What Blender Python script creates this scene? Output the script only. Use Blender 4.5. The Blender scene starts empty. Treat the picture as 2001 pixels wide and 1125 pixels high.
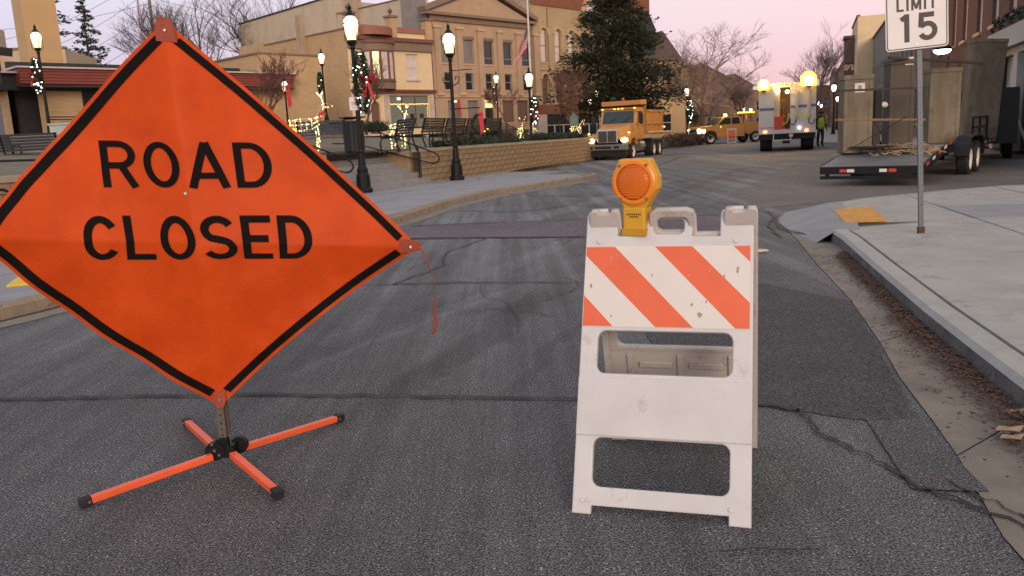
import bpy, math, random
from math import sin, cos, pi, radians, atan2, sqrt, atan
from mathutils import Vector, Matrix
random.seed(7)
SC = bpy.context.scene
COL = SC.collection
# ------------------------------------------------------------ camera, sky, sun
F_PX, ROLL, CAM_H = 1600.0, 0.05, 1.28
PITCH = atan(294 * cos(ROLL) / F_PX)
cam = bpy.data.cameras.new('camera'); cam_o = bpy.data.objects.new('camera', cam); COL.objects.link(cam_o)
Fv = Vector((0, cos(PITCH), -sin(PITCH))); R0 = Vector((1, 0, 0)); U0 = Vector((0, sin(PITCH), cos(PITCH)))
Rv = R0 * cos(ROLL) - U0 * sin(ROLL); Uv = R0 * sin(ROLL) + U0 * cos(ROLL)
cam_o.matrix_world = Matrix(((Rv.x, Uv.x, -Fv.x, 0), (Rv.y, Uv.y, -Fv.y, 0), (Rv.z, Uv.z, -Fv.z, CAM_H), (0, 0, 0, 1)))
cam.sensor_width = 36; cam.lens = F_PX / 2001 * 36; cam.clip_end = 2000; cam.clip_start = .05
SC.camera = cam_o
SC.render.engine = 'CYCLES'
SC.cycles.use_denoising = True
SC.cycles.use_adaptive_sampling = True
SC.cycles.max_bounces = 6
SC.cycles.sample_clamp_indirect = 4
SC.cycles.volume_bounces = 1
SC.view_settings.view_transform = 'Standard'; SC.view_settings.look = 'None'
SC.view_settings.exposure = 0.0; SC.view_settings.gamma = 1.0
try: SC.view_settings.use_curve_mapping = False
except Exception: pass
SUN_EL, SUN_AZ = radians(16), radians(170)      # azimuth clockwise from +Y: the glow is behind and to the right
W = bpy.data.worlds.new('World'); SC.world = W; W.use_nodes = True
nt = W.node_tree; nt.nodes.clear()
N = nt.nodes.new; LK = nt.links.new
out = N('ShaderNodeOutputWorld'); bg = N('ShaderNodeBackground'); LK(bg.outputs[0], out.inputs[0])
tc = N('ShaderNodeTexCoord'); sep = N('ShaderNodeSeparateXYZ'); LK(tc.outputs['Generated'], sep.inputs[0])
rampe = N('ShaderNodeValToRGB'); LK(sep.outputs[2], rampe.inputs[0])
els = rampe.color_ramp.elements
els[0].position = 0.0; els[0].color = (.92, .60, .56, 1)
els[1].position = 1.0; els[1].color = (.74, .71, .76, 1)
for p, c in ((.04, (.88, .56, .62, 1)), (.10, (.92, .68, .76, 1)), (.17, (1.0, .81, .86, 1)), (.35, (.92, .83, .86, 1))):
    e = els.new(p); e.color = c
# cooler lavender towards the left of the street, warmer pink along it
mapx = N('ShaderNodeMapRange'); LK(sep.outputs[0], mapx.inputs[0])
mapx.inputs[1].default_value = -.45; mapx.inputs[2].default_value = .45
cool = N('ShaderNodeMix'); cool.data_type = 'RGBA'; cool.blend_type = 'MULTIPLY'; cool.inputs[0].default_value = 1
tint = N('ShaderNodeValToRGB'); LK(mapx.outputs[0], tint.inputs[0])
tint.color_ramp.elements[0].color = (.78, .90, 1.0, 1); tint.color_ramp.elements[1].color = (1.06, 1.0, .94, 1)
LK(rampe.outputs[0], cool.inputs[6]); LK(tint.outputs[0], cool.inputs[7])
# very soft high cloud streaks
nz = N('ShaderNodeTexNoise'); mpn = N('ShaderNodeMapping'); LK(tc.outputs['Generated'], mpn.inputs[0]); LK(mpn.outputs[0], nz.inputs[0])
mpn.inputs['Scale'].default_value = (1.5, 1.5, 9); nz.inputs['Scale'].default_value = 1.6
nr = N('ShaderNodeMapRange'); LK(nz.outputs[0], nr.inputs[0]); nr.inputs[3].default_value = .93; nr.inputs[4].default_value = 1.07
cl = N('ShaderNodeMix'); cl.data_type = 'RGBA'; cl.blend_type = 'MULTIPLY'; cl.inputs[0].default_value = 1
LK(cool.outputs[2], cl.inputs[6]); LK(nr.outputs[0], cl.inputs[7])
sky = N('ShaderNodeTexSky'); sky.sky_type = 'NISHITA'; sky.sun_disc = False
sky.sun_elevation = SUN_EL; sky.sun_rotation = SUN_AZ
skm = N('ShaderNodeMix'); skm.data_type = 'RGBA'; skm.blend_type = 'MIX'; skm.inputs[0].default_value = .01
LK(cl.outputs[2], skm.inputs[6]); LK(sky.outputs[0], skm.inputs[7])
LK(skm.outputs[2], bg.inputs[0]); bg.inputs[1].default_value = .98
sun = bpy.data.lights.new('sun', 'SUN'); sun.energy = 1.9; sun.angle = radians(25); sun.color = (1, .80, .62)
sun_o = bpy.data.objects.new('sun', sun); COL.objects.link(sun_o)
sd = Vector((sin(SUN_AZ) * cos(SUN_EL), cos(SUN_AZ) * cos(SUN_EL), sin(SUN_EL)))
sun_o.rotation_euler = sd.to_track_quat('Z', 'Y').to_euler()

# ------------------------------------------------------------ materials
MATS = {}
def lin(c): return tuple(((x / 255) / 12.92 if x / 255 <= .04045 else ((x / 255 + .055) / 1.055) ** 2.4) for x in c)
def mat(name, col, rough=.7, var=.12, scale=6, metal=0, bump=0, bscale=60, col2=None, emit=None, es=0, spec=.5, alpha=1, stretch=None, wear=None, coord='Object', trans=0, detail=6):
    if name in MATS: return MATS[name]
    m = bpy.data.materials.new(name); m.use_nodes = True; MATS[name] = m
    t = m.node_tree; b = t.nodes['Principled BSDF']; n = t.nodes.new; l = t.links.new
    b.inputs['Roughness'].default_value = rough; b.inputs['Metallic'].default_value = metal
    b.inputs['Specular IOR Level'].default_value = spec
    if trans: b.inputs['Transmission Weight'].default_value = trans
    if alpha < 1: b.inputs['Alpha'].default_value = alpha
    c = tuple(col)[:3]
    if emit:
        b.inputs['Base Color'].default_value = (*c, 1)
        b.inputs['Emission Color'].default_value = (*emit, 1); b.inputs['Emission Strength'].default_value = es
        return m
    tcn = n('ShaderNodeTexCoord'); mp = n('ShaderNodeMapping'); l(tcn.outputs[coord], mp.inputs[0])
    if stretch: mp.inputs['Scale'].default_value = stretch
    no = n('ShaderNodeTexNoise'); l(mp.outputs[0], no.inputs[0]); no.inputs['Scale'].default_value = scale; no.inputs['Detail'].default_value = detail
    no.inputs['Roughness'].default_value = .65
    r = n('ShaderNodeValToRGB'); l(no.outputs[0], r.inputs[0])
    r.color_ramp.elements[0].position = .32; r.color_ramp.elements[1].position = .68
    c2 = col2 if col2 else tuple(min(1, x * (1 + var)) for x in c)
    c1 = c if col2 else tuple(x * (1 - var) for x in c)
    r.color_ramp.elements[0].color = (*c1, 1); r.color_ramp.elements[1].color = (*c2, 1)
    last = r.outputs[0]
    if wear:
        wcol, wscale, lo = wear
        n2 = n('ShaderNodeTexNoise'); l(tcn.outputs[coord], n2.inputs[0]); n2.inputs['Scale'].default_value = wscale; n2.inputs['Detail'].default_value = 8; n2.inputs['Roughness'].default_value = .75
        r2 = n('ShaderNodeMapRange'); l(n2.outputs[0], r2.inputs[0]); r2.inputs[1].default_value = lo; r2.inputs[2].default_value = lo + .08
        mx = n('ShaderNodeMix'); mx.data_type = 'RGBA'; l(r2.outputs[0], mx.inputs[0]); l(last, mx.inputs[6]); mx.inputs[7].default_value = (*wcol, 1)
        last = mx.outputs[2]
    l(last, b.inputs['Base Color'])
    if bump:
        n3 = n('ShaderNodeTexNoise'); l(tcn.outputs[coord], n3.inputs[0]); n3.inputs['Scale'].default_value = bscale; n3.inputs['Detail'].default_value = 4
        bp = n('ShaderNodeBump'); bp.inputs['Strength'].default_value = bump; bp.inputs['Distance'].default_value = .02
        l(n3.outputs[0], bp.inputs['Height']); l(bp.outputs[0], b.inputs['Normal'])
    return m
def brickmat(name, c1, c2, mortar, bw=.24, bh=.08, stain=.5, stainc=None, rot=True):
    if name in MATS: return MATS[name]
    m = bpy.data.materials.new(name); m.use_nodes = True; MATS[name] = m
    t = m.node_tree; b = t.nodes['Principled BSDF']; n = t.nodes.new; l = t.links.new
    b.inputs['Roughness'].default_value = .9; b.inputs['Specular IOR Level'].default_value = .15
    tcn = n('ShaderNodeTexCoord'); s = n('ShaderNodeSeparateXYZ'); l(tcn.outputs['Object'], s.inputs[0])
    ad = n('ShaderNodeMath'); ad.operation = 'ADD'; l(s.outputs[0], ad.inputs[0]); l(s.outputs[1], ad.inputs[1])
    cb = n('ShaderNodeCombineXYZ'); l(ad.outputs[0], cb.inputs[0]); l(s.outputs[2], cb.inputs[1])
    br = n('ShaderNodeTexBrick'); l(cb.outputs[0], br.inputs[0]); br.inputs['Scale'].default_value = 1
    br.inputs['Brick Width'].default_value = bw; br.inputs['Row Height'].default_value = bh; br.inputs['Mortar Size'].default_value = .008
    br.inputs['Color1'].default_value = (*c1, 1); br.inputs['Color2'].default_value = (*c2, 1); br.inputs['Mortar'].default_value = (*mortar, 1)
    no = n('ShaderNodeTexNoise'); mp = n('ShaderNodeMapping'); l(tcn.outputs['Object'], mp.inputs[0]); mp.inputs['Scale'].default_value = (1, 1, .45)
    l(mp.outputs[0], no.inputs[0]); no.inputs['Scale'].default_value = .9; no.inputs['Detail'].default_value = 9; no.inputs['Roughness'].default_value = .7
    mr = n('ShaderNodeMapRange'); l(no.outputs[0], mr.inputs[0]); mr.inputs[1].default_value = .45; mr.inputs[2].default_value = .75; mr.inputs[4].default_value = stain
    mx = n('ShaderNodeMix'); mx.data_type = 'RGBA'; l(mr.outputs[0], mx.inputs[0]); l(br.outputs[0], mx.inputs[6])
    mx.inputs[7].default_value = (*(stainc or tuple(x * .45 for x in c1)), 1)
    l(mx.outputs[2], b.inputs['Base Color'])
    bp = n('ShaderNodeBump'); bp.inputs['Strength'].default_value = .5; bp.inputs['Distance'].default_value = .01; bp.invert = True
    l(br.outputs[1], bp.inputs['Height']); l(bp.outputs[0], b.inputs['Normal'])
    return m
def asphalt(name, k=1.0, tint=(1, 1, 1), streaks=True):
    m = bpy.data.materials.new(name); m.use_nodes = True; MATS[name] = m
    t = m.node_tree; b = t.nodes['Principled BSDF']; n = t.nodes.new; l = t.links.new
    g = n('ShaderNodeNewGeometry')
    def noise(s, d=5, src=None, ro=.6):
        x = n('ShaderNodeTexNoise'); l(src or g.outputs['Position'], x.inputs[0]); x.inputs['Scale'].default_value = s; x.inputs['Detail'].default_value = d; x.inputs['Roughness'].default_value = ro; return x.outputs[0]
    def rng(v, a, bb, c, d):
        x = n('ShaderNodeMapRange'); l(v, x.inputs[0]); x.inputs[1].default_value = a; x.inputs[2].default_value = bb; x.inputs[3].default_value = c; x.inputs[4].default_value = d; return x.outputs[0]
    def mul(a, bb, op='MULTIPLY'):
        x = n('ShaderNodeMath'); x.operation = op; l(a, x.inputs[0])
        if isinstance(bb, float): x.inputs[1].default_value = bb
        else: l(bb, x.inputs[1])
        return x.outputs[0]
    big = rng(noise(.35, 6), .3, .7, .78, 1.25)
    med = rng(noise(3.2, 8, None, .75), .3, .7, .85, 1.15)
    fine = mul(rng(noise(120, 2), .36, .64, .18, 2.05), rng(noise(38, 4, None, .8), .35, .65, .80, 1.2))
    v = mul(mul(big, med), fine)
    vo = n('ShaderNodeTexVoronoi'); l(g.outputs['Position'], vo.inputs[0]); vo.inputs['Scale'].default_value = 62
    fl = rng(vo.outputs['Distance'], .10, .27, 2.7, 1.0); v = mul(v, fl)
    if streaks:
        mp = n('ShaderNodeMapping'); l(g.outputs['Position'], mp.inputs[0]); mp.inputs['Rotation'].default_value = (0, 0, radians(24)); mp.inputs['Scale'].default_value = (2.6, .1, 1)
        st = rng(noise(.8, 6, mp.outputs[0], .7), .44, .66, 0.0, .95)
        sy = n('ShaderNodeSeparateXYZ'); l(g.outputs['Position'], sy.inputs[0])
        near = rng(sy.outputs[1], 4.0, 8.0, .12, 1.0)
        st = mul(st, near)
        v = mul(v, mul(st, 1.0, 'ADD'))
        mp2 = n('ShaderNodeMapping'); l(g.outputs['Position'], mp2.inputs[0]); mp2.inputs['Rotation'].default_value = (0, 0, radians(27)); mp2.inputs['Scale'].default_value = (9, .25, 1)
        st2 = rng(noise(1.0, 6, mp2.outputs[0], .7), .36, .62, .80, 1.1); v = mul(v, st2)
    if streaks:      # long worn tyre bands and repaired seams, uneven along their length
        sp = n('ShaderNodeSeparateXYZ'); l(g.outputs['Position'], sp.inputs[0]); wobn = mul(rng(noise(1.6, 5), .3, .7, -.09, .09), 1.0)
        for (xa, ya), (xb, yb), hw, amt, y0_, y1_ in (((-.62, 4.1), (.34, 6.9), .15, .70, 3.6, 7.2), ((-.05, 3.9), (.95, 7.0), .05, .80, 3.6, 7.4), ((-1.3, 4.9), (-.2, 7.3), .10, .86, 4.4, 7.4), ((-1.0, 5.1), (.2, 7.3), .05, 1.22, 4.3, 7.4), ((-.1, 8), (1.2, 11), .14, 1.22, 7.6, 14), ((.8, 8), (2.4, 12), .10, .78, 7.6, 16), ((.4, 13), (3.2, 19), .22, 1.3, 12, 22), ((1.8, 13), (4.9, 20), .2, .75, 12, 26), ((3.2, 14), (6.0, 20), .22, 1.22, 13, 28)):
            L_ = sqrt((xb - xa) ** 2 + (yb - ya) ** 2); nx, ny = (yb - ya) / L_, -(xb - xa) / L_
            dd1 = mul(mul(sp.outputs[0], nx), mul(sp.outputs[1], ny), 'ADD'); dd1 = mul(mul(dd1, -(xa * nx + ya * ny), 'ADD'), wobn, 'ADD'); ab = n('ShaderNodeMath'); ab.operation = 'ABSOLUTE'; l(dd1, ab.inputs[0])
            mk_ = rng(ab.outputs[0], hw * .75, hw * 1.15, 1.0, 0.0); mk_ = mul(mk_, rng(sp.outputs[1], y0_, y0_ + .7, 0.0, 1.0)); mk_ = mul(mk_, rng(sp.outputs[1], y1_ - .6, y1_, 1.0, 0.0))
            v = mul(v, mul(mul(mk_, amt - 1.0), 1.0, 'ADD'))
    rg = n('ShaderNodeCombineColor')
    hue = rng(noise(.9, 3), .3, .7, 0.0, 1.0)
    c = (.080 * k * tint[0], .081 * k * tint[1], .084 * k * tint[2])
    for i in range(3): l(mul(v, c[i]), rg.inputs[i])
    l(rg.outputs[0], b.inputs['Base Color'])
    b.inputs['Roughness'].default_value = .82; b.inputs['Specular IOR Level'].default_value = .35
    bp = n('ShaderNodeBump'); bp.inputs['Strength'].default_value = .8; bp.inputs['Distance'].default_value = .008
    l(mul(noise(110, 3), mul(noise(45, 3), 1.0), 'ADD'), bp.inputs['Height']); l(bp.outputs[0], b.inputs['Normal'])
    return m
M_asph = asphalt('asphalt'); M_dark = asphalt('dark asphalt', .58, (1, 1, 1.02), False); M_brickwalk = asphalt('crosswalk asphalt', 1.12, (1.12, .92, 1.02), False)
M_mid = asphalt('patched asphalt', .80, (1, 1, 1.02), False)
M_lane = asphalt('side street surface', 1.3, (1.12, 1.0, .88), False)
M_conc = mat('sidewalk concrete', (.33, .325, .30), .85, .13, 2.2, bump=.25, bscale=140, wear=((.255, .245, .225), 3.3, .55), coord='Generated' if False else 'Object')
M_conc_d = mat('darker concrete', (.25, .25, .255), .85, .12, 2.5, bump=.25, bscale=140)
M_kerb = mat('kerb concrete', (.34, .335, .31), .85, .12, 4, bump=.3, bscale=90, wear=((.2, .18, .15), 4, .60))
M_kerb_l = mat('worn kerb concrete', (.25, .20, .145), .9, .25, 3, bump=.4, bscale=40, wear=((.09, .07, .055), 3, .55))
M_gutter = mat('gutter concrete', (.19, .165, .135), .88, .22, 2.2, bump=.3, bscale=120, wear=((.09, .075, .06), 2.6, .56))
M_tar = mat('crack filler', (.012, .011, .011), .7, .2, 20)
M_tactile = mat('yellow tactile paving', (.50, .25, .05), .75, .22, 9, wear=((.30, .22, .13), 7, .57))
M_tactile2 = mat('bright yellow plate', (.70, .46, .02), .6)
M_black = mat('black painted metal', (.009, .009, .010), .5, .15, 12, spec=.22)
M_slat = mat('black slat metal', (.012, .013, .016), .6, .15, 12)
M_rubber = mat('black rubber', (.012, .012, .012), .75, .2, 20, bump=.2)
M_plastic_w = mat('white plastic', (.555, .54, .535), .5, .08, 4, bump=.06, bscale=25, wear=((.45, .41, .36), 6, .59))
M_plastic_b = mat('grimy white plastic', (.47, .43, .40), .5, .08, 5, wear=((.33, .28, .23), 9, .56))
M_refl_w = mat('white reflective sheeting', (.66, .61, .56), .4, .03, 9, wear=((.30, .27, .26), 22, .735))
M_refl_o = mat('orange reflective sheeting', (.70, .125, .045), .4, .06, 9, wear=((.6, .42, .34), 30, .76))
M_sign = None
M_ink = mat('sign ink', (.006, .004, .004), .8, .15, 30, spec=.12, wear=((.16, .03, .01), 34, .735))
M_orange_d = mat('orange webbing', (.27, .043, .014), .7, .15, 30, wear=((.12, .03, .02), 30, .62))
M_leg = mat('orange leg paint', (.78, .115, .035), .38, .08, 12, wear=((.3, .12, .08), 35, .70))
M_mast = mat('galvanised bracket', (.16, .14, .11), .5, .2, 25, metal=.6)
M_bolt = mat('bolt steel', (.35, .35, .36), .35, .1, 20, metal=.9)
M_amber = mat('amber lens', (.66, .155, .015), .22, .05, 20)
M_amber_ring = mat('amber lens ring', (.80, .24, .02), .3, .05, 20)
M_yellow = mat('yellow plastic case', (.60, .32, .02), .45, .12, 9, wear=((.3, .17, .03), 18, .68))
M_galv = mat('galvanised post', (.13, .145, .16), .5, .14, 10, metal=.55, stretch=(1, 1, .2))
M_signw = mat('white sign sheeting', (.66, .62, .60), .4, .03, 5)
M_signk = mat('black sign print', (.02, .018, .018), .5)
M_signback = mat('sign aluminium', (.4, .4, .4), .4, metal=.8)
M_red = mat('red velvet bow', (.50, .015, .03), .6, .2, 30)
M_redp = mat('red sign print', (.5, .05, .05), .5)
M_gar = mat('evergreen garland', (.012, .035, .016), .8, .4, 30)
M_blueblack = mat('dark blue slats', (.018, .026, .05), .5, .1)
M_bulb_w = mat('white fairy bulb', (1, 1, 1), emit=(1, .97, .9), es=7)
M_bulb_y = mat('warm fairy bulb', (1, .85, .3), emit=(1, .72, .22), es=9)
M_globe = mat('lit lamp glass', (1, .9, .7), emit=(1, .78, .38), es=1.35)
M_globe_up = mat('bright upper lamp glass', (1, .9, .7), emit=(1, .92, .74), es=4)
M_globe_hot = mat('lit lamp bulb glow', (1, .95, .8), emit=(1, .95, .80), es=9)
M_globe_far = mat('far lit lamp glass', (1, .9, .7), emit=(1, .90, .68), es=8)
M_wire = mat('deer wire frame', (.55, .5, .38), .5)
M_glass = mat('dark window glass', (.022, .024, .030), .12, .25, .8, spec=.7)
M_glass_b = mat('window with blind', (.20, .18, .165), .35, .2, 1.2)
M_glass_l = mat('lit window', (1, .8, .4), emit=(1, .78, .42), es=.95)
M_glass_c = mat('curtained window', (.62, .52, .48), .5, .12, 2)
M_shop = mat('shop interior', (.6, .5, .4), emit=(.30, .25, .18), es=.45)
M_frame_w = mat('white window frame', (.60, .55, .50), .6)
M_frame_b = mat('brown window trim', (.155, .085, .06), .6)
M_frame_g = mat('grey window frame', (.25, .23, .21), .6)
M_stone = mat('sandstone trim', (.50, .345, .21), .85, .12, 3)
M_stone_l = mat('pale stone', (.50, .42, .35), .85, .12, 2)
B_tan = brickmat('tan brick', (.54, .365, .20), (.47, .31, .16), (.48, .36, .23), .4, .1, .28)
B_cream = brickmat('cream brick', (.63, .43, .22), (.56, .37, .18), (.50, .38, .24), .24, .08, .22)
B_creamw = brickmat('weathered cream brick', (.62, .50, .36), (.53, .43, .31), (.44, .36, .27), .24, .08, .5, (.30, .26, .22))
B_side = brickmat('aged side brick', (.50, .39, .26), (.42, .32, .21), (.34, .27, .19), .24, .08, .55)
B_paint = mat('pale yellow paint wall', (.72, .55, .33), .85, .06, 1.2)
B_class = mat('tan rendered facade', (.42, .29, .19), .88, .10, 1.0)
B_ital = brickmat('old yellow brick', (.50, .365, .20), (.42, .295, .16), (.35, .27, .18), .24, .08, .45)
B_red = brickmat('red brown brick', (.28, .105, .055), (.23, .085, .05), (.2, .11, .08), .24, .08, .3)
B_redr = brickmat('right red brick', (.155, .085, .072), (.12, .066, .06), (.13, .09, .08), .24, .08, .45, (.07, .05, .05))
B_grey = brickmat('grey brown brick', (.24, .20, .17), (.2, .16, .14), (.2, .17, .15), .24, .08, .3)
B_greyp = mat('grey render', (.22, .20, .185), .9, .1, 1)
B_far = brickmat('far brown brick', (.32, .2, .13), (.26, .16, .10), (.25, .17, .12), .24, .08, .3)
M_roofd = mat('dark roofing', (.035, .034, .036), .9, .2, 3)
M_redmetal = mat('red metal fascia', (.21, .045, .032), .55, .1, 2)
M_copper = mat('red brown cornice', (.17, .075, .05), .7, .15, 3)
M_brownc = mat('brown cornice paint', (.22, .15, .105), .8, .1, 3)
M_white_d = mat('gravel stop white', (.5, .45, .43), .7)
M_awn = mat('dark green awning', (.02, .035, .03), .8)
M_bark = mat('tree bark', (.10, .07, .055), .9, .25, 8, bump=.4)
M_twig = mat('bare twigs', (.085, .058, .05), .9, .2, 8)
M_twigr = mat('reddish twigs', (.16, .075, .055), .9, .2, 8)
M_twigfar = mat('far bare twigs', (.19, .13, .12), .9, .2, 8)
M_needle = mat('pine needles', (.014, .022, .012), .9, .35, .9, spec=.15, col2=(.045, .05, .028))
M_needle2 = mat('spruce needles', (.030, .042, .034), .85, .35, 1.2, col2=(.06, .075, .05))
M_brownleaf = mat('dry brown foliage', (.20, .105, .065), .9, .3, 3)
M_hedge = mat('low hedge leaves', (.022, .034, .018), .9, .35, 6)
M_bushb = mat('brown shrub twigs', (.10, .065, .045), .9, .3, 6)
M_grass = mat('park ground', (.10, .085, .05), .95, .3, 1.5, col2=(.17, .15, .11))
M_ground = mat('ground soil', (.12, .105, .085), .95, .2, .5)
M_block = mat('retaining wall block', (.27, .185, .105), .9, .28, 3.3, bump=.7, bscale=28, wear=((.16, .105, .055), 3, .6))
M_joint = mat('wall joint', (.06, .045, .03), .95)
M_cap = mat('wall cap stone', (.34, .275, .19), .85, .14, 3, bump=.2)
M_step = mat('step concrete', (.26, .26, .25), .85, .12, 3, bump=.2, bscale=70)
M_truck_o = mat('truck orange yellow paint', (.50, .245, .07), .45, .06, 2, spec=.5)
M_chrome = mat('chrome trim', (.62, .60, .58), .28, .05, 5, metal=.85)
M_grill = mat('grille bars', (.16, .15, .145), .4, metal=.5)
M_bumper = mat('grey bumper', (.16, .155, .13), .5, .1)
M_under = mat('dark underbody', (.015, .014, .013), .8, .2)
M_wshield = mat('windshield glass', (.028, .042, .045), .15, .2, 2)
M_head = mat('lit headlight', (1, .95, .7), emit=(1, .88, .50), es=9)
M_mark = mat('amber marker light', (1, .6, .1), emit=(1, .50, .06), es=4)
M_beacon = mat('amber beacon light', (1, .6, .1), emit=(1, .62, .10), es=30)
M_beacon_glare = mat('amber beacon glare dome', (1, .6, .1), emit=(1, .62, .07), es=3.0)  # glowing amber shell that stands in for the halo round the truck's lamps
M_beacon2 = mat('amber roof beacon light', (1, .6, .1), emit=(1, .60, .06), es=16)
M_tail = mat('tail light', (1, .1, .05), emit=(1, .25, .10), es=5)
M_truck_w = mat('white truck paint', (.56, .53, .52), .35, .05, 2)
M_blue = mat('blue stripe', (.10, .12, .28), .4)
M_inside = mat('truck interior', (.36, .19, .08), .7, .25, 3)
M_cone = mat('traffic cone orange', (.75, .09, .02), .5)
M_hivis = mat('hi vis yellow', (.55, .72, .04), .6, .06)
M_cloth = mat('dark work clothes', (.03, .025, .022), .85, .2)
M_skin = mat('skin', (.45, .25, .18), .6)
M_rim = mat('white wheel rim', (.62, .58, .52), .45)
M_box = mat('weathered concrete panel', (.195, .16, .112), .9, .3, 3.0, bump=.3, bscale=24, spec=.15, wear=((.15, .125, .09), 2.6, .52), stretch=(1, 1, .3))
M_box2 = mat('darker weathered panel', (.085, .068, .052), .85, .2, 1.5, bump=.25, bscale=20, wear=((.08, .062, .048), 2, .55))
M_timber = mat('timber rail', (.22, .135, .085), .85, .2, 4)
M_beam = mat('dark beam', (.05, .038, .032), .8, .2)
M_trailer = mat('trailer black steel', (.012, .012, .014), .55, .15, 3, spec=.25)
M_bed = mat('trailer deck', (.15, .145, .15), .6, .25, 2)
M_paper = mat('paper notice', (.62, .56, .50), .7)
M_hose = mat('pale straps', (.35, .27, .14), .8)
M_leaf = mat('dead leaves', (.045, .026, .018), .9, .5, 35, col2=(.13, .065, .04))
M_flag_r = mat('flag red', (.55, .03, .05), .7); M_flag_w = mat('flag white', (.62, .55, .55), .7); M_flag_b = mat('flag blue', (.03, .04, .13), .7)
M_pole = mat('flag pole metal', (.55, .5, .48), .4)
M_green_s = mat('green street sign', (.03, .22, .16), .5)
M_marker = mat('patinated marker', (.10, .16, .13), .7)
M_cab = mat('pale grey cabinet', (.36, .40, .38), .5)
M_wood = mat('utility pole wood', (.20, .15, .13), .9)
M_mesh_pole = mat('red lattice mast', (.30, .08, .10), .7)
M_wreath = M_gar

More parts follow.
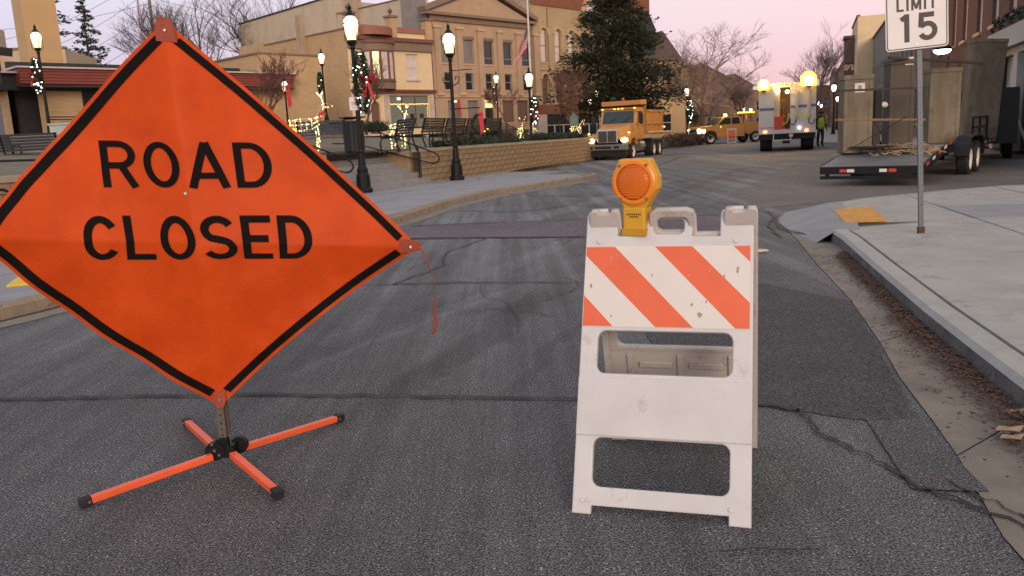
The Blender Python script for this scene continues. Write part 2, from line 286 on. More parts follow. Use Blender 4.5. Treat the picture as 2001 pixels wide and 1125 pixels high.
# ------------------------------------------------------------ mesh helpers
def ident(): return Matrix.Identity(4)
KIDS = {}
class MB:
    def __init__(s, M=None): s.v = []; s.f = []; s.M = M or ident()
    def add(s, vs, fs):
        o = len(s.v); s.v += [tuple(s.M @ Vector(p)) for p in vs]; s.f += [tuple(i + o for i in f) for f in fs]; return s
    def box(s, c, d, rz=0, R=None):
        x, y, z = d[0] / 2, d[1] / 2, d[2] / 2
        T = R if R is not None else Matrix.Rotation(rz, 3, 'Z')
        vs = [T @ Vector(p) + Vector(c) for p in ((-x, -y, -z), (x, -y, -z), (x, y, -z), (-x, y, -z), (-x, -y, z), (x, -y, z), (x, y, z), (-x, y, z))]
        return s.add(vs, [(0, 3, 2, 1), (4, 5, 6, 7), (0, 1, 5, 4), (1, 2, 6, 5), (2, 3, 7, 6), (3, 0, 4, 7)])
    def bb(s, x0, x1, y0, y1, z0, z1): return s.box(((x0 + x1) / 2, (y0 + y1) / 2, (z0 + z1) / 2), (x1 - x0, y1 - y0, z1 - z0))
    def cyl(s, p0, p1, r0, r1=None, n=10, cap=True, ph=0):
        r1 = r0 if r1 is None else r1; p0 = Vector(p0); p1 = Vector(p1); d = p1 - p0
        if d.length < 1e-6: return s
        q = d.to_track_quat('Z', 'Y')
        a = [p0 + q @ Vector((cos(2 * pi * i / n + ph) * r0, sin(2 * pi * i / n + ph) * r0, 0)) for i in range(n)]
        b = [p1 + q @ Vector((cos(2 * pi * i / n + ph) * r1, sin(2 * pi * i / n + ph) * r1, 0)) for i in range(n)]
        fs = [(i, (i + 1) % n, n + (i + 1) % n, n + i) for i in range(n)]
        if cap: fs += [tuple(range(n - 1, -1, -1)), tuple(range(n, 2 * n))]
        return s.add(a + b, fs)
    def bar(s, p0, p1, w, h=None):
        h = h or w; p0 = Vector(p0); p1 = Vector(p1); d = p1 - p0; q = d.to_track_quat('Z', 'Y')
        return s.box((p0 + p1) / 2, (w, h, d.length), R=q.to_matrix())
    def tube(s, pts, r, n=6):
        pts = [Vector(p) for p in pts]; rs = r if isinstance(r, (list, tuple)) else [r] * len(pts)
        vs = []; fs = []
        up = None
        for i, p in enumerate(pts):
            d = (pts[min(i + 1, len(pts) - 1)] - pts[max(i - 1, 0)]).normalized()
            if up is None: up = d.orthogonal().normalized()
            up = (up - d * up.dot(d)); up = up.normalized() if up.length > 1e-6 else d.orthogonal().normalized()
            sd_ = d.cross(up)
            for k in range(n):
                a = 2 * pi * k / n; vs.append(p + (up * cos(a) + sd_ * sin(a)) * rs[i])
        for i in range(len(pts) - 1):
            for k in range(n): fs.append((i * n + k, i * n + (k + 1) % n, (i + 1) * n + (k + 1) % n, (i + 1) * n + k))
        fs += [tuple(range(n - 1, -1, -1)), tuple(range((len(pts) - 1) * n, len(pts) * n))]
        return s.add(vs, fs)
    def lathe(s, prof, c=(0, 0, 0), n=16, R=None, ph=0, caps=True):
        vs = []; fs = []; c = Vector(c)
        for r, z in prof:
            for k in range(n):
                p = Vector((cos(2 * pi * k / n + ph) * r, sin(2 * pi * k / n + ph) * r, z))
                vs.append((R @ p if R else p) + c)
        for i in range(len(prof) - 1):
            for k in range(n): fs.append((i * n + k, i * n + (k + 1) % n, (i + 1) * n + (k + 1) % n, (i + 1) * n + k))
        if caps: fs += [tuple(range(n - 1, -1, -1)), tuple(range((len(prof) - 1) * n, len(prof) * n))]
        return s.add(vs, fs)
    def prism(s, poly, z0, z1, top=True, bottom=True):
        n = len(poly); vs = [(p[0], p[1], z0) for p in poly] + [(p[0], p[1], z1) for p in poly]
        fs = [(i, (i + 1) % n, n + (i + 1) % n, n + i) for i in range(n)]
        if top: fs.append(tuple(range(n, 2 * n)))
        if bottom: fs.append(tuple(range(n - 1, -1, -1)))
        return s.add(vs, fs)
    def xprism(s, poly, x0, x1):   # polygon in (y,z) extruded along x
        n = len(poly); vs = [(x0, p[0], p[1]) for p in poly] + [(x1, p[0], p[1]) for p in poly]
        return s.add(vs, [(i, (i + 1) % n, n + (i + 1) % n, n + i) for i in range(n)] + [tuple(range(n, 2 * n)), tuple(range(n - 1, -1, -1))])
    def yprism(s, poly, y0, y1):   # polygon in (x,z) extruded along y
        n = len(poly); vs = [(p[0], y0, p[1]) for p in poly] + [(p[0], y1, p[1]) for p in poly]
        return s.add(vs, [(i, (i + 1) % n, n + (i + 1) % n, n + i) for i in range(n)] + [tuple(range(n, 2 * n)), tuple(range(n - 1, -1, -1))])
    def ball(s, c, r, n=6, m=4, sc=(1, 1, 1)):
        vs = [Vector(c) + Vector((0, 0, -r * sc[2]))]; fs = []
        for i in range(1, m):
            a = -pi / 2 + pi * i / m
            for k in range(n): vs.append(Vector(c) + Vector((cos(a) * cos(2 * pi * k / n) * r * sc[0], cos(a) * sin(2 * pi * k / n) * r * sc[1], sin(a) * r * sc[2])))
        vs.append(Vector(c) + Vector((0, 0, r * sc[2]))); e = len(vs) - 1
        for k in range(n):
            fs.append((0, 1 + (k + 1) % n, 1 + k)); fs.append((e, e - n + k, e - n + (k + 1) % n))
        for i in range(m - 2):
            for k in range(n): fs.append((1 + i * n + k, 1 + i * n + (k + 1) % n, 1 + (i + 1) * n + (k + 1) % n, 1 + (i + 1) * n + k))
        return s.add(vs, fs)
    def mesh(s, name, m, smooth=False):
        me = bpy.data.meshes.new(name); me.from_pydata(s.v, [], s.f); me.update()
        if m: me.materials.append(m)
        if smooth: me.shade_smooth()
        return me
    def build(s, name, m, parent=None, smooth=False, label=None, **kw):
        return obj(name, s.mesh(name, m, smooth), parent, label=label, **kw)
def obj(name, me, parent=None, loc=None, rz=None, label=None, cat=None, group=None, kind=None, M=None):
    o = bpy.data.objects.new(name, me); COL.objects.link(o)
    if parent: o.parent = parent; KIDS.setdefault(parent.name, []).append(o)
    if M is not None: o.matrix_local = M
    if loc is not None: o.location = loc
    if rz is not None: o.rotation_euler = (0, 0, rz)
    tag(o, label, cat, group, kind); return o
def tag(o, label=None, cat=None, group=None, kind=None):
    if label: o['label'] = label
    if cat: o['category'] = cat
    if group: o['group'] = group
    if kind: o['kind'] = kind
    return o
def thing(name, label, cat, loc=(0, 0, 0), rz=0, group=None):
    o = bpy.data.objects.new(name, None); COL.objects.link(o); o.location = loc; o.rotation_euler = (0, 0, rz)
    return tag(o, label, cat, group)
def copy_tree(o, parent=None):
    c = o.copy(); COL.objects.link(c)
    if parent: c.parent = parent; KIDS.setdefault(parent.name, []).append(c)
    for ch in list(KIDS.get(o.name, [])): copy_tree(ch, c)
    return c
def again(o, label, loc, rz=0, group=None, s=None):
    c = copy_tree(o); c.location = loc; c.rotation_euler = (0, 0, rz); c['label'] = label
    if group: c['group'] = group
    if s: c.scale = (s, s, s)
    return c
def plate(outer, holes, th, bevel=0.0, res=3):
    cu = bpy.data.curves.new('plate', 'CURVE'); cu.dimensions = '2D'; cu.fill_mode = 'BOTH'; cu.extrude = th / 2 - bevel; cu.bevel_depth = bevel; cu.bevel_resolution = res
    cu.offset = -bevel
    for pts in [outer] + holes:
        sp = cu.splines.new('POLY'); sp.points.add(len(pts) - 1); sp.use_cyclic_u = True
        for i, p in enumerate(pts): sp.points[i].co = (p[0], p[1], 0, 1)
    o = bpy.data.objects.new('plate_tmp', cu); COL.objects.link(o)
    dg = bpy.context.evaluated_depsgraph_get(); me = bpy.data.meshes.new_from_object(o.evaluated_get(dg))
    bpy.data.objects.remove(o); bpy.data.curves.remove(cu); me.materials.clear(); return me
def rrect(x0, x1, y0, y1, r, n=5):
    pts = []
    for cx, cy, a in ((x1 - r, y1 - r, 0), (x0 + r, y1 - r, pi / 2), (x0 + r, y0 + r, pi), (x1 - r, y0 + r, 3 * pi / 2)):
        for i in range(n + 1): t = a + pi / 2 * i / n; pts.append((cx + cos(t) * r, cy + sin(t) * r))
    return pts

# ------------------------------------------------------------ stroke letters (unit height)
def arc(cx, cy, rx, ry, a0, a1, n=14): return [(cx + rx * cos(radians(a0 + (a1 - a0) * i / n)), cy + ry * sin(radians(a0 + (a1 - a0) * i / n))) for i in range(n + 1)]
def glyph(ch, w=.165):
    h = w / 2; t = 1 - h; b = h
    if ch == 'R': return [[(h, 0), (h, 1)], [(h, t), (.33, t)] + arc(.33, (t + .47) / 2, .23, (t - .47) / 2, 90, -90, 10) + [(h, .47)], [(.34, .50), (.56, 0)]], .66
    if ch == 'P': return [[(h, 0), (h, 1)], [(h, t), (.33, t)] + arc(.33, (t + .45) / 2, .23, (t - .45) / 2, 90, -90, 10) + [(h, .45)]], .64
    if ch == 'O': return [arc(.34, .5, .26, .5 - h, 90, 450, 28)], .68
    if ch == 'A': return [[(.085, 0), (.36, 1)], [(.36, 1), (.635, 0)], [(.16, .27), (.56, .27)]], .72
    if ch == 'D': return [[(h, 0), (h, 1)], [(h, t), (.26, t)] + arc(.26, .5, .29, .5 - h, 90, -90, 16) + [(h, b)]], .64
    if ch == 'C': return [arc(.34, .5, .26, .5 - h, 38, 322, 24)], .66
    if ch == 'L': return [[(h, 1), (h, 0)], [(h, b), (.53, b)]], .54
    if ch == 'E': return [[(h, 1), (h, 0)], [(h, t), (.54, t)], [(h, .52), (.48, .52)], [(h, b), (.54, b)]], .56
    if ch == 'S': return [arc(.31, .5 + (t - .5) / 2, .23, (t - .5) / 2, 25, 250, 14)[:-1] + arc(.31, b + (.5 - b) / 2 + .0, .235, (.5 - b) / 2, 75, -155, 14)], .62
    if ch == 'I': return [[(h, 0), (h, 1)]], .17
    if ch == 'M': return [[(h, 0), (h, 1)], [(h, .97), (.37, .12)], [(.37, .12), (.74 - h, .97)], [(.74 - h, 0), (.74 - h, 1)]], .74
    if ch == 'T': return [[(.29, 0), (.29, 1)], [(0, t), (.58, t)]], .58
    if ch == '1': return [[(.24, 0), (.24, 1)], [(.24, .93), (.04, .80)]], .34
    if ch == '5': return [[(.56, t), (.13, t)], [(.13, 1), (.10, .48)], [(.10, .52)] + arc(.33, .345, .25, .345 - b, 128, -155, 18)], .64
    return [], .3
def ribbon(mb, pts, w, fn, step=.06, closed=False):
    P = [Vector((p[0], p[1])) for p in pts]; Q = [P[0]]
    for a, b in zip(P, P[1:]):
        k = max(1, int((b - a).length / step))
        for i in range(1, k + 1): Q.append(a + (b - a) * i / k)
    vs = []; n = len(Q); cl = (Q[0] - Q[-1]).length < 1e-5
    for i, p in enumerate(Q):
        if cl and i in (0, n - 1): d = ((Q[1] - Q[0]).normalized() + (Q[-1] - Q[-2]).normalized())
        else:
            d = Vector((0, 0))
            if i > 0: d += (p - Q[i - 1]).normalized()
            if i < n - 1: d += (Q[i + 1] - p).normalized()
        d = d.normalized(); nn = Vector((-d.y, d.x)) * w / 2
        for k in (-1, -.33, .33, 1): vs.append(fn((p + nn * k).x, (p + nn * k).y))
    fs = [(i * 4 + k, i * 4 + 4 + k, i * 4 + 5 + k, i * 4 + 1 + k) for i in range(n - 1) for k in range(3)]
    mb.add(vs, fs)
# ============================================================ GROUND
def sheet(name, poly, z, m, th=0.0, kind='structure', parent=None):
    b = MB()
    if th: b.prism(poly, z - th, z)
    else: b.add([(p[0], p[1], z) for p in poly], [tuple(range(len(poly)))])
    o = b.build(name, m, parent)
    if not parent: o['kind'] = kind
    return o
def clip(poly, a, b_):          # keep the part of poly left of a->b
    o = []
    def sd_(p): return (b_[0] - a[0]) * (p[1] - a[1]) - (b_[1] - a[1]) * (p[0] - a[0])
    for i, p in enumerate(poly):
        q = poly[(i + 1) % len(poly)]; sp, sq = sd_(p), sd_(q)
        if sp >= 0: o.append(p)
        if sp * sq < 0:
            t = sp / (sp - sq); o.append((p[0] + (q[0] - p[0]) * t, p[1] + (q[1] - p[1]) * t))
    return o
def clip_convex(poly, reg):
    for i in range(len(reg)):
        poly = clip(poly, reg[i], reg[(i + 1) % len(reg)])
        if len(poly) < 3: return []
    return poly
def strip(line, w, z, name, m, th=0, side=0):
    vs = []; n = len(line)
    for i, p in enumerate(line):
        a = Vector(line[max(i - 1, 0)]); b = Vector(line[min(i + 1, n - 1)]); d = (b - a).normalized(); nn = Vector((-d.y, d.x))
        ww = w[i] if isinstance(w, list) else w
        vs.append((p[0] + nn.x * ww / 2, p[1] + nn.y * ww / 2, z)); vs.append((p[0] - nn.x * ww / 2, p[1] - nn.y * ww / 2, z))
    b = MB(); b.add(vs, [(2 * i, 2 * i + 1, 2 * i + 3, 2 * i + 2) for i in range(n - 1)])
    o = b.build(name, m); o['kind'] = 'structure'; return o
sheet('ground', [(-500, -60), (500, -60), (500, 900), (-500, 900)], -.30, M_ground)
# the street runs away to the right; the side street leaves it past the corner
sheet('road', [(-9, -8), (3.2, -8), (12, 8), (60, 30), (150, 330), (110, 330), (1.8, 44), (-3, 26), (-9, 6)], 0, M_asph, .25)
rng = random.Random(3)
def wob(line, k=.03, sub=5):
    o = []
    for a, b in zip(line, line[1:]):
        for i in range(sub):
            t = i / sub; o.append((a[0] + (b[0] - a[0]) * t + rng.uniform(-k, k), a[1] + (b[1] - a[1]) * t + rng.uniform(-k, k)))
    o.append(line[-1]); return o
sheet('crosswalk', [(-1.95, 12.3), (-1.45, 12.62), (1.13, 12.35), (3.0, 12.1), (3.2, 10.2), (2.93, 9.62), (.93, 10.22), (-.31, 10.68), (-2.2, 11.25)], .004, M_brickwalk)
sheet('side_street', [(3.6, 12.6), (5.0, 13.2), (8.3, 14.1), (25, 18), (60, 31), (66, 60), (30, 44), (12.5, 27.5), (8.0, 24.0), (5.2, 17)], .004, M_lane)
sheet('asphalt_patch', wob([(1.05, 6.66), (2.06, 6.60), (2.43, 5.74), (1.97, 4.2), (1.72, 3.36), (1.51, 3.36), (1.12, 3.63), (.8, 3.72), (.85, 5.2), (1.05, 6.66)], .012, 14)[:-1], .004, M_dark)
sheet('asphalt_patch', [(1.50, 3.35), (1.715, 3.35), (1.60, 2.62), (1.36, 2.68)], .008, M_mid)
def wcrack(line, w):
    L = wob(line, .018 if w > .011 else .008, 9); return L, [w * rng.uniform(.45, 1.5) for _ in L]
CR = [([(-6.0, 4.5), (-2.83, 4.33), (-2.24, 4.27), (-1.62, 4.22), (-.82, 4.08), (.27, 3.85), (1.11, 3.64), (1.27, 3.53)], .026),
      ([(1.27, 3.53), (1.25, 3.23), (1.34, 2.97), (1.40, 2.68), (1.53, 2.45), (1.60, 2.15)], .016),
      ([(-3.6, 7.8), (-1.42, 7.49), (-.47, 7.35), (.62, 7.04), (2.07, 6.65)], .026),
      ([(-2.3, 11.27), (-1.45, 11.05), (-.31, 10.69), (.93, 10.23), (2.93, 9.62)], .045),
      ([(-1.5, 12.7), (1.13, 12.40), (3.6, 12.0)], .05),
      ([(.58, 2.30), (.70, 2.31), (.89, 2.28)], .008), ([(1.5, 2.7), (1.62, 2.4), (1.58, 2.1), (1.72, 1.9)], .012),
      ([(-.9, 15), (.2, 14.2), (1.1, 14.9), (2.5, 14.2)], .04), ([(.4, 18.3), (1.5, 17.0), (3.2, 17.5), (4.4, 16.4)], .045),
      ([(-1.1, 7.4), (-.7, 8.4), (-.75, 9.4), (-.3, 10.6)], .018), ([(1.6, 21.5), (3.4, 19.5), (4.8, 20.6)], .05),
      ([(2.6, 28), (5.5, 30.0), (8, 38)], .07), ([(3.1, 9.3), (3.3, 10.4), (3.7, 11.4), (3.9, 12.3)], .03)]
rc = random.Random(33)
for _ in range(16):      # hairline cracks branching off across the lanes
    y = rc.uniform(5.2, 13); x = rc.uniform(-.28, .26) * y; a_ = rc.choice((0, 1.2, 1.5, -.2, 2.2)) + rc.gauss(0, .25); L_ = []
    for i in range(rc.randint(4, 8)): L_.append((x, y)); a_ += rc.gauss(0, .35); x += cos(a_) * .28; y += sin(a_) * .28
    CR.append((L_, rc.uniform(.005, .010)))
for L, w in CR:
    l2, ww = wcrack(L, w); strip(l2, ww, .012, 'road_crack', M_tar)
# ------------------------------------------------------------ right kerb, gutter and pavement
KB = [(1.25, -2.0), (1.62, .6), (2.02, 2.7), (2.17, 3.35), (2.31, 3.99), (2.52, 4.92), (2.93, 6.57), (3.36, 8.25), (3.47, 8.80)]
KT = [(p[0] + .02, p[1] - .01) for p in KB]
def offs(line, d):
    o = []
    for i, p in enumerate(line):
        a = Vector(line[max(i - 1, 0)]); b = Vector(line[min(i + 1, len(line) - 1)]); t = (b - a).normalized(); o.append((p[0] + t.y * d, p[1] - t.x * d))
    return o
inner = offs(KB, .165)
b = MB(); n = len(KB); top = .13
sec = [[(p[0], p[1], -.02) for p in KB], [(p[0] + .012, p[1], top - .03) for p in KB], [(q[0], q[1], top) for q in offs(KB, .04)], [(q[0], q[1], top) for q in inner], [(q[0], q[1], -.02) for q in inner]]
# the last stretch ramps down and curves to the corner
RC = [(3.56, 9.15), (3.72, 9.6), (3.9, 10.2), (4.2, 11.0), (4.6, 11.8)]
b.add([p for s_ in sec for p in s_], [(j * n + i, j * n + i + 1, (j + 1) * n + i + 1, (j + 1) * n + i) for j in range(4) for i in range(n - 1)] + [(n - 1, 2 * n - 1, 3 * n - 1, 4 * n - 1, 5 * n - 1)])
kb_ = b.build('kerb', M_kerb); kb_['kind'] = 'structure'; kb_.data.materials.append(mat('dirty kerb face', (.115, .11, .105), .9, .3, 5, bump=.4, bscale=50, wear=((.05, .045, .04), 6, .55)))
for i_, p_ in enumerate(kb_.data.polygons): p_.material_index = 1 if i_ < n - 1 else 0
GE = [(.9, -2.0), (1.22, .8), (1.467, 2.32), (1.669, 2.95), (1.772, 3.34), (1.917, 3.93), (2.124, 4.61), (2.433, 5.74), (2.781, 7.30), (3.195, 9.0), (3.50, 10.4), (3.72, 11.4)]
GB = [(1.25, -2.0), (1.62, .6), (2.02, 2.7), (2.17, 3.35), (2.2, 3.5), (2.31, 3.99), (2.52, 4.92), (2.93, 6.57), (3.30, 8.0), (3.56, 9.15), (3.8, 10.3), (4.1, 11.3)]
# gutter pan laid in lengths with an open joint between them
g = MB(); 
for i in range(len(GE) - 1):
    a0, a1, c0, c1 = map(Vector, (GE[i], GE[i + 1], GB[i], GB[i + 1]))
    k = .012 / max((a1 - a0).length, .1) if i in (2, 5, 7, 9) else 0
    a1 = a0 + (a1 - a0) * (1 - k); c1 = c0 + (c1 - c0) * (1 - k)
    g.add([(a0.x, a0.y, .006), (c0.x + .03, c0.y, .006), (c1.x + .03, c1.y, .006), (a1.x, a1.y, .006)], [(0, 1, 2, 3)])
g.build('gutter', M_gutter)['kind'] = 'structure'
rin = [(3.50, 8.70), (3.62, 8.93), (3.87, 9.36), (4.27, 10.75), (4.56, 11.72)]; rout = [(3.28, 8.70), (3.34, 9.15), (3.40, 9.9), (3.58, 10.9), (4.05, 11.95)]
rb0 = MB(); rb0.add([(x, y, .1295) for x, y in rin] + [(x, y, .007) for x, y in rout], [(i, 5 + i, 6 + i, i + 1) for i in range(4)]); rb0.build('kerb_ramp', M_conc_d)['kind'] = 'structure'
strip([(3.75, 11.4), (3.52, 10.7), (3.40, 10.3), (3.36, 9.8), (3.40, 9.3), (3.52, 8.95)], .03, .026, 'ramp_joint', M_tar)
side_poly = [(p[0] + .01, p[1]) for p in inner] + [(3.85, 9.36), (4.25, 10.75), (4.55, 11.70), (5.5, 12.35), (6.94, 12.94), (8.30, 13.3), (25, 16.5), (40, 10), (30, -4)]
sw = sheet('sidewalk', side_poly, .10, M_joint, .1)
dirr = Vector((.235, .972)).normalized(); perp = Vector((dirr.y, -dirr.x))
reg = [(inner[0][0] + .012, inner[0][1])] ; 
REG = [(1.45, -2), (30, -4), (40, 10), (25, 16.5), (8.30, 13.3), (6.94, 12.94), (5.5, 12.35), (4.55, 11.70), (4.25, 10.75), (3.85, 9.36)]
def edge_x(y):
    for a, c in zip(inner, inner[1:]):
        if a[1] <= y <= c[1]: return a[0] + (c[0] - a[0]) * (y - a[1]) / (c[1] - a[1])
    return None
cnt = 0
org = Vector((2.35, 3.65))
for i in range(0, 9):
    for j in range(-3, 7):
        s0, s1, t0, t1 = i * 1.52, (i + 1) * 1.52, j * 1.52, (j + 1) * 1.52
        c = [org + perp * s + dirr * t for s, t in ((s0 + .03, t0 + .006), (s1 - .0, t0 + .006), (s1 - .0, t1 - .006), (s0 + .03, t1 - .006))]
        poly = [(p.x, p.y) for p in c]
        poly = clip_convex(poly, REG)
        if i == 0:   # the row along the kerb follows its inner edge, with the open joint between
            q1, q2 = org + perp * s1 + dirr * (t0 + .006), org + perp * s1 + dirr * (t1 - .006)
            y0_, y1_ = q1.y + .30, q2.y + .30
            if y0_ > 8.45: far_row = True
            else: far_row = False
            y1_ = min(y1_, 8.9); left = []
            for k in range(5):
                yy = y1_ + (y0_ - y1_) * k / 4; ex_ = edge_x(max(min(yy, 8.75), -1.95)); left.append((ex_ + .030, yy))
            if far_row: poly = [(p_.x, p_.y) for p_ in (q1, q2, org + perp * -.6 + dirr * (t1 - .006), org + perp * -.6 + dirr * (t0 + .006))]; poly = clip_convex(poly, REG); poly = clip(poly, (3.62, 8.80), (3.66, 9.05)) if False else clip(clip(poly, (3.86, 9.38), (3.52, 8.2)), (3.53, 8.2), (3.86, 9.38)) if False else clip(poly, (3.92, 9.45), (3.60, 8.55))
            else: poly = [(q1.x, q1.y), (q2.x, q2.y)] + left
        if len(poly) < 3 or min(p[0] for p in poly) > 13: continue
        ar = abs(sum(poly[k][0] * poly[(k + 1) % len(poly)][1] - poly[(k + 1) % len(poly)][0] * poly[k][1] for k in range(len(poly)))) / 2
        if ar < .05: continue
        mm = M_conc_d if (i, j) in ((1, 4), (2, 4)) else M_conc
        MB().prism(poly, .085, .126 + rng.uniform(-.003, .003)).build('paving_slab', mm, sw); cnt += 1
MB().prism([(3.50, 8.70), (3.74, 8.66), (4.0, 9.35), (4.50, 10.9), (4.9, 12.0), (4.55, 11.72), (4.26, 10.75), (3.86, 9.36), (3.62, 8.93)], .09, .129).build('paving_slab', M_conc_d, sw)
tact = [(3.88, 9.42), (4.36, 9.40), (4.86, 10.98), (4.30, 10.80)]
tp = sheet('tactile_paving', tact, .134, M_tactile, .02)
d1 = (Vector(tact[1]) - Vector(tact[0])); d2 = (Vector(tact[3]) - Vector(tact[0]))
dm = MB()
for i in range(1, 12):
    for j in range(1, 28):
        p = Vector(tact[0]) + d1 * (i / 12) + (d2 + (Vector(tact[2]) - Vector(tact[1]) - d2) * (i / 12)) * (j / 28)
        dm.cyl((p.x, p.y, .134), (p.x, p.y, .139), .012, .008, 5)
dd_ = dm.build('dome', M_tactile, tp); dd_['kind'] = 'stuff'
# dead leaves in the gutter
lv = MB(); r2 = random.Random(5)
for _ in range(6500):
    t = r2.random() ** .8; y = 2.2 + t * 5.6
    ex = None
    for a, c in zip(KB, KB[1:]):
        if a[1] <= y <= c[1]: ex = a[0] + (c[0] - a[0]) * (y - a[1]) / (c[1] - a[1])
    if ex is None: continue
    x = ex - .01 - abs(r2.gauss(0, .085 if y < 5.2 else .05)) * (1.0 if r2.random() < .93 else 3)
    s_ = r2.uniform(.006, .019); R = Matrix.Rotation(r2.uniform(0, 6.3), 3, 'Z') @ Matrix.Rotation(r2.uniform(-.6, .6), 3, 'X')
    z = .016 + s_ * .5 + r2.random() * .02 * (1 if ex - x < .12 else .2)
    pts = [R @ Vector(q) * s_ for q in ((-1, 0, .25), (0, -.55, 0), (1, 0, .3), (0, .55, 0))]
    lv.add([(x + q.x, y + q.y, z + q.z) for q in pts], [(0, 1, 2), (0, 2, 3)])
tag(lv.build('leaf_litter', M_leaf), 'dead brown leaves heaped in the gutter along the right kerb', 'leaves', kind='stuff')
lv = MB()
for p, s_ in (((2.30, 3.30), .05), ((2.16, 3.10), .06), ((2.12, 3.02), .05)):
    pts = [(-1, 0, .1), (-.5, -.6, .3), (.4, -.45, .1), (1, 0, .4), (.4, .5, .1), (-.5, .45, .25)]
    lv.add([(p[0] - .2 + q[0] * s_, p[1] + q[1] * s_, .03 + q[2] * s_) for q in pts], [(0, 1, 2, 3), (0, 3, 4, 5)])
M_leafp = mat('pale dead leaf', (.30, .20, .13), .9, .2, 30)
tag(lv.build('dry_leaf', M_leafp), 'pale curled dry leaves on top of the gutter litter', 'leaves', kind='stuff')
pb = MB(); 
for q in ((0, 0, .02), (.05, .01, .015), (.02, .04, .012)): pb.ball((2.54 + q[0], 8.25 + q[1], .02), q[2] + .015, 6, 4, (1.6, 1, .5))
tag(pb.build('road_debris', mat('pale orange scrap', (.6, .42, .30), .7)), 'crumpled pale scrap lying on the road right of the barricade', 'litter')

gvl = MB(); r3 = random.Random(21)
for _ in range(5200):
    y = 2.0 + r3.random() ** 1.7 * 9; x = r3.uniform(-.75, .60) * y * .95 + r3.gauss(0, .2)
    if r3.random() < .4: x = 1.35 + .26 * (y - 2.2) + r3.gauss(0, .16)
    if x > 1.55 + .265 * (y - 2.3) + .25 or x < -1.0 - .55 * y: continue
    s_ = r3.uniform(.0012, .0042) * (1.8 if r3.random() < .06 else 1)
    q = [(r3.uniform(.6, 1) * s_ * cos(a_), r3.uniform(.6, 1) * s_ * sin(a_)) for a_ in (0, 1.6, 3.1, 4.7)]
    gvl.add([(x + q[0][0], y + q[0][1], .0), (x + q[1][0], y + q[1][1], .0), (x + q[2][0], y + q[2][1], .0), (x + q[3][0], y + q[3][1], .0), (x, y, .002 + s_ * 1.3)], [(0, 1, 4), (1, 2, 4), (2, 3, 4), (3, 0, 4)])
tag(gvl.build('loose_grit', mat('pale road grit', (.17, .16, .15), .9, .5, 60)), 'loose pale grit scattered over the near road and along the gutter', 'gravel', kind='stuff')
# ------------------------------------------------------------ left pavement
WP, WD, WN = Vector((-2.36, 23.8)), Vector((.375, .927)), Vector((-.927, .375))     # retaining wall line, direction, towards the park
KL = [(-7.4, -2), (-5.4, 3.2), (-4.22, 6.62), (-3.0, 10.0), (-1.78, 13.31), (-1.15, 16.4), (-.30, 18.95), (.95, 20.95), (2.1, 22.75), (2.62, 23.9), (2.66, 24.5)]
KL2 = [(-.58, 26.86), (1.48, 33.7), (4.44, 41.75), (9.5, 54.0), (15.2, 66), (31, 107), (60, 180)]
def kerb_run(line, name, m, w=.17, top=.125):
    inn = offs(line, -w); b = MB(); n = len(line)
    sec = [[(p[0], p[1], -.02) for p in line], [(q[0], q[1], top - .025) for q in offs(line, -.012)], [(q[0], q[1], top) for q in offs(line, -.04)], [(q[0], q[1], top) for q in inn], [(q[0], q[1], -.02) for q in inn]]
    b.add([p for s_ in sec for p in s_], [(j * n + i, (j + 1) * n + i, (j + 1) * n + i + 1, j * n + i + 1) for j in range(4) for i in range(n - 1)])
    b.build(name, m)['kind'] = 'structure'; return inn
in1 = kerb_run(KL, 'kerb', M_kerb_l); in2 = kerb_run(KL2, 'kerb', M_kerb_l)
kerb_run([(2.55, 24.55), (1.2, 25.3), (-.3, 26.4), (-.62, 26.86)], 'kerb', M_kerb_l)
def wl(s, d=0): p = WP + WD * s + WN * d; return (p.x, p.y)
swl = sheet('sidewalk', [p for p in in1] + [(1.2, 25.1), (-.55, 26.5)] + [p for p in in2[:3]] + [wl(20), wl(-26)], .098, M_joint, .1)
M_swl = mat('bluish worn concrete', (.235, .24, .255), .8, .14, 1.1, bump=.2, bscale=90, wear=((.30, .30, .30), 2.2, .6), coord='Object')
REGL = [tuple(p) for p in in1[:9]]
cells = 0
outerline = in1[:9] + [(2.45, 24.3)]
def xat(line, y):
    for a, c in zip(line, line[1:]):
        if a[1] <= y <= c[1]: return a[0] + (c[0] - a[0]) * (y - a[1]) / (c[1] - a[1])
for j in range(0, 24):
    y0 = -1 + j * 1.55
    for i in range(3):
        def P(y, f):
            yy = min(max(y, -1.9), 41); w_ = WP + WD * ((yy - WP.y) / WD.y)
            if yy <= 24.2: x1 = xat(outerline, yy)
            elif yy <= 26.6: x1 = 2.35 + (-.75 - 2.35) * (yy - 24.2) / 2.4
            else: x1 = xat(in2, yy)
            x0 = w_.x + .02
            return (x0 + ((x1 or x0 + 3) - .012 - x0) * f, yy)
        f0, f1 = i / 3 + .003, (i + 1) / 3 - .003
        if i == 2: f1 = 1
        poly = [P(y0 + .006, f0), P(y0 + .006, f1), P(y0 + 1.544, f1), P(y0 + 1.544, f0)]
        if poly[0][1] >= 40.5: continue
        MB().prism(poly, .085, .122 + rng.uniform(-.004, .004)).build('paving_slab', M_swl, swl)
sheet('tactile_paving', [(-5.15, 8.60), (-4.98, 8.72), (-4.60, 7.78), (-4.80, 7.70)], .135, M_tactile2, .02)
sheet('gutter', [(-8, -2), (-7.4, -2), (-5.4, 3.2), (-4.22, 6.62), (-3.0, 10.0), (-1.78, 13.31), (-1.15, 16.4), (-.3, 18.95), (.95, 20.95), (2.1, 22.75), (2.75, 23.3), (1.5, 20.8), (.1, 18.6), (-.85, 16.2), (-1.5, 13.2), (-2.75, 9.9), (-3.95, 6.5)], .005, M_gutter)
